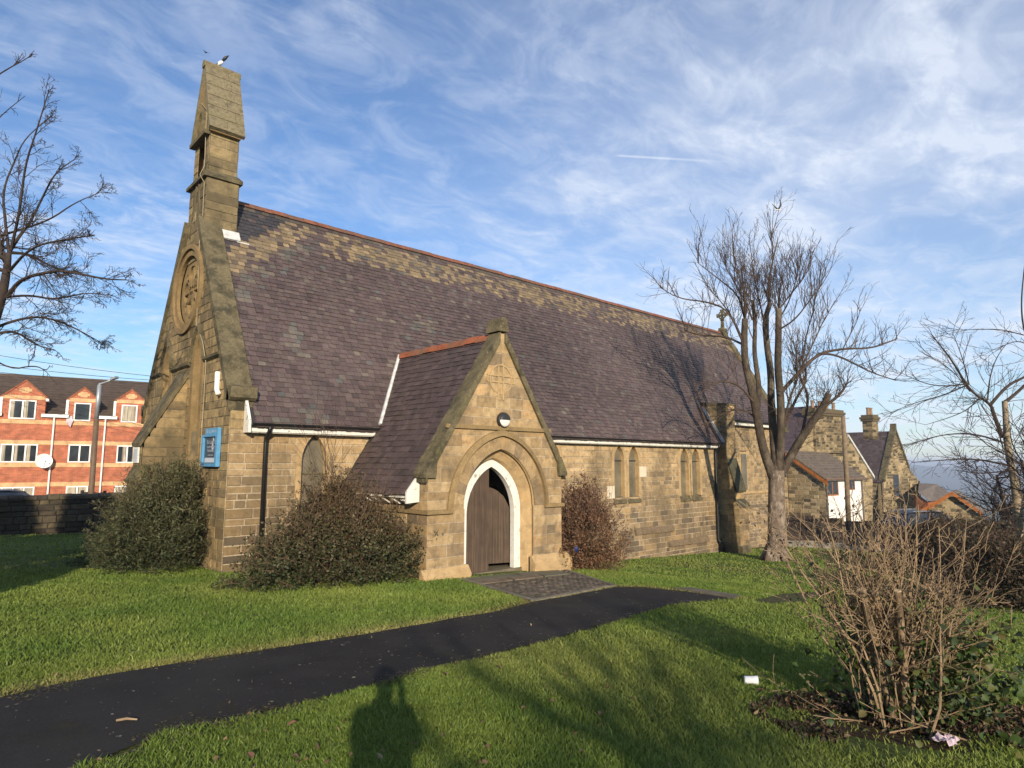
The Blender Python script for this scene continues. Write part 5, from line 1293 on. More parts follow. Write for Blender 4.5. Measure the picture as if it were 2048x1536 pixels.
# tall saplings poking out of the wall bush
T = Twigs(66)
sp = thing('young_sapling', b2+np.array((.55, 1.2, 0)), 'thin bare sapling rising out of the bush beside the porch roof', 'sapling')
for k in range(5):
    q = b2+np.array((.45+.12*k, 1.15+.1*T.r.random(), .4)); T.grow(q, norm((T.r.gauss(0, .05), T.r.gauss(0, .05), 1)), 2.3+T.r.random()*.9, .012, 1, .1, .12, 7, (20, 50), (.15, .4), 4, .3, .35)
T.mb.build('stems', M_BRANCH, sp)

# foreground shrub with cut stumps
def shrub():
    c = SHRUB; t = thing('cut_back_shrub', c, 'leggy cut-back shrub of tan stems with three sawn stumps in the right foreground', 'shrub')
    T = Twigs(77); T.minr = .0022; r = T.r; tips = []
    D0 = float((c-CAM)@FW)
    for (u0, v0, u1, v1, u2, v2, o, rad) in ((1788, 1440, 1752, 1300, 1724, 1180, -.10, .027), (1800, 1438, 1778, 1290, 1748, 1184, .0, .030), (1814, 1440, 1806, 1300, 1795, 1182, -.16, .025)):
        mb = MB(); P = smooth_poly([at(u0, v0, D0+o), at(u1, v1, D0+o), at(u2, v2, D0+o)], 3); mb.tube(P, np.linspace(rad*1.25, rad, len(P)), 10); P_=P; s_ = mb.build('stump', M_STUMP, t, True)
        m2 = MB(); d = norm(P[-1]-P[-2]); m2.tube([P[-1]-d*.002, P[-1]+d*.004], rad*1.03, 10); m2.build('cut_face', M_CUT, s_)
    for k in range(84):
        a = r.uniform(0, 6.283); rb = abs(r.gauss(0, .19)); q = c+np.array((rb*math.cos(a), rb*.8*math.sin(a), -.02)); q[2] = gz(q[0], q[1])-.02
        sp_ = r.uniform(.03, .36)*(1.25 if math.cos(a)*RT[0]+math.sin(a)*RT[1] > 0 else .85); d = norm(np.array((math.cos(a)*sp_, math.sin(a)*sp_, 1.)))
        ln = r.uniform(.75, 1.72); pts = T.grow(q, d, ln, r.uniform(.0045, .0115), 2, .10, .27, 6, (22, 52), (.20, .44), 5, .35, .30); tips.append(pts)
    for k in range(26):    # dead twigs lying low round the foot
        a = r.uniform(0, 6.283); q = c+np.array((.5*r.gauss(0, 1)*math.cos(a), .4*r.gauss(0, 1)*math.sin(a), .03)); q[2] = gz(q[0], q[1])+.02
        T.grow(q, (math.cos(a), math.sin(a), r.uniform(.05, .6)), r.uniform(.3, .7), .005, 1, 0, .2, 3, (20, 50), (.3, .6), 4, .4)
    T.mb.build('stems', M_STEM, t)
    R = np.random.default_rng(5); pts = []; cols = []
    for P in tips:      # dark dry buds near the tips
        for _ in range(34):
            i = r.randrange(len(P)//2, len(P)); pts.append(P[i]+np.array((r.gauss(0, .06), r.gauss(0, .06), r.gauss(0, .07)))); cols.append(np.array((.055, .034, .022))*r.uniform(.5, 1.5))
    leaves_mesh('seed_heads', pts, .026, np.array(cols), M_LEAF, t, R, .6)
    pts = []; cols = []
    e1 = RT[:2]/np.linalg.norm(RT[:2])
    for k in range(3200):
        x, y = r.gauss(.36, .36), r.gauss(0, .30); h = abs(r.gauss(.26, .26)); p = c+np.array((e1[0]*x, e1[1]*x, 0))+np.array((-e1[1]*y, e1[0]*y, 0)); p[2] = gz(p[0], p[1])+h
        if vnoise(p[0]*5, p[1]*5+p[2]*4, 3) < .42: continue
        pts.append(p); cols.append(np.array(r.choice([(.045, .085, .02), (.07, .11, .025), (.09, .10, .03), (.035, .06, .02), (.12, .10, .035)]))*r.uniform(.6, 1.25))
    leaves_mesh('leaves', pts, .052, np.array(cols), M_LEAF, t, R, .85, .45, .5, True)
shrub()
# leaf litter round the shrub
R = np.random.default_rng(9); pts = []; cols = []; r = random.Random(4)
e1 = RT[:2]/np.linalg.norm(RT[:2])
while len(pts) < 11000:
    a = r.uniform(0, 6.283); q = math.sqrt(r.random()); x, y = 1.2*q*math.cos(a)+.12, .66*q*math.sin(a)-.05
    if float(vnoise(x*2.5, y*2.5, 4))+.35*(1-q) < .38: continue
    px, py = SHRUB[0]+e1[0]*x-e1[1]*y, SHRUB[1]+e1[1]*x+e1[0]*y
    pts.append((px, py, float(gz(px, py))+.006+.03*r.random())); cols.append(np.array(r.choice([(.10, .06, .035), (.14, .085, .05), (.07, .045, .028), (.05, .035, .022), (.18, .12, .07), (.05, .07, .02)]))*r.uniform(.6, 1.2))
for k in range(420):      # stray leaves over the lawn
    rad_ = 4+26*r.random()**1.6; a_ = math.radians(YAW+r.uniform(-45, 45)); px, py = CAM[0]+rad_*math.sin(a_), CAM[1]+rad_*math.cos(a_)
    if in_poly(px, py, ap_poly) or (px > -.2 and py > -3.3): continue
    on_path = bool(in_poly(px, py, path_poly))
    if on_path and r.random() < .6: continue
    pts.append((px, py, float(gz(px, py))+(.024 if on_path else .035))); cols.append(np.array(r.choice([(.16, .10, .06), (.22, .15, .08), (.11, .07, .045), (.28, .22, .13)]))*r.uniform(.7, 1.2))
ll = leaves_mesh('leaf_litter', pts, .036, np.array(cols), M_LEAF, None, R, .6, .9, .0, True); tag(ll, kind='stuff')
mb = MB(); n = 40; vs = [(SHRUB[0], SHRUB[1], float(gz(SHRUB[0], SHRUB[1]))+.012)]
for i in range(n):
    a = 2*math.pi*i/n; k = .85+.35*float(vnoise(math.cos(a)*1.7+4, math.sin(a)*1.7+4, 3)); x, y = .95*k*math.cos(a)+.1, .5*k*math.sin(a)-.05
    px, py = SHRUB[0]+e1[0]*x-e1[1]*y, SHRUB[1]+e1[1]*x+e1[0]*y; vs.append((px, py, float(gz(px, py))+.006))
mb.add(vs, [(0, i+1, (i+1) % n+1) for i in range(n)]); tag(mb.build('bare_soil', M_EARTH), kind='structure')
# bramble bank at the right
def bramble(label, u, v, rx, ry, h, seed, n):
    g = ground(u, v); bush('bramble_thicket', label, g, (rx, ry), h, 150, n, .06, [(.035, .045, .016), (.05, .04, .022), (.06, .04, .024), (.028, .032, .014)], [(.08, .05, .03), (.10, .06, .035), (.05, .05, .02)], seed, M_BRANCH, 14, .9, .6, .8, prof=lambda q: (1-q**2.2)**.7)
bramble('low brown bramble thicket nearest the slim tree at the right edge', 2030, 1215, 1.9, 1.5, 1.15, 111, 9000)
bramble('larger bramble thicket in front of the dark car', 1900, 1140, 2.2, 1.5, 1.2, 112, 9000)
bramble('dark bramble thicket behind the cut-back shrub', 1985, 1165, 1.7, 1.4, 1.35, 113, 8000)

# ------------------------------------------------------------------ left background: boundary wall, flats, street
def boundary_wall():
    a = ground(-160, 1071); b = ground(330, 1064); a[1] = b[1] = 14.6
    L = b[0]+3.0-a[0]; t = thing('boundary_wall', (a[0], 14.6, gz(a[0], 14.6)), 'dark coursed stone boundary wall with rounded coping behind the left lawn', 'wall')
    mb = MB(); z0 = -.75; ztop = 1.02
    stone_panel(mb, (a[0], 14.6, 0), (1, 0, 0), (0, -1, 0), z0, ztop-.16, lambda z: [(0, L)], (.16, .26), (.25, .55), DARKW, MORTD, seed=201, proud=(.01, .05), ch=.02, gap=.02)
    mb.box(a[0], a[0]+L, 14.62, 14.95, z0, ztop-.18, MORTD); mb.build('wall_body', M_GSTONE, t)
    cp = MB(); x = a[0]; r = random.Random(3)
    while x < a[0]+L:
        l = r.uniform(.25, .45); hh = r.uniform(-.02, .02); c = tuple(np.array(r.choice(DARKW))*1.1)
        cp.prism([(x, 14.52, ztop-.17), (x, 14.52, ztop-.08+hh), (x, 14.62, ztop+hh), (x, 14.93, ztop+hh), (x, 15.03, ztop-.08), (x, 15.03, ztop-.17)], (l-.015, 0, 0), c); x += l
    cp.build('wall_coping', M_GSTONE, t)
boundary_wall()

def flats():
    az = math.radians(100.5); u = np.array((math.sin(az), math.cos(az), 0)); back = np.array((-u[1], u[0], 0)) ; D = 38.5
    P0 = at(140, 930, D); Z = np.array((0, 0, 1.))
    base = P0.copy(); base[2] = -1.6
    t = bpy.data.objects.new('brick_flats', None); COL.objects.link(t); t.location = base; t.rotation_euler = (0, 0, math.atan2(u[1], u[0]))
    tag(t, 'three storey red brick flats with buff bands, dormers and dark tiled roof', 'building')
    def loc(uu, vv):        # facade coordinates (x along, z up) of a photo point
        p = on(uu, vv, back, P0)-base; return float(p@u), float(p[2])
    def B(mb, name, m, par=t):
        o = mb.build(name, m, par, loc=(0, 0, 0)); return o
    x0 = loc(-260, 900)[0]; x1 = loc(420, 900)[0]
    zb1 = loc(140, 846)[1]; zb2 = loc(140, 886)[1]; zb3 = loc(140, 930)[1]; zb4 = loc(140, 968)[1]; ze = loc(120, 833)[1]+.05; zr = loc(140, 762)[1]
    mb = MB(); mb.box(x0, x1, 0, 8, -.6, ze); B(mb, 'wall', M_RED)
    for zc in (zb1, zb2, zb3, zb4):
        mb = MB(); mb.box(x0, x1, -.03, -.004, zc-.12, zc+.12); B(mb, 'buff_band', M_BUFF)
    # tiled roof in courses
    mb = MB(); run = 4.2; rise = (zr-ze)*1.28; n = 15
    sl_ = np.array((0, run, rise)); sn = norm(np.cross((1, 0, 0), sl_))
    mb.add([(x0, .06, ze-.02), (x1, .06, ze-.02), (x1, run, ze+rise), (x0, run, ze+rise)], [(0, 1, 2, 3)])
    mb.add([(x0, run, ze+rise), (x1, run, ze+rise), (x1, 2*run, ze), (x0, 2*run, ze)], [(0, 1, 2, 3)])
    for i in range(n):
        a_ = np.array((0, .05, ze-.02))+sl_*(i/n); b_ = a_+sl_*(1/n)
        mb.prism([a_+np.array((x0, 0, 0)), b_+np.array((x0, 0, 0)), b_+np.array((x0, 0, 0))+sn*.02, a_+np.array((x0, 0, 0))+sn*.06], (x1-x0, 0, 0))
    mb.prism([(x0, run-.15, ze+rise-.1), (x0, run, ze+rise+.08), (x0, run+.15, ze+rise-.1)], (x1-x0, 0, 0))
    B(mb, 'roof', M_TILE)
    def window(xa, xb, za, zb, lights, par=t, y=0.0, blind=0, nm='window'):
        f = MB(); fr = .07
        f.box(xa, xb, y-.05, y+.0, zb-fr, zb); f.box(xa, xb, y-.05, y+.0, za, za+fr); f.box(xa, xa+fr, y-.049, y, za+fr, zb-fr); f.box(xb-fr, xb, y-.049, y, za+fr, zb-fr)
        for k in range(1, lights): xm = xa+(xb-xa)*k/lights; f.box(xm-fr*.6, xm+fr*.6, y-.048, y, za+fr, zb-fr)
        fo = B(f, nm, M_UPVC, par); p = MB(); p.box(xa+fr*.5, xb-fr*.5, y-.024, y-.008, za+fr*.5, zb-fr*.5); B(p, 'pane', M_GLASS, fo)
        if blind:
            c = MB(); w_ = (xb-xa)*.24
            for s in range(lights):
                xs_ = xa+(xb-xa)*s/lights+fr; xe_ = xa+(xb-xa)*(s+1)/lights-fr
                if blind == 1: c.box(xs_, xs_+(xe_-xs_)*.35, y-.030, y-.026, za+fr, zb-fr)
                elif blind == 2: c.box(xs_, xe_, y-.030, y-.026, za+fr*1.1, zb-fr)
                else: c.box(xs_+(xe_-xs_)*.55, xe_, y-.030, y-.026, za+fr, zb-fr)
            B(c, 'curtain', M_BLIND, fo)
    def wpix(ua, ub, va, vb, lights, blind=0):
        xa = loc(ua, .5*(va+vb))[0]; xb = loc(ub, .5*(va+vb))[0]; um = .5*(ua+ub); window(xa, xb, loc(um, vb)[1], loc(um, va)[1], lights, blind=blind)
    for q in ((0, 75, 888, 925, 3, 1), (136, 181, 889, 925, 2, 0), (233, 274, 891, 926, 2, 3), (-20, 68, 974, 1004, 4, 2), (131, 175, 972, 1006, 2, 2), (228, 275, 971, 1004, 2, 2), (-130, -60, 886, 925, 3, 1), (-130, -60, 975, 1010, 3, 2), (320, 365, 890, 925, 2, 1)): wpix(*q)
    # gabled dormers flush with the wall
    for (ul, ur, vtop, vsh, wl, wr, wt, wb, lights, bl) in ((4, 90, 762, 793, 18, 72, 800, 838, 2, 1), (137, 194, 776, 799, 148, 182, 806, 842, 1, 0), (232, 290, 781, 802, 243, 275, 810, 845, 1, 2), (-150, -60, 760, 790, -130, -80, 798, 836, 2, 1)):
        um = .5*(ul+ur); xa = loc(ul, 820)[0]; xb = loc(ur, 820)[0]; xm = .5*(xa+xb); zs = loc(um, vsh)[1]; za = loc(um, vtop)[1]
        d = B(MB().prism([(xa, -.02, ze-.3), (xb, -.02, ze-.3), (xb, -.02, zs), (xm, -.02, za), (xa, -.02, zs)], (0, 2.6, 0)), 'dormer', M_RED)
        m2 = MB(); m2.box(xa, xb, -.045, -.024, zs-.16, zs+.06); B(m2, 'buff_band', M_BUFF, d)
        m2 = MB(); m2.box(xm-.30, xm+.30, -.04, -.024, zs+.42*(za-zs)-.08, zs+.42*(za-zs)+.08); m2.box(xm-.18, xm+.18, -.041, -.024, zs+.42*(za-zs)-.16, zs+.42*(za-zs)+.16); B(m2, 'brick_diamond', M_BUFF, d)
        m2 = MB()
        for s in (-1, 1):
            xe_ = xa-.12 if s < 0 else xb+.12; k_ = (za-zs)/(xm-xa)
            m2.prism([(xe_, -.06, zs-.12*k_), (xm, -.06, za), (xm, -.06, za+.10), (xe_, -.06, zs-.12*k_+.10)], (0, 2.8, 0))
        B(m2, 'dormer_roof', M_TERRA, d)
        m2 = MB(); m2.box(xa-.14, xa-.005, -.06, .9, ze+.1, zs-.06); m2.box(xb+.005, xb+.14, -.06, .9, zs-.22, zs-.06); B(m2, 'dormer_cheek', M_UPVC, d)
        xa2 = loc(wl, 820)[0]; xb2 = loc(wr, 820)[0]; umw = .5*(wl+wr); window(xa2, xb2, loc(umw, wb)[1], loc(umw, wt)[1], lights, d, -.02, bl)
    for (ua, ub) in ((83, 138), (197, 235), (-60, 4), (290, 345)):
        mb = MB(); mb.box(loc(ua, 830)[0], loc(ub, 830)[0], -.20, -.02, ze-.12, ze+.06); B(mb, 'gutter', M_UPVC)
    for um in (105, 208):
        xm = loc(um, 880)[0]; mb = MB(); mb.tube([(xm, -.09, ze-.05), (xm, -.09, -.5)], .05, 8); B(mb, 'downpipe', M_UPVC)
    # satellite dish on the wall, its own thing
    xd, zd = loc(89, 922); pw = base+u*xd+Z*zd-back*.45
    dsh = thing('satellite_dish', pw+back*.43, 'round white satellite dish on the brick flats', 'satellite dish')
    dn = norm(-back+np.array((0, 0, .25))+u*.25); mb = MB(); mb.lathe(pw, [(.02, -.10), (.18, -.085), (.33, -.04), (.42, .02), (.43, .028), (.42, .03), (.33, -.025), (.18, -.065), (.02, -.08)], 26, dn); mb.build('dish', M_UPVC, dsh, True)
    mb = MB(); mb.tube([pw-dn*.09, pw+back*.44], .03, 8); mb.build('bracket', M_GALV, dsh)
    mb = MB(); mb.tube([pw-Z*.40, pw+dn*.38-Z*.12], .015, 6); mb.tube([pw+dn*.36-Z*.12, pw+dn*.46-Z*.10], .035, 8); mb.build('feed_arm', M_GALV, dsh)
    xf, zf = loc(137, 846); pf = base+u*xf+Z*zf-back*.06
    fl = thing('small_flag', pf, 'small faded red and white flag hanging under a dormer of the flats', 'flag')
    mb = MB(); mb.add([pf+u*a+Z*b-back*.05*c for a, b, c in ((-.1, .35, 0), (.16, .42, 1), (.22, .1, 2), (.12, -.25, 1), (-.04, -.1, 2), (-.14, .05, 0))], [(0, 1, 2, 5), (5, 2, 3, 4)]); mb.build('cloth', M_WRAP, fl)
    mb = MB(); mb.tube([pf+u*-.02+Z*.42+back*.02, pf+u*.22+Z*.44-back*.1], .012, 6); mb.build('flagstaff', M_GALV, fl)
flats()

def street_lamp():
    D = 27.; b = at(182, 1000, D); b[2] = gz(b[0], b[1]); t = thing('street_lamp', b, 'tall street lamp with grey upper column and brown lower column before the flats', 'street lamp')
    top = at(199, 770, D); foot = b; k = at(193, 838, D)
    mb = MB(); mb.tube([foot, foot+(k-foot)*.3, k], [.12, .11, .10], 12); mb.build('lower_column', M_RUST, t, True)
    mb = MB(); mb.tube([k, top], [.085, .08], 12); mb.build('upper_column', M_GALV, t, True)
    mb = MB(); mb.tube([top+np.array((0, 0, -.1)), top+np.array((0, 0, .04)), at(212, 764, D), at(225, 759, D)], [.05, .045, .035, .035], 8)
    mb.build('arm', M_GALV, t, True)
    a, c = at(221, 761, D), at(234, 757, D); mb = MB(); d = norm(c-a); w = norm(np.cross(d, (0, 0, 1)))*.11; z = np.array((0, 0, 1.))
    mb.prism([a-w*.5, c-w, c+w, a+w*.5], z*.09); mb.build('lantern', M_GALV, t)
street_lamp()
def wires():
    for k, (p, q, lb) in enumerate((((-60, 703), (330, 757), 'uppermost overhead wire at left'), ((-60, 725), (330, 764), 'middle overhead wire at left'), ((-60, 740), (330, 771), 'lowest overhead wire at left, just over the flats roof'))):
        A, B = at(*p, 33), at(*q, 33); mb = MB(); n = 12; A = A-(B-A)*.4; B = B+(B-A)*.3
        P = [A+(B-A)*i/n-np.array((0, 0, .35))*4*(i/n)*(1-i/n)+np.array((0, 0, .3)) for i in range(n+1)]; mb.tube(P, .013, 5); o = mb.build('overhead_wire', M_LAMPK); tag(o, lb, 'wire', 'overhead wires')
wires()
def panel_fence(name, label, A, B, h, bays, mat, post_mat, board=.12, board_gap=.0, kick=0):
    t = thing(name, A, label, 'fence'); A, B = np.array(A), np.array(B); d = (B-A)/bays; r = random.Random(5); un = norm(np.array((d[0], d[1], 0))); nr = np.array((un[1], -un[0], 0))
    for i in range(bays):
        a, b = A+d*i, A+d*(i+1); a[2] = gz(a[0], a[1]); b[2] = gz(b[0], b[1]); L = np.linalg.norm((b-a)[:2]); zz = .5*(a[2]+b[2])
        mb = MB(); x = .06
        while x < L-.06: mb.obox(np.array((a[0], a[1], zz+kick))+un*x+nr*r.uniform(0, .02), un*(board-.008), nr*.018, (0, 0, h-kick+r.uniform(-.02, .02))); x += board
        mb.build('fence_panel', mat, t)
        if kick: mb = MB(); mb.obox(np.array((a[0], a[1], zz-.3))+un*.05, un*(L-.1), nr*.05, (0, 0, kick+.29)); mb.build('gravel_board', M_KERB, t)
    for i in range(bays+1):
        a = A+d*i; a[2] = gz(a[0], a[1]); mb = MB(); mb.obox(a-un*.05-nr*.03+np.array((0, 0, -.2)), un*.10, nr*.10, (0, 0, h+.28)); mb.build('fence_post', post_mat, t)
fa, fb = at(165, 985, 30), at(300, 985, 30)
panel_fence('timber_fence', 'dark vertical board fence across the street in front of the flats', (fa[0], fa[1], 0), (fb[0], fb[1], 0), 1.45, 3, M_FENCE, M_FENCE)

def car(name, label, pos, heading, paint, L=4.3, Wd=1.75, H=1.48, suv=False, roof_mat=None):
    t = bpy.data.objects.new(name, None); COL.objects.link(t); t.location = pos; t.rotation_euler = (0, 0, heading); tag(t, label, 'car')
    def B(mb, nm, m, par=t, sm=False): return mb.build(nm, m, par, sm, loc=(0, 0, 0))
    h = H
    lower = [(-L/2, .35), (-L/2+.02, .75), (-L/2+.25, .95*h/1.48), (L/2-1.15, .98*h/1.48), (L/2-.25, .80*h/1.48), (L/2, .62), (L/2, .32), (L/2-.3, .22), (-L/2+.3, .22)]
    def shell(profile, w0, w1f):
        mb = MB(); n = len(profile); vs = []
        for s, k in ((-1, 1.0), (-1, .93), (1, .93), (1, 1.0)): pass
        rows = [(-w0, .96), (-w0*.96, 1.0), (w0*.96, 1.0), (w0, .96)]
        cx = sum(p[0] for p in profile)/n; cz = sum(p[1] for p in profile)/n
        for y, k in rows: vs += [(cx+(x-cx)*k, y*w1f(z), cz+(z-cz)*k) for x, z in profile]
        fs = [tuple(range(n-1, -1, -1)), tuple(range(3*n, 4*n))]
        for r_ in range(3): fs += [(r_*n+i, r_*n+(i+1) % n, (r_+1)*n+(i+1) % n, (r_+1)*n+i) for i in range(n)]
        mb.add(vs, fs); return mb
    B(shell(lower, Wd/2, lambda z: 1.0), 'body', paint)
    cab = [(-L/2+.12, .90*h/1.48), (-L/2+.45, h-.10), (-L/2+.8, h-.02), (-.1, h), (.45, h-.05), (L/2-1.05, .96*h/1.48)]
    B(shell(cab, Wd/2-.06, lambda z: 1.0-.18*max(0, (z-.9)/.6)), 'cabin', M_GLASS)
    rf = [(-L/2+.40, h-.09), (-L/2+.8, h-.005), (-.1, h+.015), (.50, h-.045), (.45, h-.09), (-.1, h-.04), (-L/2+.8, h-.06)]
    B(shell(rf, (Wd/2-.06)*.84, lambda z: 1.0), 'roof', roof_mat or paint)
    for s in (-1, 1):
        mb = MB(); mb.tube([(-L/2+.75, s*(Wd/2-.2), h+.03), (.3, s*(Wd/2-.2), h+.03)], .02, 6); B(mb, 'roof_rail', M_GALV)
    for x in (-L/2+.78, L/2-.85):
        for s in (-1, 1):
            mb = MB(); mb.lathe((x, s*(Wd/2-.19), .32), [(.2, 0), (.31, .01), (.32, .04), (.32, .16), (.31, .2), (.2, .21)], 20, (0, s, 0)); wh = B(mb, 'wheel', M_TYRE)
            mb = MB(); mb.lathe((x, s*(Wd/2-.19), .32), [(.05, .205), (.19, .212), (.2, .2)], 14, (0, s, 0)); B(mb, 'rim', M_GALV, wh)
    for s in (-1, 1):
        mb = MB(); mb.box(L/2-.16, L/2-.01, s*(Wd/2-.35)-.16, s*(Wd/2-.35)+.16, .60, .72); B(mb, 'headlight', M_LAMPW)
cp_ = at(18, 1010, 26.2); cp_[2] = gz(cp_[0], cp_[1])-.02
car('parked_car', 'black car parked behind the left boundary wall, only its roof showing', cp_, math.radians(-2), M_PAINTK)

# ------------------------------------------------------------------ right background: fence, houses, garage
def right_houses():
    az = math.radians(96.); u = np.array((math.sin(az), math.cos(az), 0)); bk = np.array((-u[1], u[0], 0)); Z = np.array((0, 0, 1.)); D = 44.
    P0 = at(1650, 956, D)
    t = thing('stone_house', (P0[0], P0[1], gz(P0[0], P0[1])), 'stone house with white rendered bay, slate roofs and tall chimneys beyond the fence', 'house')
    gz0 = float(gz(P0[0], P0[1]))-1.2
    # extension
    top = on(1573, 903, u, P0); Ldep = float((top-P0)@bk); rise = top[2]-P0[2]
    Wx = float((on(1726, 950, bk, P0)-P0)@u)
    mb = MB()
    def side_iv(z):
        zz = z-P0[2]
        return [(0, Ldep)] if zz < 0 else [(min(Ldep, zz/rise*Ldep), Ldep)]
    stone_panel(mb, P0*np.array((1, 1, 0)), bk, -u, gz0, P0[2]+rise-.1, side_iv, (.2, .3), (.3, .65), HOUSEC, (.33, .28, .19), seed=301, gap=.03, proud=(.01, .04), ch=.02)
    mb.build('stone_wall', M_HOUSE, t)
    mb = MB(); o = P0*np.array((1, 1, 0))+Z*gz0
    mb.obox(o+u*.02-bk*.0, u*(Wx-.1), bk*.3, Z*(P0[2]-gz0-.05)); mb.build('rendered_front', M_RENDER, t)
    for (ua, ub, va, vb) in ((1654, 1676, 958, 992), (1699, 1709, 955, 980), (1658, 1682, 1036, 1060)):
        p, q = on(ua, vb, bk, P0-bk*.03), on(ub, va, bk, P0-bk*.03); w = float((q-p)@u); h = q[2]-p[2]
        f = MB(); f.obox(p, u*w, bk*.06, Z*h); fo = f.build('window', M_ORANGE, t); g = MB()
        for k in range(2): g.obox(p-bk*.01+u*(w*(.08+.46*k))+Z*h*.08, u*w*.38, bk*.02, Z*h*.84)
        g.build('pane', M_GLASS, fo)
    sl_ = np.array(bk*Ldep+Z*rise); n_ = norm(np.cross(u, sl_));
    if n_[2] < 0: n_ = -n_
    mb = MB(); nr = 11; e0 = P0-u*.25-norm(sl_)*.35
    full = sl_*1.12
    for i in range(nr):
        a_ = e0+full*(i/nr); b_ = e0+full*((i+1)/nr); mb.prism([a_, b_, b_+n_*.04, a_+n_*.13], u*(Wx+.35))
    mb.build('tiled_roof', M_GREYTILE, t)
    mb = MB(); a_ = P0-u*.28-norm(sl_)*.38-Z*.05; mb.obox(a_, u*.04, sl_*1.1, -Z*.26); mb.build('bargeboard', M_ORANGE, t)
    mb = MB(); a_ = P0-u*.28-bk*.30-Z*.18; mb.obox(a_, u*(Wx+.4), bk*.1, Z*.13); mb.build('gutter', M_ORANGE, t)
    for uu, m in ((1653, M_RUST), (1724, M_RUST)):
        p = on(uu, 962, bk, P0-bk*.1); mb = MB(); mb.tube([p, np.array((p[0], p[1], gz0))], .05, 8); mb.build('downpipe', m, t)
    # gable wall with the big chimney behind the extension
    PA = P0+bk*(Ldep+.05); A = lambda a, b: on(a, b, bk, PA)
    def shape(pts): return [A(*p) for p in pts]
    mb = MB(); body = shape([(1560, 1100), (1560, 935), (1640, 815), (1697, 872), (1745, 955), (1745, 1100)]); c = (.24, .18, .10)
    axp = [(float((p-PA)@u), p[2]) for p in body]
    def giv(z):
        xs = []
        for (x1_, z1_), (x2_, z2_) in zip(axp, axp[1:]+axp[:1]):
            if (z1_-z)*(z2_-z) < 0: xs.append(x1_+(x2_-x1_)*(z-z1_)/(z2_-z1_))
        xs.sort(); return [(xs[0], xs[-1])] if len(xs) >= 2 else []
    stone_panel(mb, PA*np.array((1, 1, 0)), u, -bk, axp[0][1], max(z for _, z in axp), giv, (.2, .3), (.3, .6), HOUSEC, (.33, .28, .19), seed=302, gap=.03, proud=(.01, .04), ch=.02)
    mb.prism([p+bk*.05 for p in body], bk*.4, c); mb.build('stone_wall', M_HOUSE, t)
    mb = MB(); v0, v1 = A(1694, 874), A(1746, 957); mb.obox(v0-bk*.15, v1-v0, bk*.5, Z*.22); mb.build('white_verge', M_LEAD, t)
    mb = MB(); r0 = A(1640, 812); mb.add([r0+Z*.05, v1+Z*.05, v1+bk*9+Z*.05, r0+bk*9+Z*.05], [(0, 1, 2, 3)]); le = A(1560, 935); mb.add([r0+Z*.05, le+Z*.05, le+bk*9+Z*.05, r0+bk*9+Z*.05], [(0, 1, 2, 3)]); mb.build('slate_roof', material('far_slate', (.085, .058, .062), n1=(3, .3), n2=(9, .25), bump=(12, .5, .05, (1, 1, 3))), t)
    def chimney(p0, w, h, dpt, pots, seed):
        mb = MB()
        for (oo, uu, nn, ln) in ((p0, u, -bk, w), (p0, bk, -u, dpt), (p0+u*w, bk, u, dpt)):
            stone_panel(mb, oo*np.array((1, 1, 0)), uu, nn, p0[2], p0[2]+h, lambda z: [(0, ln)], (.2, .3), (.25, .5), [tuple(np.array(q)*.8) for q in HOUSEC], (.25, .21, .14), seed=seed, gap=.03, proud=(.01, .03), ch=.02)
        for k, (e, z) in enumerate(((.10, h), (.16, h+.18), (.06, h+.36))):
            mb.obox(p0-u*e-bk*e+Z*z, u*(w+2*e), bk*(dpt+2*e), Z*.18, (.12, .095, .06))
        co = mb.build('chimney', M_HOUSE, t)
        for k in range(pots):
            q = p0+u*(w*(k+.5)/pots)+bk*dpt*.5+Z*(h+.54); m2 = MB(); m2.lathe(q, [(.14, 0), (.13, .1), (.12, .5), (.15, .55), (.15, .62), (.1, .62)], 12); m2.build('chimney_pot', M_POT, co)
    c0, c1 = on(1634, 905, bk, PA-bk*.25), on(1690, 905, bk, PA-bk*.25); ch_top = on(1660, 832, bk, PA-bk*.25)
    chimney(c0, float((c1-c0)@u), ch_top[2]-c0[2], .9, 4, 305)
    # cross wing with coped gable
    PB_ = PA+bk*1.5+u*0; G = lambda a, b: on(a, b, bk, PB_)
    ap_, lf, rf = G(1790, 862), G(1767, 962), G(1817, 938)
    mb = MB(); body = [G(1767, 1075), lf, ap_, rf, G(1838, 962), G(1838, 1075)]; axp2 = [(float((p-PB_)@u), p[2]) for p in body]
    def giv2(z):
        xs = []
        for (x1_, z1_), (x2_, z2_) in zip(axp2, axp2[1:]+axp2[:1]):
            if (z1_-z)*(z2_-z) < 0: xs.append(x1_+(x2_-x1_)*(z-z1_)/(z2_-z1_))
        xs.sort(); return [(xs[0], xs[-1])] if len(xs) >= 2 else []
    stone_panel(mb, PB_*np.array((1, 1, 0)), u, -bk, axp2[0][1], ap_[2], giv2, (.2, .3), (.3, .6), HOUSEC, (.33, .28, .19), seed=303, gap=.03, proud=(.01, .04), ch=.02)
    mb.prism([p+bk*.05 for p in body], bk*.4, c); mb.build('stone_wall', M_HOUSE, t)
    # its left return wall under the slates
    mb = MB(); stone_panel(mb, lf*np.array((1, 1, 0)), bk, -u, axp2[0][1], lf[2], lambda z: [(0, 8)], (.2, .3), (.3, .6), HOUSEC, (.33, .28, .19), seed=304, gap=.03); mb.build('stone_wall', M_HOUSE, t)
    mb = MB()
    for q0, q1 in ((lf-Z*.1, ap_), (rf, ap_)): mb.obox(q0-bk*.12, q1-q0, bk*.55, Z*.30)
    mb.obox(ap_-u*.1-bk*.12, u*.2, bk*.5, Z*.7); mb.build('gable_coping', M_COPE, t)
    mb = MB(); ld = 12.0
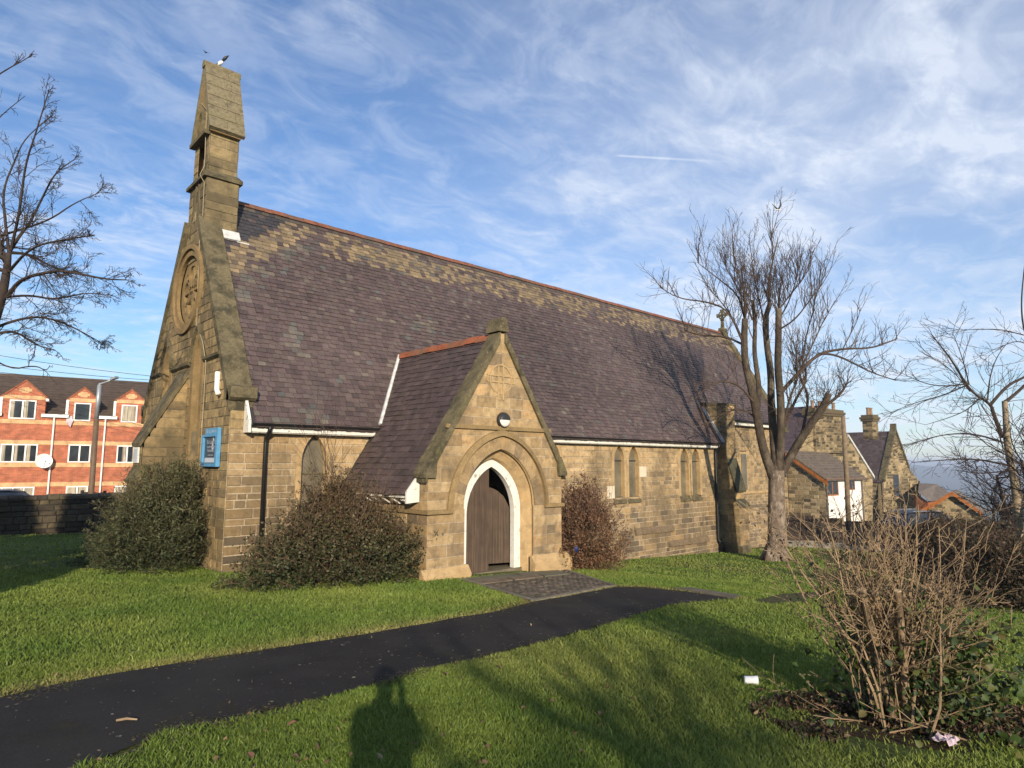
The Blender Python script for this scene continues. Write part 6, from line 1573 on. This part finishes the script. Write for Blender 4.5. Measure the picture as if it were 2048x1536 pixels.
    ns_ = norm(np.cross(bk, ap_-lf)); ns_ = ns_ if ns_[2] > 0 else -ns_
    sv_ = ap_-lf; sl_n = float(np.linalg.norm(sv_)); svn = sv_/sl_n
    slates(mb, lf-svn*.2, bk, svn, ns_, ld, sl_n+.2, .3, .24, lambda x, v, r: tuple(np.array(r.choice(PURPLE))*r.uniform(.7, 1.05)), None, 306)
    mb.add([lf-ns_*.02, ap_-ns_*.02, ap_+bk*ld-ns_*.02, lf+bk*ld-ns_*.02], [(0, 1, 2, 3)], (.04, .03, .03)); mb.add([rf, ap_, ap_+bk*ld, rf+bk*ld], [(0, 1, 2, 3)], (.07, .05, .05)); r3 = G(1840, 964); mb.add([rf, r3, r3+bk*6, rf+bk*6], [(0, 1, 2, 3)], (.06, .05, .045)); mb.build('slate_roof', M_SLATE, t)
    mb = MB(); p, q = G(1788, 995), G(1796, 948); p = p-bk*.05; mb.obox(p, u*float((q-p)@u), bk*.08, Z*(q[2]-p[2])); wo = mb.build('window', M_RUST, t); mb = MB(); mb.obox(p-bk*.01+u*.05+Z*.08, u*(float((q-p)@u)-.1), bk*.02, Z*(q[2]-p[2]-.16)); mb.build('pane', M_GLASS, wo)
    for uu in (1760, 1836): p = G(uu, 962)-bk*.1; mb = MB(); mb.tube([p, p-Z*4], .05, 8); mb.build('downpipe', M_BLACK, t)
    c0 = at(1746, 866, 53); c1 = at(1776, 866, 53); ct = at(1760, 842, 53); chimney(c0-Z*.5, float((c1-c0)@u), ct[2]-c0[2]+.5, .8, 2, 307)
    # garage with orange bargeboards
    g0 = at(1905, 990, 40); gt = thing('stone_garage', (g0[0], g0[1], gz(g0[0], g0[1])), 'low stone garage gable with orange bargeboards beyond the car', 'garage')
    az2 = math.radians(170); ug = np.array((math.sin(az2), math.cos(az2), 0)); bg_ = np.array((-ug[1], ug[0], 0)); Gg = lambda a, b: on(a, b, bg_, g0)
    a0, l0, r0_ = Gg(1905, 990), Gg(1838, 1030), Gg(1966, 1032)
    body = [l0-Z*1.8, l0, a0, r0_, r0_-Z*1.8]; axp3 = [(float((p-g0)@ug), p[2]) for p in body]
    def giv3(z):
        xs = []
        for (x1_, z1_), (x2_, z2_) in zip(axp3, axp3[1:]+axp3[:1]):
            if (z1_-z)*(z2_-z) < 0: xs.append(x1_+(x2_-x1_)*(z-z1_)/(z2_-z1_))
        xs.sort(); return [(xs[0], xs[-1])] if len(xs) >= 2 else []
    mb = MB(); stone_panel(mb, g0*np.array((1, 1, 0)), ug, -bg_, axp3[0][1], a0[2]-.1, giv3, (.16, .24), (.3, .6), HOUSEC, (.33, .28, .19), seed=311, gap=.025); mb.build('stone_wall', M_HOUSE, gt)
    mb = MB()
    for q in (l0, r0_): mb.obox(q-bg_*.35, a0-q, bg_*.05, Z*.24)
    mb.build('bargeboard', M_ORANGE, gt)
    mb = MB()
    for q in (l0, r0_): mb.obox(q-bg_*.30+Z*.12, a0-q, bg_*5, Z*.10)
    mb.build('garage_roof', M_GREYTILE, gt)
    # far bungalow roof
    h0 = at(1872, 985, 62); ht = thing('far_bungalow', (h0[0], h0[1], gz(h0[0], h0[1])), 'distant bungalow with a brown tiled roof between the garage and the coped gable', 'house')
    p = [at(1838, 966, 62), at(1874, 968, 62), at(1912, 995, 58), at(1862, 1003, 56), at(1836, 985, 57)]
    mb = MB(); mb.add(p, [(0, 1, 2, 3, 4)]); bk2 = np.array((FW[0], FW[1], 0)); mb.add([p[0], p[1], p[1]+bk2*5-Z*1.6, p[0]+bk2*5-Z*1.6], [(0, 1, 2, 3)]); mb.build('tiled_roof', M_GREYTILE, ht)
    mb = MB(); mb.prism([p[4]-Z*.05+bk2*.4, p[3]-Z*.05+bk2*.4, p[3]-Z*2.5+bk2*.4, p[4]-Z*2.5+bk2*.4], bk2*.3); mb.prism([p[3]-Z*.05+bk2*.4, p[2]-Z*.05+bk2*.4, p[2]-Z*2.5+bk2*.4, p[3]-Z*2.5+bk2*.4], bk2*.3); mb.build('brick_wall', M_TERRA, ht)
right_houses()
f0, f1 = at(1572, 1090, 31.5), at(1860, 1095, 31.5)
panel_fence('garden_fence', 'dark board fence with concrete posts and gravel boards behind the pollarded tree', (f0[0], f0[1], 0), (f1[0], f1[1], 0), 1.55, 5, M_FENCE, M_POLE, kick=.35)
p0 = at(1697, 1060, 37); p0[2] = gz(p0[0], p0[1])
tp = thing('utility_pole', p0, 'wooden utility pole in front of the white rendered house front', 'pole')
mb = MB(); mb.tube([p0, at(1693, 950, 37), at(1686, 832, 37)], [.15, .13, .11], 10); mb.build('pole_shaft', M_POLE, tp, True)
mb = MB(); q = at(1686, 838, 37); mb.tube([q-RT*.1, q+RT*.35+np.array((0, 0, .05))], .03, 6); mb.build('pole_bracket', M_GALV, tp)
mc = at(1850, 1060, 34.5); mc[2] = gz(mc[0], mc[1])
mc = at(1852, 1068, 33.5); mc[2] = mc[2]-.55
car('parked_car', 'dark maroon car with black roof parked beyond the shrub at right', mc, math.radians(-28), M_PAINTR, 4.5, 1.85, 1.75, True, M_PAINTK)

# distant hills
def hills():
    mb_v = []; n = 160; m = 5; fs = []
    for i in range(n):
        az = math.radians(20+100*i/(n-1))
        ridge = -34+24*vnoise(i*.09, 2, 4)+12*vnoise(i*.3, 5, 4)+8*vnoise(i*.9, 7, 4)
        for j, (d, f) in enumerate(((2600, -.9), (3000, .25), (3400, .7), (3800, 1.0), (5000, .8))):
            z = -75+(75+ridge)*max(f, -.05) if f > 0 else -80
            mb_v.append((CAM[0]+d*math.sin(az), CAM[1]+d*math.cos(az), z))
    for i in range(n-1):
        for j in range(m-1): q = i*m+j; fs.append((q, q+m, q+m+1, q+1))
    mb = MB(); mb.add(mb_v, fs); o = mb.build('hills', M_HILL, None, True); tag(o, kind='structure')
hills()

# ------------------------------------------------------------------ small things
def gull():
    c = at(1556, 420, 41); f = norm(RT*.85+FW*.35); up = np.array((0, 0, 1.)); s = norm(np.cross(up, f))
    t = thing('gull', c, 'white gull with dark raised wings flying above the pollarded tree', 'bird')
    mb = MB(); mb.tube([c-f*.24-up*.03, c-f*.16-up*.02, c-f*.05, c+f*.06+up*.02, c+f*.14+up*.03, c+f*.18+up*.03, c+f*.22+up*.02], [.012, .03, .055, .06, .04, .035, .008], 10); mb.build('body', M_GULL, t, True)
    mb = MB(); mb.tube([c+f*.155+up*.032, c+f*.19+up*.03, c+f*.215+up*.022], [.036, .034, .015], 10); mb.tube([c+f*.21+up*.022, c+f*.255+up*.01], [.010, .002], 6); mb.build('head', M_WING, t, True)
    mb = MB(); mb.prism([c-f*.22-up*.03+s*.02, c-f*.36-up*.05+s*.05, c-f*.36-up*.05-s*.05, c-f*.22-up*.03-s*.02], (0, 0, .012)); mb.build('tail', M_WING, t)
    for k, (lean) in ((1, .12), (-1, .40)):
        r0, r1 = c+f*.08+up*.04+s*k*.03, c-f*.08+up*.03+s*k*.03
        e0, e1_ = c+f*.06+up*.24+s*k*(.10+lean*.4), c-f*.10+up*.20+s*k*(.10+lean*.4)
        tp_ = c-f*.28+up*.50+s*k*(.12+lean*.9)
        mb = MB(); mb.prism([r0, e0, tp_, e1_, r1], f*.0+s*k*.012); mb.build('wing', M_WING, t)
gull()
def crow():
    c = np.array((.40, GC, 12.62)); f = norm((.55, -.5, .55)); up = np.array((0, 0, 1.)); s = norm(np.cross(up, f))
    t = thing('magpie', c, 'small dark and white bird perched on the bellcote ridge', 'bird')
    mb = MB(); b0 = c+up*.10; mb.tube([b0-f*.10, b0-f*.04, b0+f*.03, b0+f*.09], [.02, .05, .055, .025], 10); mb.build('body', M_GULL, t, True)
    mb = MB(); mb.tube([b0+f*.06+up*.02, b0+f*.15+up*.05, b0+f*.20+up*.06, b0+f*.28+up*.06], [.03, .045, .035, .004], 8); mb.build('head', M_LAMPK, t, True)
    mb = MB(); mb.prism([b0-f*.04+s*.05, b0-f*.30+s*.03-up*.05, b0-f*.30-s*.03-up*.05, b0-f*.04-s*.05], up*.02); mb.build('tail', M_LAMPK, t)
    for k in (-1, 1): mb = MB(); mb.tube([b0+s*k*.02-up*.03, c+s*k*.02-up*.0], .006, 5); mb.build('leg', M_LAMPK, t)
crow()
def far_bird():
    c = at(412, 105, 45); t = thing('distant_bird', c, 'tiny dark bird in flight just above the bellcote', 'bird')
    f = norm(RT*.7-FW*.5); up = np.array((0, 0, 1.)); s = norm(np.cross(up, f))
    mb = MB(); mb.tube([c-f*.14, c, c+f*.12], [.01, .04, .01], 8); mb.build('body', M_LAMPK, t, True)
    for k in (-1, 1): mb = MB(); mb.prism([c+f*.05, c+s*k*.22+up*.08, c-f*.06], up*.012); mb.build('wing', M_LAMPK, t)
far_bird()
def cup():
    c = ground(1503, 1371); t = thing('paper_cup', c, 'crushed white cup lying on the lawn left of the cut-back shrub', 'litter')
    d = norm(np.array((RT[0], RT[1], 0))-.2*np.array((FW[0], FW[1], 0))); p = c+np.array((0, 0, .045))
    mb = MB(); mb.lathe(p-d*.055, [(.012, .0), (.032, .002), (.034, .05), (.040, .108), (.043, .110), (.040, .112), (.032, .06), (.010, .05)], 20, d); o = mb.build('cup_body', M_PAPER, t)
    mb = MB(); mb.lathe(p-d*.06, [(.010, 0), (.031, .0), (.034, .006), (.034, .012)], 20, d); mb.build('cup_base', M_LEAD, t)
cup()
def wrapper():
    c = ground(1893, 1493); mb = MB(); r = random.Random(6); n = 9; vs = []; fs = []
    for i in range(n):
        for j in range(n): vs.append((c[0]+(i-4)*.018+r.gauss(0, .008), c[1]+(j-4)*.015+r.gauss(0, .008), c[2]+.03+abs(r.gauss(0, .022))))
    for i in range(n-1):
        for j in range(n-1): q = i*n+j; fs.append((q, q+1, q+n+1, q+n))
    mb.add(vs, fs); o = mb.build('crumpled_wrapper', M_WRAP); tag(o, 'crumpled pinkish grey wrapper in the leaf litter at the lower right', 'litter')
    mod = o.modifiers.new('thickness', 'SOLIDIFY'); mod.thickness = .002
    b = b3+np.array((-1.0, -.05, .62)); mb = MB(); vs = []
    for i in range(5):
        for j in range(4): vs.append((b[0]+(i-2)*.022+r.gauss(0, .012), b[1]-.25+r.gauss(0, .02), b[2]+(j-1.5)*.035+r.gauss(0, .012)))
    mb.add(vs, [(i*4+j, i*4+j+1, i*4+j+5, i*4+j+4) for i in range(4) for j in range(3)]); o = mb.build('blue_wrapper', M_WRAPB); tag(o, 'scrap of bright blue wrapper caught in the russet bush by the porch', 'litter')
    m2 = o.modifiers.new('thickness', 'SOLIDIFY'); m2.thickness = .002
wrapper()
def stick():
    a, b = ground(232, 1450), ground(274, 1448); mb = MB(); up = np.array((0, 0, .03)); mb.tube([a+up, .5*(a+b)+up*1.3, b+up], [.008, .009, .005], 7); o = mb.build('fallen_twig', M_STEM); tag(o, 'short fallen twig lying on the dark path', 'twig')
stick()
for k, (u_, v_, lb) in enumerate(((583, 1462, 'brown fallen leaf on the grass below the path, left of the others'), (500, 1528, 'curled fallen leaf at the bottom edge of the lawn'), (1203, 1440, 'reddish fallen leaf on the lawn in the shade band'), (1520, 1392, 'brown fallen leaf beside the white cup'))):
    c = ground(u_, v_)+np.array((0, 0, .045)); a = k*1.7; d = np.array((math.cos(a), math.sin(a), .1)); s = np.array((-math.sin(a), math.cos(a), 0))
    mb = MB(); pts = [c-d*.035, c-d*.01+s*.022+np.array((0, 0, .012)), c+d*.02+s*.018+np.array((0, 0, .014)), c+d*.045, c+d*.02-s*.018+np.array((0, 0, .014)), c-d*.01-s*.022+np.array((0, 0, .012))]
    mb.add(pts, [(0, 1, 2, 3), (0, 3, 4, 5)], (.20, .11, .06)); o = mb.build('fallen_leaf', M_LEAF); tag(o, lb, 'leaf', 'fallen leaves on the lawn')

# ------------------------------------------------------------------ behind the camera: the photographer and trees that cast shade
def photographer():
    fwd = np.array((math.sin(math.radians(YAW)), math.cos(math.radians(YAW)), 0)); rt = np.array((fwd[1], -fwd[0], 0))
    b = CAM-fwd*.44+rt*.05; b[2] = gz(b[0], b[1]); H = 1.74
    t = thing('person', b, 'photographer in dark coat and jeans holding a phone up at the camera spot', 'person')
    def W(x, y, z): return b+rt*x+fwd*y+np.array((0, 0, z))
    verts = []; edges = []; rad = []
    def v(p, r): verts.append(tuple(p)); rad.append(r); return len(verts)-1
    pel = v(W(0, 0, .96), .165); sp1 = v(W(0, 0, 1.15), .155); ch_ = v(W(0, .01, 1.34), .165); nk = v(W(0, .02, 1.48), .065); hd = v(W(0, .04, 1.60), .085); ht = v(W(0, .03, 1.69), .075)
    edges += [(pel, sp1), (sp1, ch_), (ch_, nk), (nk, hd), (hd, ht)]
    for s in (-1, 1):
        hp = v(W(s*.11, 0, .88), .105); kn = v(W(s*.12, .02, .50), .068); an = v(W(s*.13, -.01, .10), .048); toe = v(W(s*.15, .16, .04), .042); edges += [(pel, hp), (hp, kn), (kn, an), (an, toe)]
        sh = v(W(s*.175, .01, 1.40), .085); el = v(W(s*.19, .16, 1.20), .055); wr = v(W(s*.085, .27, 1.42), .036); hn = v(W(s*.072, .33, 1.50), .036); edges += [(ch_, sh), (sh, el), (el, wr), (wr, hn)]
        for k in range(4):
            f0 = v(W(s*.07, .352, 1.515+.018*k), .010); f1 = v(W(s*.045, .366, 1.518+.018*k), .009); f2 = v(W(s*.02, .362, 1.52+.018*k), .008); edges += [(hn, f0), (f0, f1), (f1, f2)]
        th = v(W(s*.06, .325, 1.56), .010); th2 = v(W(s*.035, .325, 1.57), .009); edges += [(hn, th), (th, th2)]
    me = bpy.data.meshes.new('body'); me.from_pydata(verts, edges, []); o = bpy.data.objects.new('body', me); COL.objects.link(o)
    o.modifiers.new('skin', 'SKIN'); sub_ = o.modifiers.new('sub', 'SUBSURF'); sub_.levels = 2; sub_.render_levels = 2
    for i, q in enumerate(me.skin_vertices[0].data): q.radius = (rad[i], rad[i]); q.use_root = (i == 0)
    me.materials.append(M_COAT); o.parent = t; o.location = -np.array(t.location)
    mb = MB(); c = W(0, .02, 1.66); vs = []; fs = []; n1, n2 = 8, 14
    for i in range(n1+1):
        p = math.pi*.62*i/n1
        for j in range(n2): a = 2*math.pi*j/n2; vs.append(c+rt*.105*math.sin(p)*math.cos(a)+fwd*.115*math.sin(p)*math.sin(a)-fwd*.01+np.array((0, 0, .11*math.cos(p))))
    for i in range(n1):
        for j in range(n2): fs.append((i*n2+j, i*n2+(j+1) % n2, (i+1)*n2+(j+1) % n2, (i+1)*n2+j))
    mb.add(vs, fs); mb.build('hair', M_HAIR, t, True)
    mb = MB(); e = CAM-fwd*.06; mb.obox(e-rt*.04-np.array((0, 0, .10)), rt*.08, fwd*.009, (0, 0, .15)); o = mb.build('phone', M_SCREEN); tag(o, 'slim black phone held upright in front of the photographer', 'phone')
photographer()
LDIR = np.array((math.sin(math.radians(32.5)), math.cos(math.radians(32.5)))); SDIR = np.array((LDIR[1], -LDIR[0]))
def st(s, t_): p = SDIR*s+LDIR*t_; return np.array((p[0], p[1], float(gz(p[0], p[1]))))
def evergreen(c, h, rad, seed, label):
    r = np.random.default_rng(seed); R = random.Random(seed); t = thing('evergreen_tree', c, label, 'tree', 'evergreens left of the lawn')
    mb = MB(); mb.tube([c, c+np.array((0, 0, h*.9))], [.16, .03], 8); mb.build('trunk', M_DARKBARK, t)
    pts = []; cols = []
    for i in range(15000):
        q = R.random(); w = rad*(1-q**1.6)*(.75+.5*float(vnoise(q*9, R.random()*2, seed))); a = R.uniform(0, 6.283); k = R.random()**.4
        pts.append(c+np.array((w*k*math.cos(a), w*k*math.sin(a), .3+q*(h-.3)))); cols.append(np.array((.03, .05, .02))*R.uniform(.6, 1.3))
    leaves_mesh('crown', pts, .20, np.array(cols), M_LEAF, t, r, .5)
for k, (s, t_, h) in enumerate(((-5.6, -6, 7.6), (-7.6, -6.5, 8.2), (-9.8, -6, 8.0), (-12, -6.5, 8.3), (-14.2, -6, 8.0))):
    evergreen(st(s, t_), h, 1.5, 500+k, ['evergreen nearest the church path, off to the left', 'second evergreen from the path, off to the left', 'middle evergreen of the row, off to the left', 'fourth evergreen from the path, off to the left', 'farthest evergreen of the row, off to the left'][k])
evergreen(st(-3.5, -12), 4.7, 1.4, 520, 'short evergreen standing apart, nearest to the camera on the left')
evergreen(st(-5.4, -9.5), 6.4, 1.4, 521, 'medium evergreen between the short one and the row, off to the left')
def shade_tree(s, t_, h, seed, label):
    base = st(s, t_); t = thing('bare_tree', base, label, 'tree', 'bare trees behind the camera'); T = Twigs(seed); T.minr = .014; r = T.r; tr = MB()
    P = smooth_poly([base+np.array((0, 0, -.2)), base+np.array((.1, 0, h*.25)), base+np.array((-.1, .1, h*.5)), base+np.array((.1, .1, h*.75))], 3); tr.tube(P, np.linspace(.30, .10, len(P)), 10); tr.build('trunk', M_DARKBARK, t)
    for k in range(26):
        q, d = along(P, r.uniform(.3, 1)); a = r.uniform(0, 6.283); T.grow(q, norm((math.cos(a), math.sin(a), r.uniform(.2, .9))), h*r.uniform(.25, .42), .07, 2, .08, .25, 4, (25, 55), (.4, .65), 5, .3, .2)
    T.mb.build('crown', M_DARKBARK, t)
shade_tree(4.9, -24.5, 5.0, 601, 'bare tree behind the camera, to the right of the photographer')
def haze():
    mb = MB(); mb.box(-6200, 6700, -6200, 6700, -200, 17); m = bpy.data.materials.new('haze_air'); m.use_nodes = True; nt = m.node_tree; nt.nodes.clear()
    o = nt.nodes.new('ShaderNodeOutputMaterial'); v = nt.nodes.new('ShaderNodeVolumePrincipled'); v.inputs['Color'].default_value = (.72, .82, 1, 1); v.inputs['Density'].default_value = .00042; v.inputs['Anisotropy'].default_value = .1
    nt.links.new(v.outputs[0], o.inputs['Volume']); ob = mb.build('haze', m); tag(ob, kind='stuff')
haze()
